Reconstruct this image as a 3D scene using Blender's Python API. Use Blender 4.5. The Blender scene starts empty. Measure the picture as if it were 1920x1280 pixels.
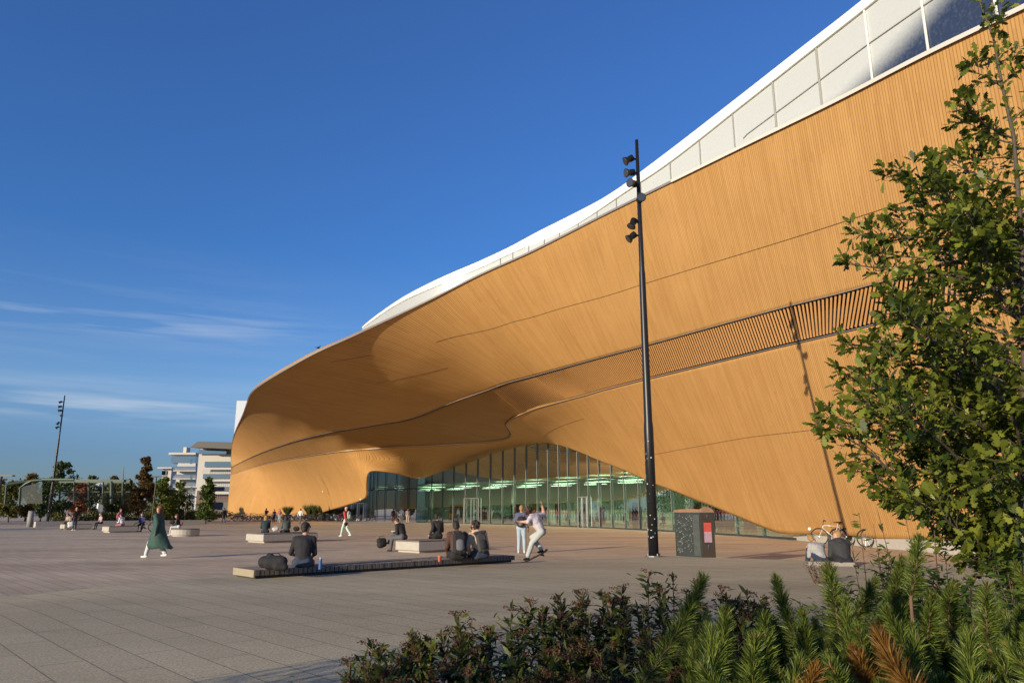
import bpy, bmesh, math, random
import numpy as np
from mathutils import Vector, Matrix
R = math.radians
scene = bpy.context.scene
# ---------------------------------------------------------------- camera
F_PX = 1379.0; PITCH = math.atan(315/1379.0); EYE = 1.62
cam_d = bpy.data.cameras.new('camera'); cam = bpy.data.objects.new('camera', cam_d)
scene.collection.objects.link(cam); scene.camera = cam
cam_d.sensor_width = 36; cam_d.lens = 36*F_PX/1920.0
cam_d.clip_start = 0.1; cam_d.clip_end = 6000
cam.location = (0, 0, EYE); cam.rotation_euler = (math.pi/2+PITCH, 0, 0)
# ---------------------------------------------------------------- sky and sun
AZ = R(41.2); EL = R(12.5)
TO_SUN = Vector((-math.sin(AZ)*math.cos(EL), -math.cos(AZ)*math.cos(EL), math.sin(EL)))
world = bpy.data.worlds.new('World'); scene.world = world; world.use_nodes = True
wn = world.node_tree.nodes; wl = world.node_tree.links
bg = wn['Background']; sky = wn.new('ShaderNodeTexSky'); sky.sky_type = 'NISHITA'
sky.sun_disc = False; sky.sun_elevation = EL; sky.sun_rotation = R(180)+AZ
sky.air_density = 1.0; sky.dust_density = 0.2; sky.ozone_density = 3.0; sky.altitude = 0
bg.inputs['Strength'].default_value = 0.10
def wnode(t, **k):
    n = wn.new(t)
    for a, b in k.items(): setattr(n, a, b)
    return n
wtc = wnode('ShaderNodeTexCoord'); wsep = wnode('ShaderNodeSeparateXYZ'); wl.new(wtc.outputs['Generated'], wsep.inputs[0])
wmap = wnode('ShaderNodeMapping'); wmap.inputs['Scale'].default_value = (1.6, 1.6, 26); wmap.inputs['Rotation'].default_value = (R(-3), R(5), 0)
wl.new(wtc.outputs['Generated'], wmap.inputs[0])
wno = wnode('ShaderNodeTexNoise'); wno.inputs['Scale'].default_value = 2.2; wno.inputs['Detail'].default_value = 7; wno.inputs['Roughness'].default_value = .55
wno.inputs['Distortion'].default_value = .3
wl.new(wmap.outputs[0], wno.inputs['Vector'])
wr = wnode('ShaderNodeValToRGB'); wr.color_ramp.elements[0].position = .42; wr.color_ramp.elements[1].position = .80
wl.new(wno.outputs['Fac'], wr.inputs[0])
# clouds only low over the left of the sky
wz = wnode('ShaderNodeValToRGB'); cr_ = wz.color_ramp; cr_.elements[0].position = .095; cr_.elements[0].color = (0, 0, 0, 1); cr_.elements[1].position = .32; cr_.elements[1].color = (0, 0, 0, 1)
for p_, v_ in ((.118, .9), (.142, .2), (.17, .05), (.2, .1), (.222, .8), (.25, .1)): e_ = cr_.elements.new(p_); e_.color = (v_, v_, v_, 1)
wl.new(wsep.outputs['Z'], wz.inputs[0])
wx = wnode('ShaderNodeMapRange'); wx.inputs['From Min'].default_value = -.18; wx.inputs['From Max'].default_value = -.42
wl.new(wsep.outputs['X'], wx.inputs['Value'])
wm1 = wnode('ShaderNodeMath', operation='MULTIPLY'); wl.new(wz.outputs[0], wm1.inputs[0]); wl.new(wx.outputs[0], wm1.inputs[1])
wm2 = wnode('ShaderNodeMath', operation='MULTIPLY'); wl.new(wm1.outputs[0], wm2.inputs[0]); wl.new(wr.outputs[0], wm2.inputs[1])
wm3 = wnode('ShaderNodeMath', operation='MULTIPLY'); wl.new(wm2.outputs[0], wm3.inputs[0]); wm3.inputs[1].default_value = .85
wmix = wnode('ShaderNodeMixRGB'); wl.new(wm3.outputs[0], wmix.inputs[0])
wgam = wnode('ShaderNodeMixRGB', blend_type='MULTIPLY'); wgam.inputs[0].default_value = 1; 
wgr = wnode('ShaderNodeValToRGB'); wgr.color_ramp.elements[0].position = 0; wgr.color_ramp.elements[0].color = (.36, .47, .76, 1); wgr.color_ramp.elements[1].position = .65; wgr.color_ramp.elements[1].color = (.60, .92, 1.48, 1)
wge = wgr.color_ramp.elements.new(.065); wge.color = (.42, .56, .90, 1)
wge = wgr.color_ramp.elements.new(.15); wge.color = (.75, .90, 1.18, 1)
wge = wgr.color_ramp.elements.new(.33); wge.color = (.47, .82, 1.30, 1)
wl.new(wsep.outputs['Z'], wgr.inputs[0]); wl.new(wgr.outputs[0], wgam.inputs[2])
wl.new(sky.outputs[0], wgam.inputs[1]); wl.new(wgam.outputs[0], wmix.inputs[1]); wmix.inputs[2].default_value = (6.0, 6.3, 6.6, 1)
wl.new(wmix.outputs[0], bg.inputs['Color'])
sun_d = bpy.data.lights.new('sun', 'SUN'); sun_d.energy = 4.6; sun_d.angle = R(.53); sun_d.color = (1, .83, .60)
sun = bpy.data.objects.new('sun', sun_d); scene.collection.objects.link(sun)
sun.rotation_euler = TO_SUN.to_track_quat('Z', 'Y').to_euler()
scene.view_settings.view_transform = 'Standard'; scene.view_settings.look = 'None'
scene.view_settings.exposure = 0.38; scene.view_settings.gamma = 1
scene.cycles.max_bounces = 8; scene.cycles.transparent_max_bounces = 16; scene.cycles.diffuse_bounces = 4
scene.cycles.sample_clamp_indirect = 4

# ---------------------------------------------------------------- picture geometry -> place
CP, SP = math.cos(PITCH), math.sin(PITCH)
def ray(x, y):
    a = (x-960)/F_PX; b = (640-y)/F_PX
    return Vector((a, CP-b*SP, SP+b*CP))
def gp(x, y, z=0.0):
    r = ray(x, y); t = (z-EYE)/r.z
    return Vector((0, 0, EYE))+r*t
def at(x, y, Y):
    r = ray(x, y); return Vector((0, 0, EYE))+r*(Y/r.y)
def interp(pts, x):
    return float(np.interp(x, [p[0] for p in pts], [p[1] for p in pts]))
# ---------------------------------------------------------------- helpers
C = scene.collection
def tag(o, label=None, cat=None, group=None, kind=None):
    if label: o['label'] = label
    if cat: o['category'] = cat
    if group: o['group'] = group
    if kind: o['kind'] = kind
    return o
def empty(name, loc=(0, 0, 0), rz=0.0, label=None, cat=None, group=None):
    o = bpy.data.objects.new(name, None); C.objects.link(o); o.empty_display_size = .2
    o.location = loc; o.rotation_euler = (0, 0, rz); tag(o, label, cat, group); return o
def mk(name, V, Fc, mats, parent=None, smooth=False, mi=None):
    me = bpy.data.meshes.new(name)
    me.from_pydata([tuple(v) for v in V], [], [tuple(f) for f in Fc]); 
    if not isinstance(mats, (list, tuple)): mats = [mats]
    for m in mats: me.materials.append(m)
    if mi is not None: me.polygons.foreach_set('material_index', np.asarray(mi, dtype=np.int32))
    if smooth: me.polygons.foreach_set('use_smooth', np.ones(len(me.polygons), dtype=bool))
    me.update()
    o = bpy.data.objects.new(name, me); C.objects.link(o)
    if parent is not None: o.parent = parent
    return o
def copy_tree(o, parent=None):
    c = o.copy(); C.objects.link(c)
    if parent is not None: c.parent = parent
    for ch in list(o.children): copy_tree(ch, c)
    return c
class MB:
    """collects boxes, bars and tubes for ONE part"""
    def __init__(s): s.V = []; s.F = []; s.M = []
    def add(s, V, Fc, m=0):
        n = len(s.V); s.V += [tuple(v) for v in V]; s.F += [tuple(i+n for i in f) for f in Fc]; s.M += [m]*len(Fc); return s
    def box(s, c, d, rz=0, m=0, taper=1.0):
        cx, cy, cz = c; hx, hy, hz = d[0]/2, d[1]/2, d[2]/2; cr, sr = math.cos(rz), math.sin(rz); V = []
        for z in (-1, 1):
            k = taper if z > 0 else 1.0
            for x, y in ((-1, -1), (1, -1), (1, 1), (-1, 1)):
                X = x*hx*k; Y = y*hy*k; V.append((cx+X*cr-Y*sr, cy+X*sr+Y*cr, cz+z*hz))
        return s.add(V, [(3, 2, 1, 0), (4, 5, 6, 7), (0, 1, 5, 4), (1, 2, 6, 5), (2, 3, 7, 6), (3, 0, 4, 7)], m)
    def tube(s, pts, r, n=8, m=0, cap=True):
        pts = [Vector(p) for p in pts]; rr = r if isinstance(r, (list, tuple)) else [r]*len(pts); V = []; Fc = []
        prev = None
        for i, p in enumerate(pts):
            t = (pts[min(i+1, len(pts)-1)]-pts[max(i-1, 0)]).normalized()
            if prev is None:
                u = t.orthogonal().normalized()
            else:
                u = (prev-t*prev.dot(t)).normalized()
            prev = u; w = t.cross(u)
            for k in range(n):
                a = 2*math.pi*k/n; V.append(p+(u*math.cos(a)+w*math.sin(a))*rr[i])
        for i in range(len(pts)-1):
            for k in range(n):
                k2 = (k+1) % n; Fc.append((i*n+k, i*n+k2, (i+1)*n+k2, (i+1)*n+k))
        if cap:
            Fc.append(tuple(reversed(range(n)))); Fc.append(tuple((len(pts)-1)*n+k for k in range(n)))
        return s.add(V, Fc, m)
    def bar(s, pts, w, h, up=None, m=0):
        """rectangular strip along points; w across (sideways), h along 'up'"""
        pts = [Vector(p) for p in pts]; V = []; Fc = []
        for i, p in enumerate(pts):
            t = (pts[min(i+1, len(pts)-1)]-pts[max(i-1, 0)]).normalized()
            U = Vector(up[i]) if up else Vector((0, 0, 1))
            sd = t.cross(U).normalized(); u = sd.cross(t).normalized()
            for a, b in ((-1, -1), (1, -1), (1, 1), (-1, 1)): V.append(p+sd*a*w/2+u*b*h/2)
        n = 4
        for i in range(len(pts)-1):
            for k in range(n):
                k2 = (k+1) % n; Fc.append((i*n+k, i*n+k2, (i+1)*n+k2, (i+1)*n+k))
        Fc.append((3, 2, 1, 0)); e = (len(pts)-1)*n; Fc.append((e, e+1, e+2, e+3))
        return s.add(V, Fc, m)
    def prism(s, poly, z0, z1, m=0):
        n = len(poly); V = [(x, y, z0) for x, y in poly]+[(x, y, z1) for x, y in poly]
        Fc = [tuple(reversed(range(n))), tuple(range(n, 2*n))]+[(k, (k+1) % n, n+(k+1) % n, n+k) for k in range(n)]
        return s.add(V, Fc, m)
    def quad(s, a, b, c, d, m=0): return s.add([a, b, c, d], [(0, 1, 2, 3)], m)
    def ball(s, c, r, n=10, m=0, sc=(1, 1, 1)):
        V = []; Fc = []; k = n//2
        for i in range(1, k):
            th = math.pi*i/k
            for j in range(n):
                ph = 2*math.pi*j/n; V.append((c[0]+r*sc[0]*math.sin(th)*math.cos(ph), c[1]+r*sc[1]*math.sin(th)*math.sin(ph), c[2]+r*sc[2]*math.cos(th)))
        V.append((c[0], c[1], c[2]+r*sc[2])); V.append((c[0], c[1], c[2]-r*sc[2])); a = len(V)-2
        for i in range(k-2):
            for j in range(n):
                j2 = (j+1) % n; Fc.append((i*n+j, (i+1)*n+j, (i+1)*n+j2, i*n+j2))
        for j in range(n):
            j2 = (j+1) % n; Fc.append((a, j, j2)); Fc.append((a+1, (k-2)*n+j2, (k-2)*n+j))
        return s.add(V, Fc, m)
    def build(s, name, mats, parent=None, smooth=False, bevel=0):
        o = mk(name, s.V, s.F, mats, parent, smooth, s.M)
        if bevel:
            b = o.modifiers.new('b', 'BEVEL'); b.width = bevel; b.segments = 2; b.limit_method = 'ANGLE'
        return o
def shape_between(a, b, *ws):
    return [a+(b-a)*w for w in ws]
# ---------------------------------------------------------------- materials
MC = {}
def mat(name, col, rough=.7, metal=0, var=.12, scale=8, bump=0, bscale=40, spec=.5, col2=None):
    if name in MC: return MC[name]
    m = bpy.data.materials.new(name); m.use_nodes = True; nt = m.node_tree; b = nt.nodes['Principled BSDF']
    b.inputs['Roughness'].default_value = rough; b.inputs['Metallic'].default_value = metal
    b.inputs['Specular IOR Level'].default_value = spec
    tc = nt.nodes.new('ShaderNodeTexCoord'); no = nt.nodes.new('ShaderNodeTexNoise'); no.inputs['Scale'].default_value = scale; no.inputs['Detail'].default_value = 6
    nt.links.new(tc.outputs['Object'], no.inputs['Vector'])
    mx = nt.nodes.new('ShaderNodeMixRGB'); nt.links.new(no.outputs['Fac'], mx.inputs[0])
    c2 = col2 if col2 else [min(1, c*(1+var)) for c in col]
    c1 = col if col2 else [c*(1-var) for c in col]
    mx.inputs[1].default_value = (*c1[:3], 1); mx.inputs[2].default_value = (*c2[:3], 1)
    nt.links.new(mx.outputs[0], b.inputs['Base Color'])
    if bump:
        n2 = nt.nodes.new('ShaderNodeTexNoise'); n2.inputs['Scale'].default_value = bscale; n2.inputs['Detail'].default_value = 5
        nt.links.new(tc.outputs['Object'], n2.inputs['Vector'])
        bp = nt.nodes.new('ShaderNodeBump'); bp.inputs['Strength'].default_value = bump; bp.inputs['Distance'].default_value = .02
        nt.links.new(n2.outputs['Fac'], bp.inputs['Height']); nt.links.new(bp.outputs[0], b.inputs['Normal'])
    MC[name] = m; return m
def leafmat(name, colA, colB, trans=.3, rough=.55):
    """leaf colours vary from leaf to leaf through the face attribute 'rnd'"""
    if name in MC: return MC[name]
    m = bpy.data.materials.new(name); m.use_nodes = True; nt = m.node_tree; b = nt.nodes['Principled BSDF']; out = nt.nodes['Material Output']
    at_ = nt.nodes.new('ShaderNodeAttribute'); at_.attribute_name = 'rnd'
    rp = nt.nodes.new('ShaderNodeValToRGB'); rp.color_ramp.elements[0].color = (*colA, 1); rp.color_ramp.elements[1].color = (*colB, 1)
    nt.links.new(at_.outputs['Fac'], rp.inputs[0]); nt.links.new(rp.outputs[0], b.inputs['Base Color'])
    b.inputs['Roughness'].default_value = rough; b.inputs['Specular IOR Level'].default_value = .35
    tr = nt.nodes.new('ShaderNodeBsdfTranslucent'); nt.links.new(rp.outputs[0], tr.inputs['Color'])
    mx = nt.nodes.new('ShaderNodeMixShader'); mx.inputs[0].default_value = trans
    nt.links.new(b.outputs[0], mx.inputs[1]); nt.links.new(tr.outputs[0], mx.inputs[2]); nt.links.new(mx.outputs[0], out.inputs['Surface'])
    MC[name] = m; return m
def glassmat(name, tint, refl=.35, rough=.0, rtint=(1, 1, 1)):
    if name in MC: return MC[name]
    m = bpy.data.materials.new(name); m.use_nodes = True; nt = m.node_tree; nt.nodes.remove(nt.nodes['Principled BSDF']); out = nt.nodes['Material Output']
    tr = nt.nodes.new('ShaderNodeBsdfTransparent'); tr.inputs[0].default_value = (*tint, 1)
    gl = nt.nodes.new('ShaderNodeBsdfGlossy'); gl.inputs['Roughness'].default_value = rough; gl.inputs['Color'].default_value = (*rtint, 1)
    lw = nt.nodes.new('ShaderNodeLayerWeight'); lw.inputs['Blend'].default_value = .5
    mr = nt.nodes.new('ShaderNodeMapRange'); mr.inputs['To Min'].default_value = refl*.7; mr.inputs['To Max'].default_value = min(1, refl*1.7)
    nt.links.new(lw.outputs['Fresnel'], mr.inputs['Value'])
    mx = nt.nodes.new('ShaderNodeMixShader'); nt.links.new(mr.outputs[0], mx.inputs[0]); nt.links.new(tr.outputs[0], mx.inputs[1]); nt.links.new(gl.outputs[0], mx.inputs[2])
    nt.links.new(mx.outputs[0], out.inputs['Surface']); MC[name] = m; return m
def emis(name, col, s):
    if name in MC: return MC[name]
    m = bpy.data.materials.new(name); m.use_nodes = True; b = m.node_tree.nodes['Principled BSDF']
    b.inputs['Base Color'].default_value = (*col, 1); b.inputs['Emission Color'].default_value = (*col, 1); b.inputs['Emission Strength'].default_value = s
    MC[name] = m; return m
FD = Vector((-.5426, .84, 0)).normalized()       # the facade's long direction
def woodmat(k=1.0, nm='spruce_cladding'):
    m = bpy.data.materials.new(nm); m.use_nodes = True; nt = m.node_tree; N = nt.nodes.new; L = nt.links.new; b = nt.nodes['Principled BSDF']
    geo = N('ShaderNodeNewGeometry'); dot = N('ShaderNodeVectorMath'); dot.operation = 'DOT_PRODUCT'; dot.inputs[1].default_value = FD
    L(geo.outputs['Position'], dot.inputs[0])
    dv = N('ShaderNodeMath'); dv.operation = 'DIVIDE'; dv.inputs[1].default_value = .122; L(dot.outputs['Value'], dv.inputs[0])
    fr = N('ShaderNodeMath'); fr.operation = 'FRACT'; L(dv.outputs[0], fr.inputs[0])
    fl = N('ShaderNodeMath'); fl.operation = 'FLOOR'; L(dv.outputs[0], fl.inputs[0])
    gr = N('ShaderNodeValToRGB'); cr = gr.color_ramp; cr.elements[0].position = .0; cr.elements[0].color = (.50, .47, .44, 1); cr.elements[1].position = .16; cr.elements[1].color = (1, 1, 1, 1)
    e = cr.elements.new(.84); e.color = (1, 1, 1, 1); e = cr.elements.new(1.0); e.color = (.50, .47, .44, 1)
    L(fr.outputs[0], gr.inputs[0])
    wj = N('ShaderNodeTexWhiteNoise'); wj.noise_dimensions = '1D'; L(fl.outputs[0], wj.inputs['W'])
    sx_ = N('ShaderNodeSeparateXYZ'); L(geo.outputs['Position'], sx_.inputs[0]); zd_ = N('ShaderNodeMath'); zd_.operation = 'MULTIPLY_ADD'; zd_.inputs[1].default_value = .42; L(sx_.outputs['Z'], zd_.inputs[0]); L(wj.outputs['Value'], zd_.inputs[2])
    zf_ = N('ShaderNodeMath'); zf_.operation = 'FLOOR'; L(zd_.outputs[0], zf_.inputs[0]); cb_ = N('ShaderNodeCombineXYZ'); L(fl.outputs[0], cb_.inputs[0]); L(zf_.outputs[0], cb_.inputs[1])
    wn_ = N('ShaderNodeTexWhiteNoise'); wn_.noise_dimensions = '2D'; L(cb_.outputs[0], wn_.inputs['Vector'])
    no = N('ShaderNodeTexNoise'); no.inputs['Scale'].default_value = .35; no.inputs['Detail'].default_value = 5; L(geo.outputs['Position'], no.inputs['Vector'])
    no2 = N('ShaderNodeTexNoise'); no2.inputs['Scale'].default_value = 5; no2.inputs['Detail'].default_value = 6
    mp = N('ShaderNodeMapping'); mp.inputs['Scale'].default_value = (3, 3, .6); L(geo.outputs['Position'], mp.inputs[0]); L(mp.outputs[0], no2.inputs['Vector'])
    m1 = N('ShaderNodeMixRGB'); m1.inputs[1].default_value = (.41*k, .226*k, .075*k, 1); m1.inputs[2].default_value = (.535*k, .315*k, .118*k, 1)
    ad = N('ShaderNodeMath'); ad.operation = 'ADD'; L(wn_.outputs['Value'], ad.inputs[0]); L(no2.outputs['Fac'], ad.inputs[1])
    hf = N('ShaderNodeMath'); hf.operation = 'MULTIPLY'; hf.inputs[1].default_value = .5; L(ad.outputs[0], hf.inputs[0]); L(hf.outputs[0], m1.inputs[0])
    m2 = N('ShaderNodeMixRGB'); m2.blend_type = 'MULTIPLY'; m2.inputs[0].default_value = 1; L(m1.outputs[0], m2.inputs[1]); L(gr.outputs[0], m2.inputs[2])
    rp = N('ShaderNodeValToRGB'); rp.color_ramp.elements[0].position = .3; rp.color_ramp.elements[0].color = (.90, .88, .86, 1); rp.color_ramp.elements[1].position = .7; rp.color_ramp.elements[1].color = (1.0, 1.0, 1.0, 1)
    L(no.outputs['Fac'], rp.inputs[0])
    m3 = N('ShaderNodeMixRGB'); m3.blend_type = 'MULTIPLY'; m3.inputs[0].default_value = 1; L(m2.outputs[0], m3.inputs[1]); L(rp.outputs[0], m3.inputs[2])
    L(m3.outputs[0], b.inputs['Base Color']); b.inputs['Roughness'].default_value = .8; b.inputs['Specular IOR Level'].default_value = .15
    bp = N('ShaderNodeBump'); bp.inputs['Strength'].default_value = .35; bp.inputs['Distance'].default_value = .03; L(gr.outputs[0], bp.inputs['Height']); L(bp.outputs[0], b.inputs['Normal'])
    return m
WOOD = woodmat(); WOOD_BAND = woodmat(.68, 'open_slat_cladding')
M_slat = mat('slat_spruce', (.42, .22, .075), .6, var=.15, scale=3)
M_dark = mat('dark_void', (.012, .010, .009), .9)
M_trim = mat('light_metal', (.55, .55, .56), .35, .6, var=.05)
M_white = mat('white_panel', (.80, .80, .77), .35, var=.04, scale=.4)
M_black = mat('black_metal', (.018, .019, .021), .38, .3, var=.2)
M_steel = mat('steel', (.32, .33, .34), .35, .8)
M_conc = mat('pale_concrete', (.40, .375, .325), .8, var=.14, scale=5, bump=.25, bscale=60)
M_glass = glassmat('facade_glass', (.62, .82, .66), .44, 0, (.86, .94, 1.0))
M_winglass = glassmat('dark_window_glass', (.12, .16, .17), .45)
# ================================================================ GROUND
CREST = [(-30, 3), (-8, 14.4), (-5.5, 16.35), (0.15, 20.45), (4.2, 22.75), (5.2, 22.75), (6.3, 22.1), (8.4, 21.0), (14, 17.5), (30, 8)]
def crest(x): return interp(CREST, x)
def sst(t): t = np.clip(t, 0, 1); return t*t*(3-2*t)
def zg(x, y):
    near = sst((np.interp(x, [p[0] for p in CREST], [p[1] for p in CREST])-y)/.30+.5)
    return .27*near*sst((x+11.5)/5.5)
def ground_mat():
    m = bpy.data.materials.new('plaza_paving'); m.use_nodes = True; nt = m.node_tree; N = nt.nodes.new; L = nt.links.new; b = nt.nodes['Principled BSDF']
    geo = N('ShaderNodeNewGeometry'); mp = N('ShaderNodeMapping'); mp.inputs['Rotation'].default_value = (0, 0, R(47)); L(geo.outputs['Position'], mp.inputs[0])
    mp2 = N('ShaderNodeMapping'); mp2.inputs['Rotation'].default_value = (0, 0, R(47)); mp2.inputs['Location'].default_value = (.13, .21, 0); L(geo.outputs['Position'], mp2.inputs[0])
    br = N('ShaderNodeTexBrick'); br.inputs['Scale'].default_value = 1; br.inputs['Brick Width'].default_value = 1.45; br.inputs['Row Height'].default_value = .415
    br.inputs['Mortar Size'].default_value = .008; br.inputs['Mortar Smooth'].default_value = .2; br.inputs['Bias'].default_value = -.2
    br.inputs['Color1'].default_value = (.50, .43, .27, 1); br.inputs['Color2'].default_value = (.56, .485, .305, 1); br.inputs['Mortar'].default_value = (.25, .215, .15, 1)
    L(mp.outputs[0], br.inputs['Vector'])
    bf = N('ShaderNodeTexBrick'); bf.inputs['Scale'].default_value = 1; bf.inputs['Brick Width'].default_value = .9; bf.inputs['Row Height'].default_value = .3
    bf.inputs['Mortar Size'].default_value = .006; bf.inputs['Bias'].default_value = 0
    bf.inputs['Color1'].default_value = (.56, .445, .295, 1); bf.inputs['Color2'].default_value = (.66, .53, .36, 1); bf.inputs['Mortar'].default_value = (.16, .12, .09, 1)
    L(mp2.outputs[0], bf.inputs['Vector'])
    # which paving: near (light grey slabs) on this side of the edge, brown setts beyond
    at_ = N('ShaderNodeAttribute'); at_.attribute_name = 'near'
    mx = N('ShaderNodeMixRGB'); L(at_.outputs['Fac'], mx.inputs[0]); L(bf.outputs['Color'], mx.inputs[1]); L(br.outputs['Color'], mx.inputs[2])
    n1 = N('ShaderNodeTexNoise'); n1.inputs['Scale'].default_value = 45; n1.inputs['Detail'].default_value = 8; n1.inputs['Roughness'].default_value = .8; L(geo.outputs['Position'], n1.inputs['Vector'])
    r1 = N('ShaderNodeValToRGB'); r1.color_ramp.elements[0].position = .33; r1.color_ramp.elements[0].color = (.35, .35, .35, 1); r1.color_ramp.elements[1].position = .66; r1.color_ramp.elements[1].color = (1.35, 1.33, 1.3, 1); L(n1.outputs['Fac'], r1.inputs[0])
    m2 = N('ShaderNodeMixRGB'); m2.blend_type = 'MULTIPLY'; m2.inputs[0].default_value = 1; L(mx.outputs[0], m2.inputs[1]); L(r1.outputs[0], m2.inputs[2])
    # stains and worn streaks
    n2 = N('ShaderNodeTexNoise'); n2.inputs['Scale'].default_value = .22; n2.inputs['Detail'].default_value = 6; n2.inputs['Roughness'].default_value = .6; mp3 = N('ShaderNodeMapping'); mp3.inputs['Rotation'].default_value = (0, 0, R(47)); mp3.inputs['Scale'].default_value = (.5, 1.8, 1); L(geo.outputs['Position'], mp3.inputs[0]); L(mp3.outputs[0], n2.inputs['Vector'])
    r2 = N('ShaderNodeValToRGB'); r2.color_ramp.elements[0].position = .32; r2.color_ramp.elements[0].color = (.74, .72, .70, 1); r2.color_ramp.elements[1].position = .68; r2.color_ramp.elements[1].color = (1.12, 1.12, 1.12, 1); L(n2.outputs['Fac'], r2.inputs[0])
    m3 = N('ShaderNodeMixRGB'); m3.blend_type = 'MULTIPLY'; m3.inputs[0].default_value = 1; L(m2.outputs[0], m3.inputs[1]); L(r2.outputs[0], m3.inputs[2])
    # small droppings / chewing gum
    vo = N('ShaderNodeTexVoronoi'); vo.inputs['Scale'].default_value = 2.2; L(geo.outputs['Position'], vo.inputs['Vector'])
    lt = N('ShaderNodeMath'); lt.operation = 'LESS_THAN'; lt.inputs[1].default_value = .035; L(vo.outputs['Distance'], lt.inputs[0])
    m4 = N('ShaderNodeMixRGB'); m4.inputs[2].default_value = (.62, .6, .56, 1); mu = N('ShaderNodeMath'); mu.operation = 'MULTIPLY'; mu.inputs[1].default_value = .6; L(lt.outputs[0], mu.inputs[0]); L(mu.outputs[0], m4.inputs[0]); L(m3.outputs[0], m4.inputs[1])
    L(m4.outputs[0], b.inputs['Base Color']); b.inputs['Roughness'].default_value = .8; b.inputs['Specular IOR Level'].default_value = .35
    bm_ = N('ShaderNodeMixRGB'); bm_.blend_type = 'MULTIPLY'; bm_.inputs[0].default_value = 1
    bw = N('ShaderNodeMath'); bw.operation = 'SUBTRACT'; bw.inputs[0].default_value = 1; L(br.outputs['Fac'], bw.inputs[1]); L(bw.outputs[0], bm_.inputs[1]); L(r1.outputs[0], bm_.inputs[2])
    bp = N('ShaderNodeBump'); bp.inputs['Strength'].default_value = .45; bp.inputs['Distance'].default_value = .006; L(bm_.outputs[0], bp.inputs['Height']); L(bp.outputs[0], b.inputs['Normal'])
    return m
M_pave = ground_mat()
gxs = np.unique(np.concatenate([np.linspace(-1500, -60, 20), np.linspace(-60, -14, 24), np.linspace(-14, 14, 225), np.linspace(14, 60, 20), np.linspace(60, 1500, 20)]))
gys = np.unique(np.concatenate([np.linspace(-60, 0, 10), np.linspace(0, 11, 23), np.linspace(11, 25, 281), np.linspace(25, 200, 60), np.linspace(200, 4000, 20)]))
GX, GY = np.meshgrid(gxs, gys); GZ = zg(GX, GY)
V = np.stack([GX.ravel(), GY.ravel(), GZ.ravel()], 1); nx = len(gxs); ny = len(gys)
ii, jj = np.meshgrid(np.arange(ny-1), np.arange(nx-1), indexing='ij'); a_ = (ii*nx+jj).ravel()
FQ = np.stack([a_, a_+1, a_+nx+1, a_+nx], 1)
def mknp(name, V, FQ, mats, parent=None, smooth=False, face_rnd=None):
    me = bpy.data.meshes.new(name); k = FQ.shape[1]
    me.vertices.add(len(V)); me.vertices.foreach_set('co', np.ascontiguousarray(V, dtype=np.float32).ravel())
    me.loops.add(FQ.size); me.loops.foreach_set('vertex_index', np.ascontiguousarray(FQ, dtype=np.int32).ravel())
    me.polygons.add(len(FQ)); me.polygons.foreach_set('loop_start', np.arange(0, FQ.size, k, dtype=np.int32)); me.polygons.foreach_set('loop_total', np.full(len(FQ), k, dtype=np.int32))
    if smooth: me.polygons.foreach_set('use_smooth', np.ones(len(FQ), dtype=bool))
    if not isinstance(mats, (list, tuple)): mats = [mats]
    for m in mats: me.materials.append(m)
    me.update(calc_edges=True)
    if face_rnd is not None:
        a = me.attributes.new('rnd', 'FLOAT', 'FACE'); a.data.foreach_set('value', np.asarray(face_rnd, dtype=np.float32))
    o = bpy.data.objects.new(name, me); C.objects.link(o)
    if parent is not None: o.parent = parent
    return o
ground = mknp('plaza_ground', V, FQ, M_pave, smooth=True)
na = ground.data.attributes.new('near', 'FLOAT', 'POINT')
cy_ = np.interp(GX, [p[0] for p in CREST], [p[1] for p in CREST])
na.data.foreach_set('value', sst((cy_-GY)/.12+.5).astype(np.float32).ravel())
tag(ground, kind='structure')
# ================================================================ LIBRARY
W_NX, W_NY, W_X0, W_Y0, W_G = 82, 56, 400, -60, 20
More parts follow.
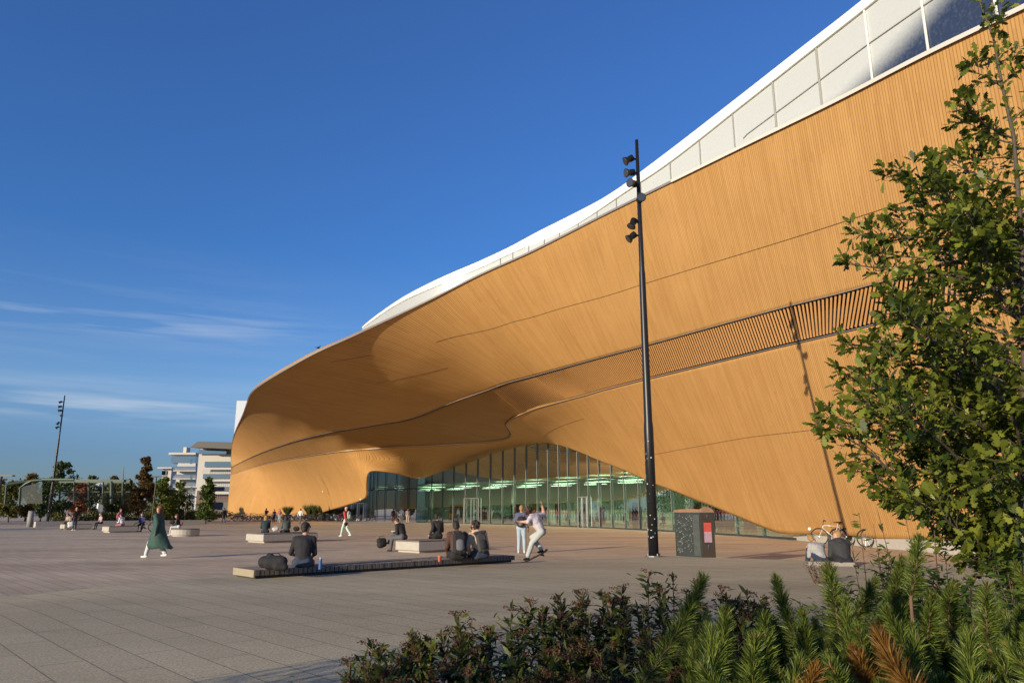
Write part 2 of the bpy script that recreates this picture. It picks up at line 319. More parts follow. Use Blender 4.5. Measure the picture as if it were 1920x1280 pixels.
# measured facade surface: 1000000 / distance (m), every 20 px of the picture
WGR = np.array([
[80000,79808,70695,61565,52440,43317,34195,32131,30067,28003,26282,24562,23778,22994,21293,20975,20731,20054,19315,19810,20358,19892,19389,20133,20893,20531,20172,21136,22087,21501,20929,21350,21760,22025,22295,22767,23239,23546,23853,24371,24889,25216,25543,26081,26619,26927,27413,27907,28360,28804,29355,29913,30391,30863,31474,32089,32597,33104,33755,34403,34946,35495,36166,36830,37413,37999,38668,39336,40004,40649,41314,41978,42649,43320,43999,44677,45364,46051,46740,47428,48116,48805],
[80000,78093,69263,60385,51502,42621,33740,31729,29718,27708,26033,24358,23593,22828,21213,20862,20565,19964,19316,19725,20181,19804,19381,20040,20733,20431,20111,21026,21944,21391,20845,21265,21676,21939,22209,22681,23150,23463,23776,24291,24806,25141,25476,26012,26549,26883,27357,27837,28312,28782,29314,29854,30359,30856,31449,32048,32578,33104,33743,34385,34940,35495,36165,36831,37417,38008,38679,39347,40015,40664,41329,41995,42668,43339,44020,44699,45386,46073,46761,47449,48138,48827],
[80000,76395,67827,59203,50564,41924,33284,31327,29370,27413,25783,24154,23408,22663,21058,20749,20462,19874,19264,19639,20041,19715,19357,19947,20570,20331,20063,20916,21787,21282,20771,21181,21588,21853,22124,22596,23063,23380,23698,24211,24723,25066,25409,25944,26479,26830,27301,27774,28264,28750,29274,29802,30326,30846,31423,32007,32559,33106,33731,34361,34933,35501,36164,36827,37422,38019,38690,39358,40026,40677,41345,42011,42686,43359,44041,44722,45408,46095,46783,47471,48160,48849],
[80000,74746,66395,58019,49625,41227,32829,30925,29022,27118,25534,23949,23223,22497,20850,20636,20408,19785,19165,19554,19946,19627,19299,19853,20427,20232,20011,20805,21623,21173,20707,21097,21493,21767,22041,22510,22975,23296,23620,24131,24641,24991,25342,25876,26409,26772,27245,27718,28216,28712,29234,29757,30294,30828,31398,31971,32541,33106,33718,34336,34927,35512,36164,36820,37427,38032,38702,39369,40036,40691,41360,42028,42705,43381,44061,44745,45429,46116,46804,47492,48181,48871],
[80000,73154,64978,56837,48686,40531,32374,30523,28673,26823,25284,23745,23038,22331,20620,20524,20376,19695,19039,19469,19882,19539,19206,19760,20313,20132,19942,20695,21464,21063,20645,21012,21392,21681,21964,22424,22885,23213,23542,24051,24558,24917,25276,25807,26339,26713,27189,27664,28168,28671,29194,29717,30261,30805,31372,31941,32522,33100,33706,34314,34920,35522,36163,36809,37431,38048,38714,39381,40047,40705,41376,42047,42723,43402,44082,44765,45450,46137,46825,47513,48203,48892],
[79849,71587,63578,55658,47747,39834,31919,30122,28325,26528,25035,23541,22853,22166,20406,20411,20342,19605,18911,19383,19829,19451,19094,19667,20223,20032,19849,20585,21322,20954,20576,20928,21291,21595,21889,22338,22793,23129,23465,23971,24475,24842,25209,25739,26269,26652,27132,27612,28120,28627,29153,29680,30229,30777,31347,31916,32503,33089,33693,34299,34914,35528,36162,36800,37436,38065,38727,39392,40058,40721,41392,42065,42741,43420,44101,44784,45470,46157,46845,47534,48224,48914],
[77834,69986,62188,54484,46810,39137,31464,29720,27976,26233,24785,23337,22669,22000,20243,20298,20281,19515,18799,19298,19765,19362,18983,19574,20143,19932,19739,20474,21197,20845,20495,20843,21196,21509,21814,22253,22698,23046,23390,23891,24392,24767,25142,25671,26199,26592,27076,27560,28071,28583,29113,29643,30196,30748,31322,31894,32485,33075,33681,34288,34908,35527,36161,36795,37440,38082,38740,39403,40069,40737,41407,42081,42758,43437,44119,44803,45489,46176,46865,47555,48245,48936],
[75568,68296,60788,53314,45873,38440,31008,29318,27628,25938,24536,23133,22484,21834,20154,20186,20177,19425,18714,19213,19679,19274,18890,19480,20054,19832,19629,20364,21082,20735,20401,20759,21111,21423,21734,22167,22605,22963,23316,23811,24308,24692,25075,25602,26129,26532,27020,27508,28023,28538,29073,29607,30164,30720,31296,31873,32466,33060,33669,34277,34901,35523,36161,36795,37445,38095,38752,39415,40080,40749,41420,42095,42773,43453,44135,44820,45507,46195,46884,47575,48266,48957],
[73251,66510,59360,52141,44937,37744,30552,28916,27279,25643,24286,22929,22299,21668,20137,20073,20022,19335,18662,19127,19571,19186,18817,19387,19946,19732,19530,20254,20964,20626,20303,20674,21034,21337,21647,22081,22515,22879,23241,23731,24224,24617,25008,25534,26059,26471,26964,27456,27975,28494,29033,29571,30131,30692,31271,31851,32447,33044,33656,34267,34895,35520,36160,36800,37449,38104,38761,39423,40089,40759,41431,42107,42786,43467,44150,44836,45523,46212,46902,47594,48286,48978],
[71170,64691,57899,50960,44000,37047,30096,28514,26931,25348,24037,22725,22114,21503,20160,19960,19825,19245,18642,19042,19441,19097,18762,19294,19820,19632,19448,20143,20833,20517,20210,20590,20958,21251,21555,21996,22430,22796,23164,23651,24140,24542,24942,25466,25990,26411,26907,27404,27927,28450,28992,29535,30098,30663,31245,31828,32428,33027,33644,34258,34888,35519,36159,36805,37454,38108,38767,39430,40097,40767,41441,42117,42797,43479,44163,44850,45538,46228,46919,47612,48305,48999],
[69497,62942,56422,49768,43062,36350,29640,28112,26583,25053,23787,22521,21929,21337,20169,19847,19612,19155,18643,18957,19294,19009,18719,19201,19683,19532,19381,20033,20687,20407,20129,20506,20875,21165,21463,21910,22348,22713,23083,23571,24057,24467,24875,25397,25920,26350,26851,27352,27879,28406,28952,29500,30066,30633,31220,31804,32410,33011,33631,34252,34882,35518,36158,36804,37455,38110,38770,39434,40101,40773,41447,42125,42806,43489,44175,44862,45552,46243,46935,47629,48323,49018],
[68137,61340,54966,48570,42120,35653,29185,27710,26234,24758,23538,22317,21744,21171,20114,19735,19422,19065,18645,18871,19140,18921,18681,19107,19542,19433,19319,19923,20531,20298,20060,20421,20783,21079,21378,21824,22265,22629,23000,23491,23976,24392,24808,25329,25850,26289,26795,27301,27831,28363,28912,29462,30033,30602,31194,31783,32391,32999,33619,34245,34875,35512,36153,36800,37452,38109,38770,39435,40104,40776,41452,42131,42813,43497,44184,44872,45563,46255,46949,47644,48340,49036],
[66740,59874,53560,47378,41177,34957,28731,27308,25886,24463,23288,22113,21559,21005,19973,19622,19286,18975,18624,18786,18991,18833,18643,19014,19402,19333,19256,19812,20373,20189,19997,20337,20682,20993,21302,21739,22175,22546,22919,23411,23897,24317,24741,25260,25780,26230,26739,27250,27783,28317,28872,29424,30001,30574,31169,31764,32372,32987,33606,34233,34865,35502,36145,36793,37447,38104,38767,39433,40103,40777,41454,42134,42817,43503,44191,44881,45573,46266,46961,47657,48355,49053],
[64922,58429,52209,46202,40236,34260,28278,26907,25537,24168,23039,21909,21374,20840,19766,19509,19213,18885,18559,18700,18863,18744,18597,18921,19266,19233,19188,19702,20221,20079,19933,20252,20579,20907,21230,21653,22079,22462,22843,23331,23816,24242,24673,25192,25710,26170,26682,27196,27735,28270,28831,29388,29968,30549,31144,31746,32353,32968,33589,34217,34850,35489,36134,36783,37438,38097,38760,39428,40099,40775,41453,42134,42819,43506,44195,44886,45580,46275,46971,47669,48368,49068],
[62552,56852,50876,45047,39299,33563,27825,26505,25189,23873,22789,21705,21190,20674,19545,19397,19180,18795,18451,18615,18767,18656,18536,18828,19137,19133,19115,19592,20074,19970,19862,20168,20478,20821,21159,21567,21980,22379,22773,23251,23733,24167,24605,25124,25640,26107,26626,27142,27687,28226,28791,29356,29936,30524,31118,31720,32329,32945,33568,34197,34832,35472,36118,36769,37425,38086,38751,39420,40093,40769,41449,42132,42818,43506,44197,44889,45584,46281,46979,47678,48379,49080],
[59908,55061,49503,43900,38368,32867,27368,26104,24840,23578,22540,21501,21005,20508,19363,19284,19144,18705,18322,18530,18699,18568,18452,18735,19019,19033,19037,19481,19934,19860,19785,20083,20383,20735,21083,21481,21883,22296,22705,23171,23644,24092,24538,25055,25570,26045,26570,27090,27638,28187,28751,29324,29903,30491,31087,31690,32301,32918,33542,34173,34809,35451,36099,36751,37409,38071,38738,39408,40083,40760,41442,42126,42813,43503,44195,44890,45586,46284,46984,47685,48387,49091],
[57541,53123,48049,42741,37440,32170,26909,25702,24492,23283,22290,21297,20820,20342,19250,19171,19067,18615,18205,18444,18640,18479,18352,18641,18915,18933,18953,19371,19796,19751,19703,19999,20294,20649,21004,21396,21791,22212,22633,23091,23553,24018,24474,24987,25500,25985,26514,27044,27590,28147,28711,29283,29864,30454,31051,31656,32268,32887,33513,34145,34783,35426,36076,36730,37389,38053,38721,39393,40069,40748,41431,42117,42806,43497,44191,44887,45585,46284,46986,47688,48393,49098],
[55884,51230,46524,41553,36508,31473,26448,25299,24144,22988,22041,21093,20635,20177,19198,19058,18933,18525,18126,18359,18565,18391,18249,18548,18820,18833,18861,19261,19659,19642,19620,19915,20209,20564,20921,21310,21703,22129,22555,23011,23465,23943,24412,24919,25430,25931,26458,26996,27542,28098,28663,29238,29820,30411,31010,31616,32230,32851,33478,34112,34752,35397,36048,36704,37365,38030,38700,39374,40051,40732,41417,42104,42794,43487,44183,44880,45580,46281,46984,47689,48395,49103],
[54884,49570,44992,40334,35567,30776,25989,24896,23795,22693,21791,20889,20450,20011,19171,18946,18757,18435,18091,18274,18458,18303,18163,18455,18725,18733,18762,19150,19527,19532,19537,19830,20126,20478,20834,21224,21615,22046,22471,22931,23385,23868,24351,24850,25360,25875,26401,26939,27487,28044,28611,29187,29771,30364,30964,31572,32188,32810,33440,34075,34717,35364,36016,36674,37336,38004,38675,39350,40029,40712,41398,42087,42779,43474,44171,44870,45571,46275,46980,47686,48394,49104],
[53937,48175,43534,39105,34615,30080,25536,24493,23447,22399,21542,20685,20265,19845,19131,18833,18571,18345,18083,18188,18318,18215,18102,18362,18616,18634,18665,19040,19398,19423,19455,19746,20041,20392,20743,21139,21527,21962,22390,22851,23313,23793,24284,24782,25290,25808,26337,26876,27425,27984,28553,29130,29716,30311,30913,31523,32141,32765,33396,34033,34676,35325,35980,36639,37304,37972,38645,39323,40003,40688,41375,42066,42760,43456,44155,44856,45559,46264,46971,47679,48389,49101],
[52254,46860,42186,37900,33659,29383,25090,24092,23098,22104,21292,20481,20080,19679,19055,18720,18407,18255,18074,18103,18164,18126,18064,18268,18486,18534,18580,18930,19271,19314,19371,19661,19951,20306,20652,21053,21445,21879,22315,22771,23241,23718,24207,24706,25215,25735,26266,26807,27358,27919,28489,29068,29656,30252,30857,31469,32088,32714,33347,33986,34631,35282,35938,36600,37266,37936,38611,39290,39973,40659,41348,42041,42736,43434,44135,44837,45542,46249,46958,47668,48381,49095],
[49448,45334,40898,36740,32712,28686,24646,23692,22750,21809,21043,20277,19895,19514,18943,18608,18278,18165,18039,18018,18018,18038,18030,18175,18342,18434,18511,18819,19136,19204,19281,19577,19860,20220,20567,20967,21369,21796,22239,22691,23157,23634,24124,24624,25135,25657,26189,26732,27284,27847,28419,29000,29590,30188,30795,31408,32030,32658,33293,33934,34581,35234,35892,36555,37223,37896,38572,39253,39937,40625,41316,42011,42708,43408,44110,44814,45521,46230,46941,47653,48367,49084],
[45923,43419,39566,35615,31781,27989,24197,23294,22402,21513,20793,20073,19710,19348,18809,18495,18177,18075,17972,17932,17898,17950,17985,18082,18201,18334,18450,18709,18987,19095,19192,19492,19778,20134,20492,20882,21292,21712,22150,22601,23067,23545,24034,24536,25048,25571,26106,26650,27205,27769,28343,28926,29518,30118,30727,31342,31966,32596,33233,33876,34525,35180,35840,36505,37175,37849,38528,39211,39897,40586,41279,41975,42674,43376,44080,44787,45495,46206,46919,47633,48350,49068],
[42720,41226,38104,34488,30864,27293,23736,22894,22053,21217,20544,19869,19526,19182,18670,18382,18090,17985,17884,17847,17805,17861,17917,17989,18074,18234,18381,18599,18829,18986,19116,19408,19707,20048,20415,20796,21198,21617,22053,22504,22970,23448,23938,24441,24955,25480,26016,26562,27118,27685,28261,28846,29440,30042,30652,31270,31896,32528,33167,33812,34464,35120,35783,36450,37122,37798,38478,39163,39851,40542,41237,41935,42636,43339,44045,44754,45464,46177,46892,47608,48327,49048],
[40864,39131,36526,33318,29949,26596,23264,22490,21705,20921,20294,19665,19341,19016,18534,18269,18002,17895,17790,17761,17728,17773,17827,17895,17965,18134,18294,18488,18683,18876,19054,19324,19634,19962,20317,20695,21094,21512,21948,22399,22865,23344,23835,24339,24854,25381,25918,26467,27025,27593,28171,28759,29354,29959,30571,31192,31819,32454,33095,33742,34396,35055,35719,36388,37062,37740,38423,39109,39799,40493,41190,41889,42592,43297,44005,44716,45428,46143,46860,47578,48299,49022],
[40636,37530,34956,32095,29019,25899,22790,22082,21356,20626,20045,19462,19156,18851,18403,18157,17910,17805,17700,17676,17653,17685,17724,17802,17868,18034,18193,18378,18563,18767,18985,19239,19533,19857,20208,20584,20982,21399,21834,22286,22752,23232,23725,24229,24746,25275,25814,26364,26924,27495,28075,28664,29262,29869,30484,31106,31736,32373,33016,33666,34322,34983,35649,36321,36997,37677,38361,39050,39742,40437,41136,41838,42542,43250,43959,44672,45386,46103,46822,47543,48266,48991],
[41281,36534,33546,30856,28067,25202,22327,21674,21008,20335,19795,19258,18971,18685,18274,18044,17816,17715,17616,17591,17569,17597,17620,17709,17782,17935,18092,18268,18459,18658,18876,19129,19418,19739,20089,20463,20860,21277,21712,22164,22631,23112,23606,24112,24630,25160,25702,26254,26816,27389,27971,28562,29163,29772,30389,31014,31646,32285,32931,33583,34241,34904,35573,36247,36925,37607,38294,38984,39678,40376,41077,41780,42487,43196,43908,44622,45339,46058,46779,47502,48227,48955],
[41393,35825,32350,29661,27104,24506,21882,21268,20659,20044,19546,19053,18786,18519,18146,17931,17721,17625,17530,17505,17476,17508,17527,17616,17704,17835,17991,18157,18340,18536,18752,19003,19291,19610,19958,20332,20728,21145,21581,22034,22501,22983,23478,23986,24506,25038,25581,26135,26699,27274,27859,28453,29055,29667,30286,30914,31548,32190,32838,33493,34153,34819,35490,36166,36846,37531,38220,38912,39609,40308,41011,41717,42425,43136,43850,44567,45285,46006,46729,47455,48182,48912],
[39746,34819,31254,28541,26152,23809,21449,20871,20311,19752,19296,18847,18601,18354,18016,17819,17623,17535,17441,17420,17388,17420,17450,17522,17621,17735,17875,18035,18213,18406,18619,18867,19153,19470,19817,20190,20586,21004,21440,21893,22362,22845,23341,23851,24372,24906,25451,26007,26574,27151,27738,28335,28940,29554,30176,30806,31443,32087,32738,33395,34058,34726,35400,36078,36761,37448,38139,38834,39532,40234,40939,41647,42357,43071,43787,44505,45226,45949,46674,47401,48131,48863],
[36006,33026,30026,27462,25226,23112,21012,20479,19963,19454,19047,18641,18416,18188,17881,17706,17524,17445,17356,17335,17314,17332,17373,17429,17511,17618,17750,17905,18077,18266,18475,18721,19004,19320,19666,20038,20434,20852,21289,21743,22213,22697,23194,23705,24229,24765,25312,25871,26440,27019,27609,28208,28816,29432,30057,30690,31330,31977,32630,33290,33956,34627,35303,35983,36669,37358,38052,38749,39449,40153,40860,41570,42283,42998,43716,44437,45160,45885,46612,47342,48073,48808],
[30905,30380,28475,26337,24316,22416,20555,20087,19614,19150,18797,18437,18231,18022,17744,17593,17430,17355,17281,17249,17240,17243,17270,17319,17392,17491,17617,17765,17933,18117,18322,18564,18844,19159,19503,19875,20271,20689,21126,21581,22052,22538,23037,23550,24075,24613,25163,25724,26296,26878,27470,28072,28683,29303,29930,30566,31209,31858,32515,33177,33846,34519,35198,35881,36569,37261,37957,38657,39360,40066,40775,41487,42202,42920,43640,44362,45087,45815,46544,47276,48010,48747],
[25822,27299,26594,25091,23393,21719,20082,19687,19266,18845,18548,18238,18046,17856,17615,17480,17348,17265,17207,17164,17142,17140,17158,17198,17263,17355,17473,17615,17778,17957,18158,18396,18673,18986,19329,19700,20096,20514,20952,21408,21880,22367,22868,23383,23911,24451,25003,25567,26142,26727,27322,27927,28541,29164,29794,30433,31079,31732,32391,33057,33728,34404,35086,35772,36462,37157,37856,38558,39263,39971,40683,41397,42115,42834,43557,44281,45008,45738,46469,47203,47939,48679],
[22121,24449,24598,23724,22430,21022,19614,19279,18917,18546,18298,18041,17862,17691,17498,17368,17263,17175,17110,17064,17037,17027,17037,17069,17125,17209,17319,17455,17611,17785,17981,18216,18490,18800,19141,19512,19908,20326,20765,21222,21695,22184,22687,23204,23735,24278,24833,25400,25978,26566,27165,27773,28390,29016,29650,30292,30941,31597,32259,32928,33602,34282,34966,35655,36348,37046,37747,38451,39159,39870,40584,41301,42020,42742,43467,44194,44923,45654,46388,47124,47862,48604],
[20601,22399,22796,22334,21429,20325,19173,18869,18569,18261,18049,17843,17677,17525,17380,17255,17153,17069,17004,16955,16922,16905,16906,16928,16976,17050,17153,17281,17430,17599,17791,18021,18292,18599,18939,19309,19704,20123,20563,21021,21496,21987,22493,23013,23546,24093,24651,25221,25803,26395,26997,27608,28229,28859,29496,30141,30794,31453,32119,32791,33469,34151,34839,35531,36227,36927,37631,38338,39049,39762,40479,41198,41919,42644,43370,44099,44831,45564,46300,47038,47779,48522],
[21259,21371,21415,21057,20428,19629,18757,18469,18220,17984,17799,17637,17492,17359,17236,17125,17031,16951,16885,16833,16794,16769,16761,16774,16812,16877,16971,17092,17235,17398,17585,17811,18078,18382,18721,19089,19485,19904,20345,20805,21283,21776,22285,22808,23345,23895,24458,25032,25617,26213,26819,27434,28059,28692,29333,29982,30639,31302,31971,32646,33327,34013,34704,35399,36098,36801,37508,38218,38931,39647,40366,41088,41812,42538,43267,43998,44732,45468,46206,46946,47688,48434],
[23319,21203,20477,19977,19477,18932,18338,18077,17872,17701,17550,17417,17297,17184,17077,16977,16889,16814,16749,16695,16650,16617,16599,16602,16630,16686,16772,16885,17021,17180,17362,17584,17847,18148,18484,18851,19247,19667,20110,20572,21053,21550,22063,22590,23131,23686,24252,24831,25421,26021,26631,27251,27879,28517,29162,29815,30475,31141,31815,32494,33178,33867,34562,35260,35962,36669,37378,38091,38807,39525,40247,40971,41697,42426,43157,43891,44626,45364,46104,46847,47591,48339],
[25448,21435,19809,19070,18598,18235,17880,17672,17524,17395,17282,17181,17085,16989,16894,16803,16721,16651,16591,16535,16485,16443,16416,16409,16427,16474,16552,16658,16788,16942,17120,17339,17599,17895,18226,18593,18989,19410,19855,20321,20806,21308,21826,22358,22904,23464,24035,24619,25213,25818,26433,27057,27690,28332,28981,29638,30302,30973,31650,32333,33021,33714,34412,35114,35819,36529,37241,37957,38676,39397,40121,40847,41576,42307,43041,43776,44514,45254,45996,46741,47487,48237],
[26186,21441,19143,18206,17767,17538,17365,17234,17147,17063,16985,16912,16838,16758,16676,16593,16518,16458,16403,16348,16292,16243,16207,16191,16201,16239,16309,16409,16534,16682,16855,17071,17328,17620,17945,18309,18706,19130,19579,20050,20541,21049,21573,22111,22663,23229,23806,24395,24995,25605,26225,26854,27492,28138,28792,29454,30122,30797,31478,32165,32857,33554,34255,34960,35669,36382,37098,37816,38538,39262,39988,40717,41448,42182,42917,43655,44395,45137,45882,46628,47376,48128],
[24540,20559,18209,17233,16929,16842,16791,16746,16719,16673,16622,16575,16527,16472,16409,16340,16274,16227,16179,16124,16065,16012,15970,15947,15950,15981,16043,16134,16251,16391,16556,16764,17017,17306,17630,17996,18395,18825,19281,19759,20257,20773,21304,21850,22409,22981,23565,24160,24766,25382,26008,26642,27285,27936,28595,29261,29934,30613,31298,31989,32685,33386,34091,34800,35513,36228,36947,37669,38393,39120,39849,40580,41314,42050,42788,43528,44270,45014,45760,46509,47259,48013],
[20446,18316,16778,16049,16037,16088,16142,16172,16191,16183,16164,16146,16126,16097,16059,16012,15965,15938,15901,15847,15796,15748,15708,15680,15673,15693,15745,15820,15920,16049,16208,16410,16659,16947,17274,17646,18054,18493,18958,19446,19954,20479,21019,21574,22142,22721,23313,23915,24527,25150,25781,26421,27070,27726,28390,29060,29738,30422,31111,31807,32507,33212,33921,34633,35349,36068,36790,37515,38242,38972,39704,40437,41174,41912,42652,43394,44138,44884,45633,46383,47135,47891],
[14723,14698,14674,14650,14883,15114,15295,15412,15490,15535,15559,15575,15580,15578,15568,15550,15530,15525,15506,15472,15456,15437,15412,15384,15352,15341,15381,15438,15519,15643,15806,16012,16260,16551,16881,17261,17680,18131,18610,19111,19631,20168,20720,21284,21861,22449,23049,23658,24278,24907,25545,26192,26846,27508,28177,28852,29535,30223,30917,31617,32322,33031,33744,34460,35180,35902,36627,37355,38085,38817,39552,40288,41027,41767,42510,43254,44000,44748,45499,46251,47005,47762],
[8407,10272,11853,12596,13178,13666,14059,14304,14478,14611,14697,14759,14801,14832,14846,14852,14854,14864,14873,14891,14933,14966,14982,14973,14922,14878,14915,14960,15024,15160,15338,15547,15793,16089,16435,16831,17269,17740,18237,18755,19291,19841,20405,20981,21568,22166,22774,23392,24020,24656,25301,25954,26614,27282,27956,28637,29324,30018,30717,31421,32130,32843,33560,34281,35004,35730,36458,37189,37922,38657,39394,40133,40874,41617,42361,43108,43856,44606,45358,46112,46868,47627],
[6725,8104,9483,10484,11310,12031,12621,12991,13281,13532,13680,13790,13881,13941,13977,13994,14004,14034,14065,14095,14134,14182,14233,14274,14279,14280,14341,14376,14423,14573,14761,14971,15221,15539,15921,16354,16824,17322,17842,18380,18934,19500,20077,20665,21264,21872,22489,23116,23752,24396,25048,25708,26375,27049,27729,28416,29108,29806,30510,31219,31933,32650,33371,34095,34822,35552,36284,37017,37753,38491,39231,39972,40716,41461,42207,42956,43706,44458,45212,45968,46725,47486],
[5326,6776,7808,8763,9662,10484,11184,11703,12146,12512,12698,12847,12989,13054,13093,13105,13096,13118,13163,13207,13245,13287,13337,13397,13457,13518,13599,13652,13713,13873,14058,14268,14553,14923,15359,15840,16350,16881,17429,17990,18563,19145,19737,20339,20949,21568,22195,22831,23476,24128,24788,25455,26129,26809,27495,28188,28886,29589,30298,31012,31730,32452,33177,33905,34635,35368,36103,36840,37579,38320,39062,39806,40552,41299,42048,42798,43551,44305,45060,45818,46577,47339],
[4791,5849,6671,7500,8334,9137,9884,10548,11144,11640,11961,12219,12398,12397,12396,12438,12445,12406,12363,12356,12374,12402,12433,12474,12532,12609,12693,12774,12869,13027,13212,13448,13806,14259,14766,15303,15858,16425,17002,17587,18180,18781,19388,20003,20625,21255,21893,22538,23192,23852,24520,25195,25876,26563,27256,27954,28657,29366,30080,30799,31522,32248,32977,33709,34443,35180,35918,36658,37400,38143,38888,39634,40382,41132,41883,42635,43390,44145,44903,45662,46423,47186],
[4673,5394,6015,6653,7334,8053,8797,9529,10221,10847,11368,11788,12056,12089,12074,12094,12088,12011,11876,11762,11700,11668,11653,11653,11670,11704,11746,11808,11900,12040,12244,12554,13017,13574,14161,14757,15358,15962,16568,17177,17791,18408,19031,19659,20294,20935,21583,22238,22901,23570,24246,24928,25616,26310,27010,27715,28424,29139,29858,30581,31309,32039,32773,33508,34246,34986,35728,36471,37215,37961,38709,39458,40208,40960,41713,42467,43223,43981,44740,45501,46263,47028],
[4721,5251,5711,6163,6679,7274,7948,8665,9390,10086,10733,11313,11777,12016,12061,12031,11984,11914,11781,11594,11403,11252,11143,11068,11011,10958,10905,10880,10902,10996,11223,11629,12210,12888,13561,14217,14861,15498,16132,16765,17397,18031,18669,19310,19957,20609,21268,21933,22604,23282,23966,24656,25352,26053,26759,27470,28186,28906,29631,30359,31091,31826,32564,33303,34045,34788,35533,36279,37026,37775,38525,39276,40029,40783,41538,42294,43052,43812,44573,45335,46099,46865],
[4984,5377,5731,6056,6400,6812,7357,8015,8727,9438,10133,10803,11413,11872,12099,12164,12145,12052,11899,11680,11354,11052,10810,10613,10442,10279,10096,9960,9860,9855,10201,10705,11402,12237,12980,13689,14372,15040,15699,16353,17003,17653,18304,18958,19616,20279,20947,21622,22302,22989,23681,24379,25082,25791,26504,27222,27944,28670,29399,30133,30870,31609,32351,33094,33839,34586,35334,36083,36833,37585,38337,39091,39846,40601,41359,42117,42877,43638,44401,45165,45930,46697],
[5421,5723,6012,6250,6443,6673,7058,7606,8244,8923,9627,10339,11024,11616,12017,12211,12262,12189,12045,11831,11414,10964,10552,10193,9873,9576,9287,9040,8817,8655,9180,9780,10594,11601,12399,13182,13895,14587,15273,15946,16612,17275,17938,18604,19272,19946,20624,21307,21997,22692,23392,24098,24809,25524,26245,26969,27697,28429,29164,29903,30644,31388,32134,32881,33630,34380,35131,35884,36637,37391,38146,38901,39658,40416,41175,41936,42698,43461,44225,44990,45757,46525],
[5858,6066,6270,6428,6545,6683,6938,7368,7928,8567,9261,9986,10701,11343,11843,12165,12345,12352,12236,11990,11507,10916,10309,9774,9304,8853,8477,8119,7775,7442,8158,8855,9787,10957,11818,12688,13417,14134,14857,15545,16225,16899,17573,18250,18929,19611,20299,20991,21688,22391,23100,23813,24532,25255,25982,26713,27448,28185,28926,29670,30416,31164,31914,32665,33418,34171,34926,35681,36437,37193,37950,38709,39468,40227,40989,41751,42514,43279,44045,44812,45580,46349],
[6209,6313,6428,6526,6618,6727,6909,7245,7738,8339,9014,9743,10481,11150,11711,12161,12520,12516,12427,12149,11600,10867,10100,9354,8735,8124,7668,7199,6732,6248,7137,7930,8979,10296,11237,12195,12940,13682,14446,15145,15837,16523,17209,17897,18585,19277,19973,20673,21379,22090,22805,23526,24252,24982,25716,26454,27195,27939,28685,29434,30184,30937,31691,32446,33202,33959,34717,35475,36234,36993,37752,38513,39274,40036,40799,41563,42328,43095,43862,44630,45399,46170],
[6483,6450,6490,6558,6642,6747,6905,7187,7624,8182,8830,9549,10299,11006,11636,12212,12742,12679,12617,12308,11693,10819,9919,8934,8166,7396,6858,6279,5690,5077,6116,7005,8172,9625,10656,11699,12462,13229,14037,14744,15449,16147,16845,17540,18240,18943,19647,20355,21069,21787,22510,23238,23971,24708,25449,26194,26941,27690,28442,29195,29951,30708,31466,32225,32985,33745,34506,35267,36028,36790,37552,38314,39077,39841,40606,41372,42139,42907,43676,44446,45217,45988],
[6604,6479,6506,6558,6628,6726,6879,7135,7525,8036,8644,9356,10127,10904,11620,12300,12971,12843,12808,12466,11786,10771,9747,8515,7598,6675,6049,5359,4647,3921,5094,6080,7364,8953,10075,11198,11985,12777,13626,14343,15061,15771,16480,17185,17895,18604,19317,20037,20759,21484,22215,22950,23689,24433,25181,25932,26685,27440,28197,28955,29715,30477,31239,32002,32765,33529,34293,35057,35821,36585,37350,38114,38879,39644,40411,41179,41948,42718,43489,44260,45032,45804],
[6598,6485,6501,6541,6591,6669,6807,7041,7392,7859,8395,9046,9956,10801,11625,12419,13207,13007,12999,12625,11878,10723,9571,8095,7029,5958,5240,4439,3605,2768,4073,5156,6556,8288,9494,10694,11507,12324,13213,13942,14673,15394,16116,16834,17550,18261,18988,19718,20444,21179,21919,22661,23407,24158,24912,25669,26428,27189,27951,28714,29478,30244,31011,31778,32545,33312,34079,34846,35613,36380,37146,37913,38679,39446,40214,40984,41755,42527,43300,44072,44845,45619],
[6527,6480,6496,6524,6554,6612,6735,6946,7260,7682,8145,8672,9784,10698,11622,12541,13451,13170,13189,12784,11971,10675,9387,7675,6460,5243,4430,3519,2562,2000,3052,4231,5749,7631,8913,10189,11030,11871,12799,13541,14285,15018,15752,16487,17205,17919,18659,19399,20129,20874,21619,22369,23125,23883,24644,25407,26171,26937,27704,28472,29241,30011,30782,31552,32323,33094,33864,34634,35404,36173,36942,37710,38479,39247,40017,40789,41562,42335,43109,43883,44657,45433],
[6458,6476,6492,6507,6517,6555,6662,6852,7127,7506,7895,8292,9612,10596,11598,12632,13681,13334,13380,12943,12064,10627,9196,7255,5891,4528,3621,2598,2000,2000,2030,3306,4941,6977,8332,9685,10552,11419,12384,13140,13897,14642,15387,16141,16860,17578,18330,19080,19818,20569,21315,22078,22843,23607,24374,25143,25913,26684,27456,28229,29003,29777,30552,31327,32101,32875,33649,34422,35195,35967,36738,37508,38278,39048,39819,40593,41368,42143,42919,43694,44470,45246]], float)/1e6
def _cr(p0, p1, p2, p3, t): return .5*((2*p1)+(-p0+p2)*t+(2*p0-5*p1+4*p2-p3)*t*t+(-p0+3*p1-3*p2+p3)*t**3)
def wood_pt(x, y, out=0.0):
    """point of the measured facade surface seen at picture position x, y; out = metres towards the plaza"""
    fx = min(max((x-W_X0)/W_G, 1), W_NX-3-1e-6); fy = min(max((y-W_Y0)/W_G, 1), W_NY-3-1e-6)
    j = int(fx); i = int(fy); tx = fx-j; ty = fy-i
    rws = [_cr(*WGR[i+k-1, j-1:j+3], tx) for k in range(4)]
    w = _cr(*rws, ty); r = ray(x, y); P = Vector((0, 0, EYE))+r/w
    if out: P -= r.normalized()*out
    return P
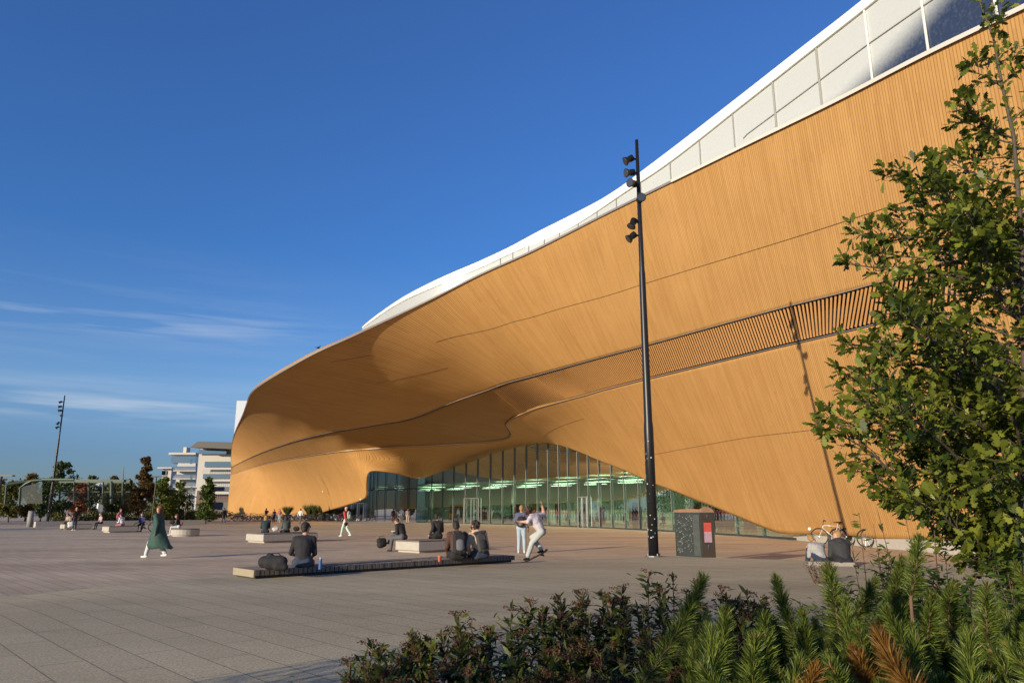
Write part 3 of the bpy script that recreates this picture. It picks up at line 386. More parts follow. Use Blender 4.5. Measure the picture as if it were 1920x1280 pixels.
R0 = [(2000, -27), (1920, 13), (1736, 101.6), (1562.5, 191.5), (1400, 271), (1260, 340), (1140, 399), (1000, 470), (900, 515), (800, 565), (662, 630), (595, 660), (540, 690), (500, 714), (480, 728), (469, 740), (463, 757), (456, 776), (442, 807), (435, 832), (433, 870)]
R2 = [(2000, 425), (1610, 540), (1460, 578.6), (1204, 649), (1135, 667.5), (1057, 689), (1000, 704.6), (950, 718), (906.7, 733.7), (865, 748), (825, 763.5), (784, 780), (750, 789), (717, 794), (665, 803), (615, 811), (556.7, 825.6), (504, 843), (470, 857), (433, 875)]
R3 = [(2000, 506), (1720, 587), (1596, 618.5), (1507, 639.5), (1482, 645), (1460, 650), (1300, 689), (1228, 706.5), (1204, 712), (1169, 721), (1130, 731), (1100, 740), (1066, 749), (1006.7, 765), (985, 773), (965, 782), (953, 790), (949, 796), (954, 805), (959, 812.5), (957, 818), (947.5, 822.7), (930, 826), (906.7, 828.5), (860, 832), (819, 834.4), (760, 837), (702.5, 841), (650, 845), (586, 853), (498, 869), (432.5, 889)]
BO = [(2000, 1019), (1880, 1015), (1719, 1010), (1644, 1008), (1597, 1004), (1530, 1002), (1464, 999.5), (1429, 988), (1383, 969), (1337, 950), (1298, 935), (1262, 920), (1229, 908), (1173, 883), (1120, 862), (1084.6, 849), (1061, 838.6), (1047, 834), (1028, 832.4), (1007, 832.6), (986, 836), (965, 840), (918, 852.6), (895, 862), (872.6, 869), (850, 876), (828, 884), (794, 895), (788, 896), (769, 892), (747.5, 886.6), (722.5, 883), (708, 881.6), (700.6, 882), (693.6, 883.4), (689, 888), (687, 895), (686, 915), (684, 933), (650, 946.6), (611, 958), (595, 963), (520, 968), (425, 969)]
def resample(poly, n, keys=None):
    P = np.array(poly, float); d = np.r_[0, np.cumsum(np.hypot(*(P[1:]-P[:-1]).T))]
    if keys is None: t = np.linspace(0, d[-1], n)
    else:
        t = keys
    # catmull-rom through points by chord length
    out = []
    for s in t:
        k = min(max(np.searchsorted(d, s, side='right')-1, 0), len(P)-2); u = (s-d[k])/(d[k+1]-d[k])
        p1, p2 = P[k], P[k+1]; L = d[k+1]-d[k]
        m1 = (P[k+1]-P[k-1])/(d[k+1]-d[k-1])*L if k > 0 else p2-p1
        m2 = (P[k+2]-P[k])/(d[k+2]-d[k])*L if k < len(P)-2 else p2-p1
        h = ((2*u**3-3*u**2+1)*p1+(u**3-2*u**2+u)*m1+(-2*u**3+3*u**2)*p2+(u**3-u**2)*m2)
        out.append(h)
    return np.array(out)
def arclen(poly): P = np.array(poly, float); return np.r_[0, np.cumsum(np.hypot(*(P[1:]-P[:-1]).T))]
def paired(polyA, polyB, pairs, step):
    """matching points along two curves; pairs = index pairs"""
    dA = arclen(polyA); dB = arclen(polyB); tA = []; tB = []
    for (a0, b0), (a1, b1) in zip(pairs[:-1], pairs[1:]):
        L = max(dA[a1]-dA[a0], dB[b1]-dB[b0]); n = max(2, int(L/step))
        tA += list(np.linspace(dA[a0], dA[a1], n, endpoint=False)); tB += list(np.linspace(dB[b0], dB[b1], n, endpoint=False))
    tA.append(dA[pairs[-1][0]]); tB.append(dB[pairs[-1][1]])
    return resample(polyA, 0, tA), resample(polyB, 0, tB)
def ix(poly, x, nth=0): return [i for i, p in enumerate(poly) if abs(p[0]-x) < .6][nth]
lib = empty('library_building', (15.5, 40, 0), 0, 'large library clad in curving golden spruce boards over a glass entrance', 'building')
bpy.context.view_layer.update()
LIBI = Matrix.Translation((-15.5, -40, 0))
def lp(P): return LIBI @ Vector(P)
def sheet(name, A, B, rows, mt, out=0.0, thick=.25, parent=lib, w0=0.0, w1=1.0):
    n = len(A); V = []
    for r_ in range(rows+1):
        f = r_/rows
        for a, b in zip(A, B):
            q = a+(b-a)*f; V.append(lp(wood_pt(q[0], q[1], out)))
    Fc = [(r_*n+k, (r_+1)*n+k, (r_+1)*n+k+1, r_*n+k+1) for r_ in range(rows) for k in range(n-1)]
    o = mk(name, V, Fc, mt, parent, True)
    if thick:
        s = o.modifiers.new('s', 'SOLIDIFY'); s.thickness = thick; s.offset = 1.0
    return o
# upper panel
prs = [(0, 0), (ix(R0, 1400), ix(R2, 1460)), (ix(R0, 1140), ix(R2, 1204)), (ix(R0, 1000), ix(R2, 1135)), (ix(R0, 900), ix(R2, 1057)), (ix(R0, 800), ix(R2, 1000)), (ix(R0, 662), ix(R2, 906.7)), (ix(R0, 595), ix(R2, 825)), (ix(R0, 540), ix(R2, 784)), (ix(R0, 500), ix(R2, 717)), (ix(R0, 469), ix(R2, 615)), (ix(R0, 456), ix(R2, 556.7)), (ix(R0, 442), ix(R2, 504)), (len(R0)-1, len(R2)-1)]
A, B = paired(R0, R2, prs, 7)
up_o = sheet('upper_cladding', A, B, 46, WOOD)
# recessed band
prs = [(0, 0), (ix(R2, 1610), ix(R3, 1596)), (ix(R2, 1460), ix(R3, 1482)), (ix(R2, 1204), ix(R3, 1228)), (ix(R2, 1135), ix(R3, 1169)), (ix(R2, 1057), ix(R3, 1100)), (ix(R2, 1000), ix(R3, 1066)), (ix(R2, 950), ix(R3, 1006.7)), (ix(R2, 906.7), ix(R3, 965)), (ix(R2, 865), ix(R3, 949)), (ix(R2, 825), ix(R3, 959)), (ix(R2, 784), ix(R3, 906.7)), (ix(R2, 717), ix(R3, 819)), (ix(R2, 665), ix(R3, 702.5)), (ix(R2, 615), ix(R3, 650)), (ix(R2, 556.7), ix(R3, 586)), (ix(R2, 504), ix(R3, 498)), (len(R2)-1, len(R3)-1)]
A2, B2 = paired(R2, R3, prs, 7)
kcut = next(i for i, q in enumerate(A2) if q[0] < 925)
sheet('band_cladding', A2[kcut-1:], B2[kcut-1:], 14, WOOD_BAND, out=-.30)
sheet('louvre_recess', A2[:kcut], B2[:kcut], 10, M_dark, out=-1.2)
# lower panel
prs = [(0, 0), (ix(R3, 1596), ix(BO, 1719)), (ix(R3, 1460), ix(BO, 1597)), (ix(R3, 1300), ix(BO, 1464)), (ix(R3, 1204), ix(BO, 1337)), (ix(R3, 1066), ix(BO, 1173)), (ix(R3, 1006.7), ix(BO, 1061)), (ix(R3, 965), ix(BO, 1028)), (ix(R3, 949), ix(BO, 1007)), (ix(R3, 959), ix(BO, 986)), (ix(R3, 947.5), ix(BO, 965)), (ix(R3, 906.7), ix(BO, 895)), (ix(R3, 819), ix(BO, 794)), (ix(R3, 760), ix(BO, 747.5)), (ix(R3, 702.5), ix(BO, 693.6)), (ix(R3, 650), ix(BO, 684)), (ix(R3, 586), ix(BO, 611)), (ix(R3, 498), ix(BO, 520)), (len(R3)-1, len(BO)-1)]
A3, B3 = paired(R3, BO, prs, 6)
sheet('lower_cladding', A3, B3, 40, WOOD)
# slats of the louvre band: evenly spaced along the facade
def slats():
    PA = [wood_pt(*q) for q in A2[:kcut+1]]; PB = [wood_pt(*q) for q in B2[:kcut+1]]
    um = np.maximum.accumulate(np.array([(p.dot(FD)+r.dot(FD))/2 for p, r in zip(PA, PB)])); mbb = MB(); u = um[0]+.2; ks = np.arange(len(um))
    while u < um[-1]:
        t = float(np.interp(u, um, ks)); k = min(int(t), len(um)-2); f0 = t-k; qa = A2[k]+(A2[k+1]-A2[k])*f0; qb = B2[k]+(B2[k+1]-B2[k])*f0
        pts = [lp(wood_pt(qa[0]+(qb[0]-qa[0])*f, qa[1]+(qb[1]-qa[1])*f, -.08)) for f in (.04, .3, .6, .95)]
        n0 = (pts[1]-pts[0]).cross(FD)
        mbb.bar(pts, .092, .045, up=[n0]*4)
        u += .235
    return mbb
ix_hook = int(np.argmin(np.abs(B2[:, 0]-949)+np.abs(B2[:, 1]-796)))
slats().build('louvre_slats', M_slat, lib)
# metal edge strips
def strip(name, poly, w, h, mt, out=0.0, step=6, t0=0, t1=1, dy=0.0, parent=lib):
    L = arclen(poly)[-1]; q = resample(poly, 0, np.linspace(L*t0, L*t1, max(3, int(L*(t1-t0)/step))))
    pts = [wood_pt(a, b+dy, out) for a, b in q]; m_ = MB()
    m_.bar([lp(p) for p in pts], w, h, up=[-(p-Vector((0, 0, EYE))).normalized() for p in pts]); return m_.build(name, mt, parent)
strip('edge_strip', R2, .028, .08, M_trim, out=.04)
strip('edge_strip', R3, .028, .08, M_trim, out=.04)
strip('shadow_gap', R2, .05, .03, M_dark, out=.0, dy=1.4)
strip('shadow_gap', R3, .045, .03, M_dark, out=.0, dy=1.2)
strip('roof_edge_strip', R0, .12, .16, M_trim, out=.05, dy=-.8)
S1 = [(1750, 362), (1667, 388), (1500, 442), (1240, 522), (1198.6, 535), (1140.7, 553.6), (1053, 577.7), (996, 595), (960, 604), (921, 616.7), (846.7, 632.6), (818, 641)]
S2 = [(839.6, 689), (788, 701.7), (708.5, 718.5)]
S3 = [(620, 678.6), (664, 671.6), (699.7, 665)]
S4 = [(1720, 782), (1565, 801), (1495, 809), (1401.5, 820), (1284, 841), (1225, 852)]
S5 = [(1021, 822.5), (1021.5, 819), (1023, 815.6), (1029.5, 810), (1049, 800), (1072, 791.6), (1095, 784.7)]
for s_, w_ in ((S1, .028), (S2, .02), (S3, .02), (S4, .02), (S5, .022)): strip('cladding_joint', s_, w_, .02, mat('joint_brown', (.10, .05, .02), .8), out=.012)
# ---- the entrance glass wall
GCO = [-4.55945447e-05, 3.14832602e-03, -2.17958327e-01, 2.25014933e+01]
def gl_x(Y): return ((GCO[0]*Y+GCO[1])*Y+GCO[2])*Y+GCO[3]
GY_ = np.linspace(41.0, 102.5, 2000); GX_ = gl_x(GY_); GR = GX_/GY_
def glass_base(px):
    r = ray(px, 980); k = r.x/r.y; i = int(np.argmin(np.abs(GR-k))); return Vector((GX_[i], GY_[i], 0))
BOTI = sorted([(p[0], p[1]) for p in BO if 786 < p[0] < 1466])
def bo_z(B):
    k = B.x/B.y; px = 960+k*(CP*F_PX)   # first guess then refine: height of the boards over this base point
    y = 900
    for _ in range(6):
        r = ray(px, y); px += (k-r.x/r.y)*F_PX; y = interp(BOTI, px)
    r = ray(px, y); return EYE+r.z*(B.y/r.y)
mull_px = [808, 829, 850, 872.6, 895, 919, 942.4, 965, 987.4, 1008.5, 1029, 1049, 1067, 1085, 1105, 1125.7, 1148.5, 1173, 1200, 1229, 1262, 1297, 1337, 1382, 1431]
gls = MB(); NG = 140
yy = np.linspace(41.3, 101.8, NG)
pts = [Vector((gl_x(Y)+.0, Y, 0)) for Y in yy]; zs = [max(.05, bo_z(p))+.5 for p in pts]
for k in range(NG-1):
    gls.quad(lp((pts[k].x, pts[k].y, .02)), lp((pts[k+1].x, pts[k+1].y, .02)), lp((pts[k+1].x, pts[k+1].y, zs[k+1])), lp((pts[k].x, pts[k].y, zs[k])))
gls.build('entrance_glass', M_glass, lib, smooth=True)
M_mull = mat('mullion_metal', (.05, .055, .055), .45, .3)
for px in mull_px:
    B = glass_base(px); z = bo_z(B)+.1
    mu_ = MB(); mu_.box(lp((B.x-.06, B.y-.04, z/2)), (.05, .14, z), R(-20)); mu_.build('mullion', M_mull, lib)
tr = MB(); tr.bar([lp((gl_x(Y)-.09, Y, 4.3)) for Y in np.linspace(60.5, 101.5, 40)], .07, .09); tr.build('transom', M_mull, lib)
tr = MB(); tr.bar([lp((gl_x(Y)-.06, Y, .06)) for Y in np.linspace(41.5, 101.5, 60)], .12, .12); tr.build('glass_sill', M_mull, lib)
# glass drum and the left part of the entrance
M_drum = glassmat('drum_glass', (.42, .55, .52), .5)
D1 = [(790, 977.6), (771, 977.2), (750, 977), (730, 977), (712, 977), (700, 977), (692, 976.8), (688, 976.2)]
dpt = [Vector((-12.3, 97.6, 0)), Vector((-14.2, 100, 0)), Vector((-16.2, 102.6, 0)), Vector((-17.9, 104.3, 0)), Vector((-19.2, 105.6, 0)), Vector((-20.0, 106.8, 0)), Vector((-20.8, 108.6, 0)), Vector((-21.9, 112.6, 0))]
TOPD = [(686, 893), (687.5, 889), (693.6, 883), (700.6, 881.5), (722.5, 882.5), (747.5, 886), (769, 891.5), (790, 896), (800, 893)]
def pxof(B):
    d = B-Vector((0, 0, EYE)); fw = d.y*CP+d.z*SP; return 960+F_PX*d.x/fw, 640-F_PX*(-d.y*SP+d.z*CP)/fw
def z_at(B, ytab):
    px = pxof(B)[0]
    for _ in range(3):
        y = interp(ytab, px); r = ray(px, y); z = EYE+r.z*(B.y/r.y); px = pxof(Vector((B.x, B.y, z)))[0]
    return z
dm = MB(); fine = []
for k in range(len(dpt)-1):
    for f in (0, .25, .5, .75): fine.append(dpt[k].lerp(dpt[k+1], f))
fine.append(dpt[-1]); zt = [z_at(b, TOPD)+.25 for b in fine]
for k in range(len(fine)-1):
    a, b = fine[k], fine[k+1]; dm.quad(lp((a.x, a.y, .02)), lp((b.x, b.y, .02)), lp((b.x, b.y, zt[k+1])), lp((a.x, a.y, zt[k])))
dm.build('curved_entrance_glass', M_drum, lib, smooth=True)
for k in (0, 3, 7, 11, 15, 18, 21, 24, 28):
    a = fine[min(k, len(fine)-1)]; mu_ = MB(); mu_.box(lp((a.x-.06, a.y-.1, zt[min(k, len(fine)-1)]/2)), (.09, .09, zt[min(k, len(fine)-1)]-.1)); mu_.build('mullion', M_mull, lib)
tr = MB(); tr.bar([lp((a.x-.08, a.y-.08, 4.3)) for a in fine], .1, .14); tr.build('transom', M_mull, lib)
wc = MB(); c_ = Vector((-14.6, 104.5, 0)); wc.box(lp((c_.x, c_.y, 3.6)), (.9, .6, 7.2)); wc.build('timber_column', M_slat, lib)
# left end: dark glass under the rising bottom edge, white door frame
lg = MB(); B0 = Vector((-21.6, 111.5, 0)); B1 = Vector((-31.5, 122.6, 0)); tabL = [(590, 962), (611, 956), (650, 944), (690, 929)]
prev = None
for f in np.linspace(0, 1, 12):
    b = B0.lerp(B1, f); z = max(.1, z_at(b, tabL))+.4
    if prev: lg.quad(lp((prev[0].x, prev[0].y, .02)), lp((b.x, b.y, .02)), lp((b.x, b.y, z)), lp((prev[0].x, prev[0].y, prev[1])))
    prev = (b, z)
lg.build('side_glass', M_winglass, lib)
df = MB(); a = B0.lerp(B1, .06); b = B0.lerp(B1, .26)
for f in (.03, .15, .27):
    q = B0.lerp(B1, f); df.box(lp((q.x-.1, q.y-.1, 1.25)), (.14, .14, 2.5))
df.bar([lp((B0.lerp(B1, .03).x-.1, B0.lerp(B1, .03).y-.1, 2.55)), lp((B0.lerp(B1, .27).x-.1, B0.lerp(B1, .27).y-.1, 2.55))], .14, .14)
df.build('side_door', M_white, lib)
# entrance doors (pale frames)
for px0, px1, zt_ in ((872, 899, 2.9), (1087, 1105, 2.75)):
    a = glass_base(px0); b = glass_base(px1); off = Vector((-.16, -.1, 0)); d_ = MB()
    for f in (0, .5, 1): q = a.lerp(b, f)+off; d_.box(lp((q.x, q.y, zt_/2)), (.1, .1, zt_))
    d_.bar([lp(a+off+Vector((0, 0, zt_+.04))), lp(b+off+Vector((0, 0, zt_+.04)))], .1, .09); d_.build('entrance_door', mat('door_metal', (.25, .26, .25), .4, .4), lib)
# ---- concrete plinth under the right half
pl = MB(); base = [(1465, 1009), (1497, 1012.5), (1530, 1016), (1597, 1021.6)]
bl = [gp(*q) for q in base]+[wood_pt(1719, 1010), wood_pt(1880, 1015), wood_pt(2000, 1019)]
for q in bl: q.z = 0
tz = [.20, .26, .33, .42, .45, .48, .5]
for k in range(len(bl)-1):
    a, b = bl[k], bl[k+1]; n_ = Vector((.9, .3, 0))
    pl.add([lp((a.x, a.y, 0)), lp((b.x, b.y, 0)), lp((b.x, b.y, tz[k+1])), lp((a.x, a.y, tz[k])), lp(a+n_), lp(b+n_), lp(Vector((b.x, b.y, tz[k+1]))+n_), lp(Vector((a.x, a.y, tz[k]))+n_)],
           [(0, 1, 2, 3), (3, 2, 6, 7), (5, 4, 7, 6)])
pl.build('plinth', M_conc, lib)
# ---- inside: floor, back wall, ceiling, lights, furniture
M_in = mat('interior_wall', (.62, .70, .58), .8, var=.05, scale=.3)
iu = MB(); iw = MB(); inn = Vector((.84, .5426, 0)); N_ = 30; iy = np.linspace(38, 118, N_); ip = [Vector((gl_x(min(Y, 104))-(max(Y-104, 0))*.7, Y, 0))+inn*15 for Y in iy]
for k in range(N_-1):
    a, b = ip[k], ip[k+1]; iw.quad(lp((a.x, a.y, .01)), lp((b.x, b.y, .01)), lp((b.x, b.y, 4.7)), lp((a.x, a.y, 4.7))); iu.quad(lp((a.x-.1, a.y-.1, 4.7)), lp((b.x-.1, b.y-.1, 4.7)), lp((b.x-.1, b.y-.1, 11)), lp((a.x-.1, a.y-.1, 11)))
iw.build('interior_wall', M_in, lib); iu.build('interior_upper_wall', mat('upper_inside', (.06, .055, .045), .9), lib)
ic = MB()
for k in range(N_-1):
    a, b = ip[k], ip[k+1]; a2, b2 = a-inn*14.2, b-inn*14.2
    ic.quad(lp((a.x, a.y, 4.6)), lp((b.x, b.y, 4.6)), lp((b2.x, b2.y, 4.9)), lp((a2.x, a2.y, 4.9)))
ic.build('interior_ceiling', mat('interior_ceiling', (.55, .60, .50), .8), lib)
fl_ = MB()
for k in range(N_-1):
    a, b = ip[k], ip[k+1]; a2, b2 = a-inn*14.9, b-inn*14.9
    fl_.quad(lp((a2.x, a2.y, .012)), lp((b2.x, b2.y, .012)), lp((b.x, b.y, .012)), lp((a.x, a.y, .012)))
fl_.build('interior_floor', mat('interior_floor', (.30, .28, .24), .4), lib)
M_lit = emis('ceiling_light', (.86, 1.0, .80), 5)
for k in range(2, N_-2, 2):
    for dd in (4, 8.5, 12.5):
        q = ip[k]-inn*dd; l_ = MB(); l_.box(lp((q.x, q.y, 4.52)), (1.2, 2.8, .06), math.atan2(-FD.x, FD.y)); l_.build('ceiling_light', M_lit, lib)
rng = random.Random(5)
for k in range(34):
    f = rng.random(); i = int(f*(N_-8))+1; q = ip[i]-inn*rng.uniform(3.2, 13); h_ = rng.choice([.8, 1.0, 1.9, 2.3]); m_ = rng.choice([M_black, mat('seat_red', (.28, .05, .04)), mat('shelf_wood', (.3, .18, .08)), M_white, M_mull])
    b_ = MB(); w_ = rng.uniform(.6, 2.2)
    if h_ < 1.2: b_.box(lp((q.x, q.y, h_-.05)), (w_, .7, .06), .6); [b_.box(lp((q.x+dx_*w_*.4, q.y+dx_*.3, h_/2)), (.07, .5, h_-.1), .6) for dx_ in (-1, 1)]
    else:
        b_.box(lp((q.x, q.y, h_/2)), (w_, .06, h_), .6)
        for zz in np.arange(.1, h_, .4): b_.box(lp((q.x-.15, q.y-.1, zz)), (w_, .4, .04), .6)
    b_.build('furniture', m_, lib)
for k in (5, 10, 15, 20, 25):
    q = ip[k]-inn*6; cl = MB(); cl.tube([lp((q.x, q.y, 0)), lp((q.x, q.y, 4.7))], .28, 14); cl.build('interior_column', M_white, lib, smooth=True)
# ---- white top storey
ROOF = [(657, 633), (691, 602), (726, 576), (760, 554), (800, 533), (830, 519), (860, 506), (904, 487), (955, 463), (1009, 434), (1066, 406), (1110, 384), (1140, 367.5), (1170, 348), (1200, 326), (1260, 281), (1309, 243.5), (1400, 173), (1500, 95), (1622, 0), (1760, -118), (1960, -300)]
SUB = [(657, 634), (691, 606), (752, 566), (830, 531), (904, 500), (955, 476), (992, 460), (1064, 428), (1105, 404), (1171, 360), (1260, 300), (1400, 190), (1500, 111), (1641, 0), (1770, -108), (1960, -285)]
DIA = [(1370, 290), (1400, 253), (1530, 157), (1622, 88), (1725, 16), (1749, 0), (1960, -150)]
def densify(t_): q_ = resample(t_, 0, np.linspace(0, arclen(t_)[-1], 260)); return [tuple(v) for v in q_]
ROOF = densify(ROOF); SUB = densify(SUB)
def zfrom(B, tab):
    px, py = pxof(B); z = B.z
    for _ in range(14):
        y = interp(tab, px); r = ray(px, y); z = EYE+r.z*(B.y/r.y); px = pxof(Vector((B.x, B.y, z)))[0]
    return z
def gapx(x): return .4*float(sst((x-650)/260.))
xs_ = np.concatenate([np.arange(644, 1400, 8), np.arange(1400, 1950, 5)]); WB = []
for x in xs_:
    b = wood_pt(x, interp(sorted(R0), x)); g_ = 1-float(sst((x-900)/300.)); b = b+Vector((.25+1.0*g_, .16+.65*g_, -.35+.30*g_)); WB.append(b)
def frit_mat():
    m = bpy.data.materials.new('fritted_glass'); m.use_nodes = True; nt = m.node_tree; b = nt.nodes['Principled BSDF']; out = nt.nodes['Material Output']
    a = nt.nodes.new('ShaderNodeAttribute'); a.attribute_name = 'clear'
    wv = nt.nodes.new('ShaderNodeTexNoise'); wv.inputs['Scale'].default_value = 9; tc = nt.nodes.new('ShaderNodeTexCoord'); nt.links.new(tc.outputs['Object'], wv.inputs['Vector'])
    ad = nt.nodes.new('ShaderNodeMath'); ad.operation = 'MULTIPLY_ADD'; ad.inputs[1].default_value = .25; nt.links.new(wv.outputs['Fac'], ad.inputs[0]); sb = nt.nodes.new('ShaderNodeMath'); sb.operation = 'SUBTRACT'; nt.links.new(a.outputs['Fac'], sb.inputs[0]); sb.inputs[1].default_value = .125; nt.links.new(sb.outputs[0], ad.inputs[2])
    mx = nt.nodes.new('ShaderNodeMixRGB'); mx.use_clamp = True; nt.links.new(ad.outputs[0], mx.inputs[0]); mx.inputs[1].default_value = (.50, .535, .52, 1); mx.inputs[2].default_value = (.030, .045, .085, 1)
    nt.links.new(mx.outputs[0], b.inputs['Base Color']); b.inputs['Roughness'].default_value = .22; b.inputs['Specular IOR Level'].default_value = .6
    return m
M_frit = frit_mat()
NV = 16; V = []; CL = []
for b, x in zip(WB, xs_):
    zt_ = max(b.z+gapx(x), zfrom(b, SUB)); zd = zfrom(b, DIA) if x > 1370 else b.z
    for k in range(NV+1):
        z = b.z+(zt_-b.z)*k/NV; V.append(lp((b.x, b.y, z)))
        t = (x-1440)/330.; v = (z-b.z)/max(.5, zd-b.z) if x > 1400 else 9
        c_ = sst((t-.15-.85*v)/.55+.4) if x > 1440 else 0
        if x > 1800: c_ = max(c_, sst((1.35-v)/.3))
        CL.append(float(np.clip(c_, 0, 1)))
n = NV+1; Fc = [(i*n+k, (i+1)*n+k, (i+1)*n+k+1, i*n+k+1) for i in range(len(WB)-1) for k in range(NV)]
uw = mk('upper_glass_wall', V, Fc, M_frit, lib, True)
ca = uw.data.attributes.new('clear', 'FLOAT', 'POINT'); ca.data.foreach_set('value', np.array(CL, dtype=np.float32))
fs = MB()
for k in range(len(WB)-1):
    a, b = WB[k], WB[k+1]; o1 = Vector((-.10, -.06, 0))*float(sst((xs_[k]-950)/250.)); za0, za1 = max(a.z+gapx(xs_[k]), zfrom(a, SUB)), max(a.z+gapx(xs_[k])+.05, zfrom(a, ROOF)); zb0, zb1 = max(b.z+gapx(xs_[k+1]), zfrom(b, SUB)), max(b.z+gapx(xs_[k+1])+.05, zfrom(b, ROOF))
    A_ = Vector((a.x, a.y, 0))+o1; B_ = Vector((b.x, b.y, 0))+o1; I_ = Vector((14, 9, 0))
    fs.quad(lp((A_.x, A_.y, za0-.1)), lp((B_.x, B_.y, zb0-.1)), lp((B_.x, B_.y, zb1)), lp((A_.x, A_.y, za1)))
    fs.quad(lp((A_.x, A_.y, za1)), lp((B_.x, B_.y, zb1)), lp((B_.x+I_.x, B_.y+I_.y, zb1)), lp((A_.x+I_.x, A_.y+I_.y, za1)))
    fs.quad(lp((A_.x, A_.y, za0-.1)), lp((A_.x+.5, A_.y+.3, za0-.1)), lp((B_.x+.5, B_.y+.3, zb0-.1)), lp((B_.x, B_.y, zb0-.1)))
fs.build('white_roof', M_white, lib, smooth=False)
M_join = mat('panel_joint', (.33, .33, .31), .6)
for px in [905.5, 934, 963, 994, 1029, 1065.6, 1105.7, 1152, 1200, 1251, 1309, 1376, 1450, 1534, 1630, 1737, 1864]:
    i = int(np.argmin(np.abs(xs_-px))); b = WB[i]; z1 = max(b.z+.4, zfrom(b, SUB))
    w_ = .04 if px < 1400 else .06
    j_ = MB(); j_.box(lp((b.x-.05, b.y-.03, (b.z+z1)/2)), (w_, w_, z1-b.z)); j_.build('panel_joint', M_join if px < 1600 else M_white, lib)
dj = MB(); dj.bar([lp(Vector((b.x-.03, b.y-.02, zfrom(b, DIA)))) for b, x in zip(WB, xs_) if x > 1385], .04, .035); dj.build('panel_joint', M_join, lib)
# white sill along the right part of the board edge
strip('white_sill', [p for p in R0 if p[0] > 1200], .14, .2, M_white, out=.1, dy=-1.5)
# balcony parapet glass + north end block of the top storey
nb = MB(); q0 = at(444, 751, 205); q1 = at(470, 751, 205); zb0 = at(440, 835, 176).z
nb.box(lp(((q0.x+q1.x)/2+4, 209, (q0.z+16)/2)), (q1.x-q0.x+8, 8, q0.z-16)); nb.build('north_roof_block', mat('north_glass', (.52, .57, .60), .25), lib)
# closing body behind the boards (roof slab and rear walls)
bd = MB(); top_in = [wood_pt(x, interp(sorted(R0), x)) for x in range(700, 1960, 40)]
for k in range(len(top_in)-1):
    a, b = top_in[k], top_in[k+1]; I_ = Vector((24, 15.5, 0)); a1 = a+Vector((6, 3.8, -.2)); b1 = b+Vector((6, 3.8, -.2))
    bd.quad(lp(a1), lp(b1), lp(b1+I_), lp(a1+I_)); bd.quad(lp(a1+I_), lp(b1+I_), lp((b1.x+I_.x, b1.y+I_.y, 0)), lp((a1.x+I_.x, a1.y+I_.y, 0)))
bd.build('rear_body', M_white, lib)
# south end wall closing the building
ew = MB(); edge = [wood_pt(1995, y) for y in np.linspace(-20, 1017, 26)]; edge.append(Vector((edge[-1].x, edge[-1].y, 0)))
for k in range(len(edge)-1):
    a, b = edge[k], edge[k+1]; I_ = Vector((26, 9, 0)); ew.quad(lp(a+Vector((.1, .1, 0))), lp(b+Vector((.1, .1, 0))), lp(Vector((edge[-1].x+26, edge[-1].y+9, b.z))), lp(Vector((edge[-1].x+26, edge[-1].y+9, a.z))))
ew.build('end_wall', mat('end_cladding', (.47, .275, .10), .8), lib)
# wall spotlights (small lit lamps under the boards)
for px, py in ((1084, 850), (786, 897), (605, 923), (1518, 993), (676, 938)):
    p = wood_pt(px, py-2, .12); s_ = MB(); s_.ball(lp(p), .09, 8); s_.build('wall_spotlight', M_white, lib, smooth=True)
# ================================================================ STREET FURNITURE
M_glow = mat('lamp_lens', (.10, .10, .10), .12, .6, spec=1)
def spotlight(parent, z, ang, tilt, off=.16, s=1.0):
    sp = MB(); d = Vector((math.cos(ang), math.sin(ang), 0)); p0 = Vector((0, 0, z)); p1 = p0+d*(off+.10)*s; ax = (d*math.cos(tilt)+Vector((0, 0, -math.sin(tilt)))).normalized()
    sp.tube([p0, p1], .035*s, 8); sp.ball(p1, .075*s, 8)
    c0 = p1-ax*.10*s; c1 = p1+ax*.22*s; sp.tube([c0, c0+ax*.12*s, c0+ax*.2*s, c1], [.07*s, .095*s, .10*s, .155*s], 14)
    for k in range(3): q = c0+ax*(.02+.05*k)*s; sp.tube([q, q+ax*.012*s], .115*s, 12)
    o = sp.build('spotlight', M_black, parent, smooth=False)
    l_ = MB(); l_.tube([c1+ax*.004, c1+ax*.02*s], [.135*s, .12*s], 14); l_.build('lens', M_glow, o)
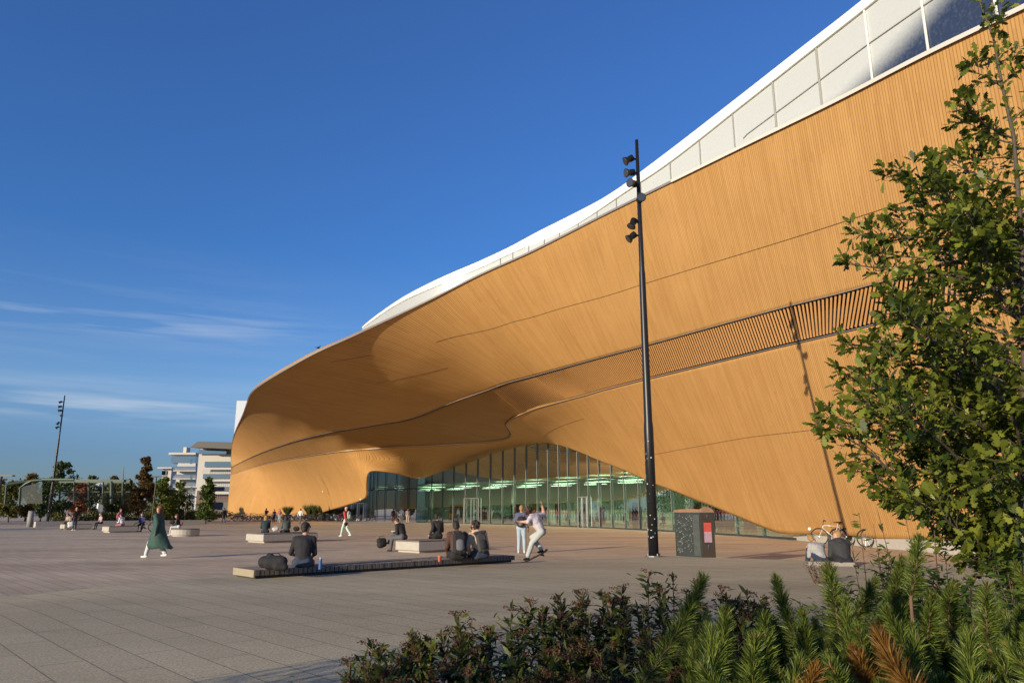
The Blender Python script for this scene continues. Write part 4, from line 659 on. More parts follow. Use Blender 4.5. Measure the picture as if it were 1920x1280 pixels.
def lamp_post(loc, H, label, seed, group='tall black lamp masts'):
    t = empty('lamp_post', loc, 0, label, 'lamp post', group)
    p = MB(); p.tube([(0, 0, 0), (0, 0, H*.28), (0, 0, H*.3), (0, 0, H*.65), (0, 0, H*.66), (0, 0, H)], [.15, .145, .125, .10, .085, .055], 18); p.build('pole', M_black, t, smooth=True)
    b = MB(); b.tube([(0, 0, 0), (0, 0, .03)], .26, 20); [b.tube([(.2*math.cos(a), .2*math.sin(a), .03), (.2*math.cos(a), .2*math.sin(a), .09)], .025, 6) for a in (.4, 1.97, 3.54, 5.1)]; b.build('base_plate', M_steel, t)
    hs = [(H-.70, 3.3, .55), (H-1.22, 3.5, .25), (H-1.66, 3.9, .15), (H-2.2, 4.75, .1), (H-2.95, 3.5, 1.1), (H-3.4, 3.2, .7)]
    for z, a, ti in hs: spotlight(t, z, a+.2*seed, ti, off=.14 if a < 4.5 else .04, s=1.0)
    rg = random.Random(seed); st = MB()
    for k in range(46):
        a = rg.uniform(3.0, 6.2); z = rg.choice([rg.uniform(.5, 1.2), rg.uniform(1.4, 3.4)]); w = rg.uniform(.015, .05); h_ = rg.uniform(.01, .06); r = .153-.003*z/2
        c = Vector((r*math.cos(a), r*math.sin(a), z)); tt = Vector((-math.sin(a), math.cos(a), 0)); u = Vector((0, 0, 1))
        st.quad(c-tt*w/2-u*h_/2, c+tt*w/2-u*h_/2, c+tt*w/2+u*h_/2, c-tt*w/2+u*h_/2, rg.randrange(2))
    st.build('sticker_remains', [mat('sticker_white', (.5, .5, .5)), mat('sticker_blue', (.12, .22, .35))], t)
    return t
lamp_post((4.19, 22.6, .27), 13.45, 'tall black lamp mast with six spotlights standing left of the dark metal cabinet', 0)
r_ = ray(125, 741); Yl = (13.6-EYE)/(r_.z/r_.y)
lamp_post((at(93, 950, Yl).x, Yl, 0), 13.6, 'distant black lamp mast at the left side of the square above the planter wall', 2)
# metal cabinet
kb = empty('utility_cabinet', (6.0, 22, .27), 0, 'weathered dark green metal cabinet with a rusty lid and red poster beside the lamp mast', 'cabinet')
kp = [gp(1268, 1041.5, .27), gp(1317, 1044.5, .27), gp(1347, 1045.6, .27)]; kp.append(kp[0]+(kp[2]-kp[1])*1.2+Vector((.15, .4, 0)))
kp[2] = kp[2]+Vector((0, .25, 0)); kl = [(p.x-6.0, p.y-22) for p in kp]
M_cab = mat('cabinet_green', (.035, .045, .042), .55, .3, var=.5, scale=6, bump=.2); M_cab2 = mat('cabinet_brown', (.045, .032, .022), .5, .3, var=.5, scale=5); M_rust = mat('rusty_lid', (.16, .085, .045), .8, col2=(.30, .17, .10), scale=7)
k_ = MB(); n = 4; V = [(x, y, z) for z in (0, 1.30) for x, y in kl]; k_.add(V, [(0, 1, 5, 4)], 0); k_.add(V, [(1, 2, 6, 5)], 1); k_.add(V, [(2, 3, 7, 6), (3, 0, 4, 7), (4, 5, 6, 7)], 1); k_.build('body', [M_cab, M_cab2], kb)
ld = MB(); cx = sum(p[0] for p in kl)/4; cy = sum(p[1] for p in kl)/4
def kx(f, g, s=1.04):   # position over the plan: f across, g deep
    a = Vector((*kl[0], 0)).lerp(Vector((*kl[1], 0)), f) if f <= 1 else Vector((*kl[1], 0)).lerp(Vector((*kl[2], 0)), f-1)
    return Vector((cx, cy, 0))+(a-Vector((cx, cy, 0)))*s+Vector((.2, .55, 0))*g
fs_ = [0, .03, .5, .97, 1.1, 1.3, 1.5, 1.7, 1.9, 2.0]; hz_ = [1.30, 1.345, 1.375, 1.36, 1.40, 1.435, 1.43, 1.40, 1.35, 1.28]
for i in range(len(fs_)-1):
    a0, a1, b1, b0 = kx(fs_[i], 0), kx(fs_[i+1], 0), kx(fs_[i+1], 1), kx(fs_[i], 1)
    V = [(a0.x, a0.y, hz_[i]), (a1.x, a1.y, hz_[i+1]), (b1.x, b1.y, hz_[i+1]), (b0.x, b0.y, hz_[i]), (a0.x, a0.y, 1.27), (a1.x, a1.y, 1.27), (b1.x, b1.y, 1.27), (b0.x, b0.y, 1.27)]
    ld.add(V, [(0, 1, 2, 3), (4, 5, 1, 0), (2, 6, 7, 3), (7, 6, 5, 4)])
ld.build('lid', M_rust, kb)
a, b = Vector((*kl[1], 0)), Vector((*kl[2], 0)); nn_ = Vector(((b-a).y, -(b-a).x, 0)).normalized()*.006
q = lambda f, z: a.lerp(b, f)+nn_+Vector((0, 0, z))
ps = MB(); ps.quad(q(.22, .42), q(.78, .42), q(.78, .72), q(.22, .72), 0); ps.quad(q(.22, .72), q(.78, .72), q(.78, .98), q(.22, .98), 1); ps.build('poster', [mat('poster_mauve', (.30, .20, .24), .6, var=.4, scale=14), mat('poster_red', (.38, .05, .03), .6, var=.3, scale=12)], kb)
dr = MB(); a0, b0 = Vector((*kl[0], 0)), Vector((*kl[1], 0)); n0 = Vector(((b0-a0).y, -(b0-a0).x, 0)).normalized()
q0 = lambda f, z, o=.006: a0.lerp(b0, f)+n0*o+Vector((0, 0, z))
dr.quad(q0(.72, .04, .02), q0(.97, .04, .02), q0(.97, 1.2, .02), q0(.72, 1.2, .02)); dr.build('door_panel', mat('cabinet_grey', (.075, .085, .08), .5, .3, var=.35, scale=9), kb)
rg = random.Random(3); sk = MB()
for k in range(110):
    f = rg.uniform(.05, .7); z = rg.uniform(.1, 1.2); w = rg.uniform(.006, .022)
    sk.quad(q0(f, z), q0(f+w, z), q0(f+w, z+w*.8), q0(f, z+w*.8))
sk.build('sticker_remains', mat('sticker_white', (.5, .5, .5)), kb)
hd = MB(); c = q(.5, .25); hd.tube([c, c+Vector((0, -.03, .05)), c+Vector((0, 0, .1))], .012, 6); c = q(.5, 1.12); hd.tube([c, c+Vector((0, -.03, .03)), c+Vector((0, 0, .08))], .012, 6); hd.build('handle', M_steel, kb)
# long slatted bench on the step
U46 = Vector((math.sin(R(45.3)), math.cos(R(45.3)), 0)); V46 = Vector((-U46.y, U46.x, 0))
lbA = gp(478, 1085, .27); lbB = gp(962, 1053.5, .27); ub = (lbB-lbA).normalized(); vb = Vector((-ub.y, ub.x, 0)); Lb = (lbB-lbA).length
M_slatg = mat('bench_slats_grey', (.15, .125, .10), .75, var=.35, scale=20); M_slatd = mat('bench_frame_dark', (.02, .018, .016), .7)
lb = empty('long_bench', (lbA.x, lbA.y, .27), math.atan2(ub.y, ub.x), 'long low bench of crosswise grey timber slats along the edge of the step', 'bench')
s_ = MB(); x = 0; rg = random.Random(1)
while x < Lb:
    w_ = .085; s_.box((x+w_/2, .5+rg.uniform(-.004, .004), .115+rg.uniform(-.002, .002)), (w_, 1.0, .11)); x += .105
s_.build('slats', M_slatg, lb); b_ = MB(); b_.box((Lb/2, .5, .03), (Lb-.06, .94, .055)); b_.box((Lb/2, .5, .085), (Lb-.03, .10, .05)); b_.build('frame', M_slatd, lb)
et = MB(); et.box((-.02, .5, .10), (.03, 1.0, .14)); et.build('end_board', mat('end_board', (.30, .26, .18), .8), lb)
# concrete block benches with slatted tops
def block_bench(C0, W, L, label, h=.46, slat=True, curved=False, name='block_bench', cat='bench', group='concrete block benches on the square'):
    c = gp(*C0); t = empty(name, (c.x, c.y, 0), math.atan2(U46.y, U46.x), label, cat, group)
    b_ = MB()
    if curved:
        n_ = 12; outer = []; 
        for k in range(n_+1): a = -math.pi/2+k/n_*math.pi; outer.append((W/2*.0+W/2*math.cos(a)+L-W/2, W/2+W/2*math.sin(a)))
        for k in range(n_+1): a = math.pi/2+k/n_*math.pi; outer.append((W/2*math.cos(a)+W/2, W/2+W/2*math.sin(a)))
        b_.prism(outer, .08, h-.05); t2 = [(x*.97+.03, y*.97+.02) for x, y in outer]; p_ = MB(); p_.prism([(x*.92+.1, y*.9+.07) for x, y in outer], 0, .08); p_.build('plinth', M_conc, t)
        b_.build('body', M_conc, t); s2 = MB(); s2.prism(t2, h-.045, h); s2.build('slats', M_slatg, t)
    else:
        b_.box((L/2, W/2, (h-.05+.09)/2), (L, W, h-.05-.09)); b_.build('body', M_conc, t, bevel=.012)
        p_ = MB(); p_.box((L/2+.03, W/2+.03, .045), (L-.16, W-.16, .09)); p_.build('plinth', M_conc, t)
        if slat:
            s2 = MB(); x = .03
            while x < L-.05: s2.box((x+.035, W/2, h-.022), (.07, W-.05, .045)); x += .085
            s2.build('slats', M_slatg, t)
    return t
def Lfor(C0, px, W=None):
    c = gp(*C0); k = ray(px, 990); k = k.x/k.y
    return abs((c.x-k*c.y)/(k*U46.y-U46.x))
block_bench((493, 1018), 1.9, Lfor((493, 1018), 597), 'concrete block bench with two women and a pale bag, behind the man in the cap')
block_bench((785, 1037), 1.5, 2.6, 'concrete block bench behind the two seated people with backpacks')
block_bench((203, 998.5), 1.5, Lfor((203, 998.5), 259), 'concrete block bench far left carrying the largest group of people, beside a parked bicycle')
block_bench((120, 992.8), 1.3, Lfor((120, 992.8), 172), 'far left concrete block bench with a standing person in front of it')
block_bench((330, 1006), 1.6, Lfor((330, 1006), 383), 'rounded concrete bench just behind the walking woman in green', curved=True)
# long planter wall far left
pw = empty('planter_wall', gp(66, 988), math.atan2(U46.y, U46.x), 'low pale concrete planter wall far left under the distant lamp mast', 'wall')
b_ = MB(); b_.box((8, .35, .26), (16, .7, .52)); b_.build('wall', M_conc, pw, bevel=.01); b_ = MB(); b_.tube([(-.2, 1.3, 0), (-.2, 1.3, 1.5)], .26, 16); b_.build('round_column', mat('column_grey', (.25, .25, .24), .7), pw, smooth=True)

# ================================================================ BICYCLES
def bicycle(fc, name='bicycle', basket=False):
    t = empty(name); mf = mat('bike_'+fc, {'black': (.015, .015, .017), 'white': (.6, .6, .58), 'purple': (.10, .05, .16), 'red': (.25, .03, .03), 'green': (.04, .12, .09), 'blue': (.05, .10, .25), 'silver': (.35, .36, .37)}[fc], .35, .2)
    for x, nm in ((-.52, 'rear_wheel'), (.52, 'front_wheel')):
        w = MB(); n = 22; R0_, r0 = .335, .022
        ring = [(x+R0_*math.cos(2*math.pi*k/n), 0, .345+R0_*math.sin(2*math.pi*k/n)) for k in range(n+1)]; w.tube(ring, .026, 6, cap=False)
        wo = w.build(nm, mat('tyre', (.02, .02, .02), .8), t, smooth=True); s = MB(); s.tube([(x, -.05, .345), (x, .05, .345)], .03, 8)
        ring = [(x+.31*math.cos(2*math.pi*k/n), 0, .345+.31*math.sin(2*math.pi*k/n)) for k in range(n+1)]; s.tube(ring, .008, 5, cap=False, m=1)
        for k in range(12): a = math.pi*k/6; s.tube([(x, 0, .345), (x+.31*math.cos(a), 0, .345+.31*math.sin(a))], .0035, 3, cap=False)
        s.build('spokes', [M_steel, M_black], wo)
    f = MB(); bb = (-.06, 0, .30); st = (-.22, 0, .78); hd0 = (.34, 0, .80); hd1 = (.37, 0, .68)
    for a, b, r in ((bb, st, .018), (bb, hd1, .021), (st, hd0, .018), (st, (-.52, 0, .345), .011), (bb, (-.52, 0, .345), .013), (hd0, hd1, .022), (hd1, (.52, -.05, .345), .014), (hd1, (.52, .05, .345), .014), (st, (-.25, 0, .90), .013)): f.tube([a, b], r, 8)
    f.build('frame', mf, t, smooth=True)
    h = MB(); h.tube([hd0, (.32, 0, .97)], .014, 8); h.tube([(.22, -.29, .99), (.30, -.2, 1.0), (.33, 0, .97), (.30, .2, 1.0), (.22, .29, .99)], .013, 8); h.build('handlebar', M_black, t, smooth=True)
    s = MB(); s.ball((-.27, 0, .93), .1, 10, sc=(1.35, .75, .35)); s.ball((-.13, 0, .93), .05, 8, sc=(1.6, .6, .4)); s.build('saddle', M_black, t, smooth=True)
    p = MB(); p.tube([(-.06, -.07, .30), (-.06, .07, .30)], .015, 6); p.tube([(-.06, .07, .30), (.06, .09, .20)], .01, 6); p.tube([(-.06, -.07, .30), (-.18, -.09, .40)], .01, 6); p.box((.06, .12, .2), (.09, .08, .02)); p.box((-.18, -.12, .4), (.09, .08, .02)); p.tube([(-.06, .05, .30), (-.06, .056, .30)], .09, 14); p.build('pedals', M_black, t)
    if basket:
        k = MB()
        for z in (.72, .82, .92): k.bar([(.42, -.16, z), (.68, -.16, z), (.68, .16, z), (.42, .16, z), (.42, -.16, z)], .012, .012)
        for y in (-.16, 0, .16):
            for x in (.42, .55, .68): k.tube([(x, y, .72), (x*1.0, y, .92)], .005, 4)
        k.build('basket', M_black, t)
    return t
protos = {}
def place_bike(x, y, rz, fc, label, group='bicycles', lean=0, basket=False, z=0):
    key = (fc, basket)
    if key not in protos: o = protos[key] = bicycle(fc, basket=basket)
    else: o = copy_tree(protos[key])
    o.location = (x, y, z); o.rotation_euler = (lean, 0, rz); tag(o, label, 'bicycle', group); return o
b1 = gp(1556, 1021); b2 = gp(1628, 1025)
place_bike(b1.x+.05, b1.y-.3, R(155), 'white', 'white framed bicycle on its stand by the concrete plinth, left of the pole shadow', lean=R(4))
place_bike(b1.x+.85, b1.y-.5, R(-20), 'black', 'black bicycle half hidden behind the head of the person in the dark jacket', lean=R(-4))
place_bike(b2.x+.25, b2.y-.5, R(-48), 'silver', 'silver bicycle with its front wheel towards the camera, nearest the leafy plants', lean=R(-6))
p = gp(272, 996); silver2 = place_bike(p.x, p.y, R(35), 'silver', 'silver bicycle standing by the end of the bench, left of the woman in green', lean=R(5))
ordinals = 'first second third fourth fifth sixth seventh eighth ninth tenth eleventh twelfth thirteenth fourteenth fifteenth sixteenth seventeenth eighteenth nineteenth twentieth twenty-first twenty-second twenty-third twenty-fourth twenty-fifth twenty-sixth'.split()
for o_ in (protos[('white', False)], protos[('black', False)], protos[('silver', False)]): o_.scale = (1.12, 1.12, 1.12)
rg = random.Random(8); BASE0 = Vector((-62, 163, 0)); cols = ['black', 'purple', 'black', 'blue', 'silver', 'red', 'black', 'green']
for i in range(26):
    px = 436+i*9.6+rg.uniform(-2, 2)
    q = gp(px, 976.4+i*.03); place_bike(q.x, q.y, R(20+rg.uniform(-30, 30)), cols[i % 8], cols[i % 8]+' bicycle, '+ordinals[i]+' from the left in the front row by the far timber wall', 'bicycles in the far row', lean=R(rg.uniform(-6, 6)))
for i in range(22):
    px = 440+i*11+rg.uniform(-4, 4); q = gp(px, 974.9); place_bike(q.x, q.y, R(-30+rg.uniform(-25, 25)), cols[(i+3) % 8], cols[(i+3) % 8]+' bicycle, '+ordinals[i]+' from the left in the rear row by the far timber wall', 'bicycles in the far row')
# ================================================================ LEAVES
def rand_rot(n, rg, up=0.0):
    u = rg.normal(size=(n, 3)); u[:, 2] += up; u /= np.linalg.norm(u, axis=1)[:, None]
    a = rg.normal(size=(n, 3)); a -= (a*u).sum(1)[:, None]*u; a /= np.linalg.norm(a, axis=1)[:, None]
    return a, np.cross(u, a), u
def scatter(name, P, size, tmpl, faces, mt, parent, rg, up=0.0, rnd=None, axes=None):
    """one mesh of many small leaf shapes: P positions, tmpl the flat leaf outline"""
    P = np.asarray(P, float); n = len(P); T = np.asarray(tmpl, float); A, B, U = axes if axes is not None else rand_rot(n, rg, up)
    s = np.broadcast_to(np.asarray(size, float), (n,))
    V = P[:, None, :]+(T[None, :, 0, None]*A[:, None, :]+T[None, :, 1, None]*B[:, None, :]+T[None, :, 2, None]*U[:, None, :])*s[:, None, None]
    Fq = np.asarray(faces); k = len(T); FF = (Fq[None]+np.arange(n)[:, None, None]*k).reshape(-1, Fq.shape[1])
    r = rnd if rnd is not None else rg.random(n); return mknp(name, V.reshape(-1, 3), FF, mt, parent, face_rnd=np.repeat(r, len(Fq)))
LEAF4 = [(0, 0, 0), (.5, .32, .06), (1, 0, -.04), (.5, -.32, .06)]; LF4 = [(0, 1, 2, 3)]
M_bark = mat('bark', (.085, .065, .05), .9, var=.4, scale=25, bump=.5, bscale=60)
def far_tree(px, ytop, wpx, D, ca, cb, label, ybase=955, n=900, shape='round', group='trees beyond the square', seed=1, leaf=.36, zb=0.0):
    rg = np.random.default_rng(seed*7+int(abs(px))); b = at(px, 955, D); x, y = b.x, b.y; H = at(px, ytop, D).z; Wd_ = wpx/1415*D/2
    t = empty('tree', (x, y, zb), 0, label, 'tree', group); tr_ = MB(); cb_z = H*.14
    tr_.tube([(0, 0, 0), (.05, 0, H*.3), (0, .05, H*.6), (0, 0, H*.9)], [H*.022, H*.016, H*.010, .02], 7)
    for k in range(9):
        a = rg.uniform(0, 6.28); z0 = H*rg.uniform(.2, .6); r = Wd_*rg.uniform(.5, .9); tr_.tube([(0, 0, z0), (math.cos(a)*r*.5, math.sin(a)*r*.5, z0+H*.09), (math.cos(a)*r, math.sin(a)*r, z0+H*.16)], [H*.008, H*.005, .015], 5)
    tr_.build('trunk', M_bark, t)
    nb_ = 46; n = int(n*2.5); cc = []
    for k in range(nb_):
        u = rg.uniform(0, 1); z = cb_z+(H-cb_z)*u
        prof = (math.sin(math.pi*min(1, max(.06, (u*.88+.1))))**.75 if shape == 'round' else (1-u)**.7*.95+.06)
        a = rg.uniform(0, 6.28); rr = Wd_*prof*math.sqrt(rg.uniform(0, 1)); cc.append((rr*math.cos(a), rr*math.sin(a), z, Wd_*rg.uniform(.26, .5)*(.5+.5*prof)))
    cc = np.array(cc); ii_ = rg.integers(0, nb_, n); d = rg.normal(size=(n, 3)); d /= np.linalg.norm(d, axis=1)[:, None]; d *= rg.uniform(.5, 1, n)[:, None]
    P = cc[ii_, :3]+d*cc[ii_, 3][:, None]*np.array([1, 1, .8]); P[:, 2] = np.clip(P[:, 2], H*.12, H)
    scatter('crown', P, rg.uniform(.6, 1.2, n)*leaf*D/100, LEAF4, LF4, leafmat('leaf_'+str(tuple(ca)), ca, cb), t, rg)
    return t
far_tree(-20, 900, 80, 105, (.055, .075, .012), (.14, .12, .02), 'olive green tree cut by the left edge, behind the curved shelter', seed=2, n=1300)
far_tree(18, 903, 44, 100, (.06, .08, .012), (.15, .13, .02), 'yellow green tree just right of the left edge, over the shelter roof', seed=1, n=1200)
far_tree(50, 889, 40, 108, (.09, .07, .012), (.20, .13, .02), 'golden tree left of the distant lamp mast', seed=3, n=1200)
far_tree(108, 868, 52, 92, (.022, .048, .014), (.09, .12, .03), 'dark green tree standing right behind the distant lamp mast', seed=4, n=1700)
far_tree(78, 902, 24, 96, (.022, .048, .014), (.09, .12, .03), 'small dark green tree peeping out left of the distant lamp mast', seed=14, n=600)
far_tree(144, 902, 30, 125, (.18, .05, .03), (.30, .13, .06), 'red autumn tree behind the steel pergola', seed=5, n=900)
far_tree(166, 895, 44, 135, (.03, .05, .015), (.08, .09, .03), 'dull green round tree right of the red one', seed=6, n=1000)
far_tree(208, 893, 36, 150, (.06, .07, .02), (.15, .12, .03), 'pale green tree to the right of the glass dome', seed=7, n=800)
far_tree(236, 900, 34, 140, (.05, .06, .015), (.14, .10, .02), 'thin yellowing tree beside the radio mast', seed=8, n=700)
far_tree(265, 857, 46, 88, (.045, .05, .012), (.16, .075, .02), 'tall bronze and green maple above the woman in green', seed=9, n=2100, shape='cone', leaf=.38)
far_tree(304, 897, 60, 98, (.06, .10, .012), (.14, .17, .02), 'bright green spreading tree right of the bronze maple', seed=10, n=1400)
far_tree(336, 905, 38, 105, (.05, .08, .012), (.10, .14, .02), 'light green tree in front of the first balconies', seed=11, n=800)
far_tree(387, 897, 40, 86, (.035, .07, .012), (.09, .13, .02), 'narrow green tree in front of the white building by the timber wall', seed=12, n=1200, shape='cone')
far_tree(218, 905, 44, 118, (.04, .055, .015), (.11, .11, .02), 'low green tree behind the pergola right of the dome', seed=13, n=900)
# trees outside the frame to the left that the glass mirrors
for i, (x, y, h_, w_) in enumerate(((-75, 70, 12, 8), (-88, 58, 14, 9), (-70, 88, 10, 8), (-95, 75, 13, 9), (-64, 40, 9, 7))):
    rg = np.random.default_rng(90+i); t = empty('tree', (x, y, 0), 0, ['nearest', 'broadest', 'smallest', 'tallest', 'last'][i]+' leafy tree beyond the left edge of the picture, seen in the glass', 'tree', 'trees beyond the square')
    n = 900; d = rg.normal(size=(n, 3)); d /= np.linalg.norm(d, axis=1)[:, None]; P = d*rg.uniform(.4, 1, n)[:, None]*np.array([w_/2, w_/2, h_*.4])+np.array([0, 0, h_*.6])
    scatter('crown', P, rg.uniform(.3, .6, n), LEAF4, LF4, leafmat('leaf_mirror', (.04, .06, .012), (.14, .12, .02)), t, rg); m_ = MB(); m_.tube([(0, 0, 0), (0, 0, h_*.7)], [.25, .08], 8); m_.build('trunk', M_bark, t)
# hedges
def hedge(p0, p1, wd, h, ca, cb, label, n=2500, seed=1, leaf=.2, flowers=False, z=0):
    rg = np.random.default_rng(seed); p0 = Vector(p0); p1 = Vector(p1); L_ = (p1-p0).length; t = empty('hedge', p0, math.atan2((p1-p0).y, (p1-p0).x), label, 'hedge')
    P = np.stack([rg.uniform(0, L_, n), rg.normal(0, wd*.28, n), rg.uniform(.05, 1, n)**.7*h], 1); P[:, 2] *= (.75+.25*np.sin(P[:, 0]*.9+seed)+.15*np.sin(P[:, 0]*3.1))
    P[:, 2] += z
    scatter('leaves', P, rg.uniform(.6, 1.3, n)*leaf, LEAF4, LF4, leafmat('leaf_'+str(tuple(ca)), ca, cb), t, rg); return t
hedge(gp(70, 984)+Vector((0, 3, 0)), gp(350, 979)+Vector((0, 6, 0)), 3.2, 1.35, (.03, .045, .01), (.12, .11, .02), 'long low olive hedge behind the far benches', n=5200, seed=3, leaf=.3)
hedge(gp(300, 973), gp(428, 970), 2.5, 1.3, (.03, .045, .01), (.10, .09, .02), 'low hedge under the trees by the white building', n=2200, seed=4, leaf=.35)
# ================================================================ LEFT STRUCTURES
M_green = mat('green_steel', (.03, .055, .045), .5, .3); M_shg = glassmat('shelter_glass', (.42, .52, .46), .12)
sh = empty('curved_shelter', at(40, 955, 78), 0, 'curved glass and green steel shelter at the far left', 'shelter'); ox, oy = sh.location.x, sh.location.y
w = lambda px, y, D=78: (at(px, y, D).x-ox, D-oy, at(px, y, D).z)
m_ = MB()
for D in (78, 82):
    m_.tube([w(5, 975, D), w(8, 940, D), w(14, 936, D), w(38, 932, D), w(75, 928, D)], .12, 6)
    m_.tube([w(32, 976, D), w(34, 944, D), w(44, 936, D), w(56, 930, D), w(80, 928, D), w(135, 928, D)], .12, 6)
m_.build('frame', M_green, sh); g_ = MB()
ps_ = [(34, 974), (35, 943), (44, 936), (56, 930), (80, 929)]
for a, b in zip(ps_[:-1], ps_[1:]): g_.quad(w(*a), w(*b), w(*b, 82), w(*a, 82))
g_.quad(w(35, 974), w(75, 974), w(75, 932), w(35, 943)); g_.build('glass', M_shg, sh)
pg = empty('steel_pergola', at(175, 955, 84), 0, 'flat green steel pergola with a mesh fence in front of the autumn trees', 'pergola'); ox, oy = pg.location.x, pg.location.y
w = lambda px, y, D=84: (at(px, y, D).x-ox, D-oy, at(px, y, D).z)
m_ = MB()
for D in (84, 89): m_.bar([w(108, 928, D), w(241, 929, D)], .2, .3)
m_.build('roof_beam', M_green, pg)
for px in (136, 163, 190, 206, 227):
    p_ = MB(); p_.tube([w(px, 972), w(px, 929)], .11 if px != 206 else .2, 6); p_.build('post', M_green, pg)
m_ = MB()
for k in range(70): px = 108+k*1.9; m_.tube([w(px, 966, 85), w(px, 947, 85)], .02, 3)
m_.bar([w(108, 949, 85), w(241, 949, 85)], .05, .05); m_.build('mesh_fence', M_green, pg)
dm = empty('glass_dome', at(184, 955, 150), 0, 'pale glass dome rising behind the pergola roof', 'dome'); rD = 14/1415*150*1.0; zc = at(184, 936, 150).z
g_ = MB(); V = []; Fc = []
for i in range(7):
    for j in range(16): th = math.pi/2*i/6; ph = 2*math.pi*j/16; V.append((rD*math.cos(th)*math.cos(ph), rD*math.cos(th)*math.sin(ph), zc+rD*1.05*math.sin(th)))
for i in range(6):
    for j in range(16): Fc.append((i*16+j, i*16+(j+1) % 16, (i+1)*16+(j+1) % 16, (i+1)*16+j))
g_.add(V, Fc); g_.build('glazing', glassmat('dome_glass', (.55, .65, .75), .35), dm, smooth=True)
r_ = MB()
for j in range(8): r_.tube([V[i*16+j*2] for i in range(7)], .09, 4)
r_.tube([(0, 0, 0), (0, 0, zc)], .3, 6); r_.build('ribs', M_white, dm)
ms = empty('radio_mast', at(223, 955, 320), 0, 'thin lattice radio mast on the skyline', 'mast'); m_ = MB(); zt_ = at(223, 881, 320).z
m_.tube([(0, 0, 0), (0, 0, zt_*.62), (0, 0, zt_)], [.9, .5, .12], 4); [m_.bar([(-1.2, 0, zt_*f), (1.2, 0, zt_*f)], .3, .3) for f in (.5, .58, .66, .75)]; m_.build('lattice', mat('mast_grey', (.12, .13, .15)), ms)
for px, yt, D, lab in ((287, 893, 80, 'thin dark street lamp with a flat head in front of the bright green tree'), (348, 915, 95, 'small pale street lamp near the balconies')):
    t = empty('street_lamp', at(px, 955, D), 0, lab, 'street lamp', 'small street lamps'); t.location.z = 0; zt_ = at(px, yt, D).z; m_ = MB(); m_.tube([(0, 0, 0), (0, 0, zt_)], .07, 6); m_.build('pole', M_black, t); m_ = MB(); m_.box((.3, 0, zt_), (1.6, .4, .12)); m_.build('lamp_head', M_black, t)
t = empty('street_lamp', at(-6, 955, 60), 0, 'dark flat street lamp head reaching in at the left edge of the frame', 'street lamp', 'small street lamps'); t.location.z = 0; zt_ = at(0, 891.5, 60).z; m_ = MB(); m_.tube([(0, 0, 0), (0, 0, zt_)], .08, 8); m_.build('pole', M_black, t); m_ = MB(); m_.box((.35, 0, zt_), (1.2, .35, .10)); m_.build('lamp_head', M_black, t)
# ---- apartment buildings left of the library
M_plaster = mat('white_plaster', (.44, .43, .40), .8, var=.05, scale=.3); M_band = glassmat('band_glass', (.06, .10, .11), .4); M_roofd = mat('dark_roof', (.07, .065, .06), .6); M_brickb = mat('brown_cladding', (.12, .085, .07), .8)
def boxf(m_, px0, px1, y0, y1, D, dep, mi=0):
    a = at(px0, y1, D); b = at(px1, y0, D); m_.box(((a.x+b.x)/2-OX, D-OY+dep/2, (a.z+b.z)/2), (abs(b.x-a.x), dep, abs(b.z-a.z)), m=mi)
def house(label, px, D):
    global OX, OY
    p = at(px, 955, D); OX, OY = p.x, p.y; t = empty('apartment_building', (p.x, p.y, 0), 0, label, 'building', 'white apartment buildings'); return t
t = house('white apartment building with a dark oversailing roof beside the timber wall', 400, 210)
m_ = MB(); boxf(m_, 363, 450, 851, 957, 210, 16); p0 = at(363, 957, 210); p1 = at(352, 957, 214); z1 = at(363, 851, 210).z
m_.add([(p0.x-OX, -.0, 0), (p1.x-OX, 8, 0), (p1.x-OX, 8, z1), (p0.x-OX, 0, z1)], [(0, 3, 2, 1)]); m_.build('wall', M_plaster, t)
m_ = MB(); boxf(m_, 366, 450, 919, 957.5, 209.85, .1); m_.build('base_wall', M_brickb, t)
for (a, b, c, d) in ((383, 450, 865, 875), (380, 450, 888, 897), (384, 450, 912, 920), (382, 450, 941, 955), (372, 425, 842, 851)):
    m_ = MB(); boxf(m_, a, b, c, d, 209.6 if c > 850 else 209.0, .3); m_.build('window_band', M_band, t)
for (c, d) in ((876, 880), (898, 902), (921, 926)):
    m_ = MB(); boxf(m_, 380, 450, c, d, 208.2, .15); 
    for px in range(380, 450, 4): boxf(m_, px, px+.4, d, d+6, 208.2, .1)
    m_.build('balcony', M_plaster, t)
for y0 in (860, 890, 912, 935):
    m_ = MB(); a = at(356, y0, 212.2); b = at(361, y0+9, 211); m_.add([(a.x-OX, 2.6, a.z), (b.x-OX, .9, a.z), (b.x-OX, .9, b.z), (a.x-OX, 2.6, b.z)], [(0, 1, 2, 3)]); o = m_.build('window', M_band, t)
m_ = MB(); boxf(m_, 375, 450, 840, 851, 211, 10); m_.build('penthouse', M_plaster, t)
rp_ = [(356, 838), (371, 827), (450, 829), (450, 842), (372, 838.5)]; m_ = MB(); V = []
for D_ in (203, 226):
    for q_ in rp_: p_ = at(q_[0], q_[1], 203); V.append((p_.x-OX, D_-OY, p_.z+(D_-203)*.03))
m_.add(V, [(0, 1, 2, 3, 4), (9, 8, 7, 6, 5), (0, 5, 6, 1), (1, 6, 7, 2), (2, 7, 8, 3), (3, 8, 9, 4), (4, 9, 5, 0)]); m_.build('roof', M_roofd, t)
t = house('white apartment building with stacked balconies behind the bright green trees', 338, 245)
m_ = MB(); boxf(m_, 325, 367, 868, 957, 245, 14); p0 = at(325, 957, 245); p1 = at(314, 957, 250); z1 = at(325, 868, 245).z; m_.add([(p0.x-OX, 0, 0), (p1.x-OX, 9, 0), (p1.x-OX, 9, z1), (p0.x-OX, 0, z1)], [(0, 3, 2, 1)]); m_.build('wall', M_plaster, t)
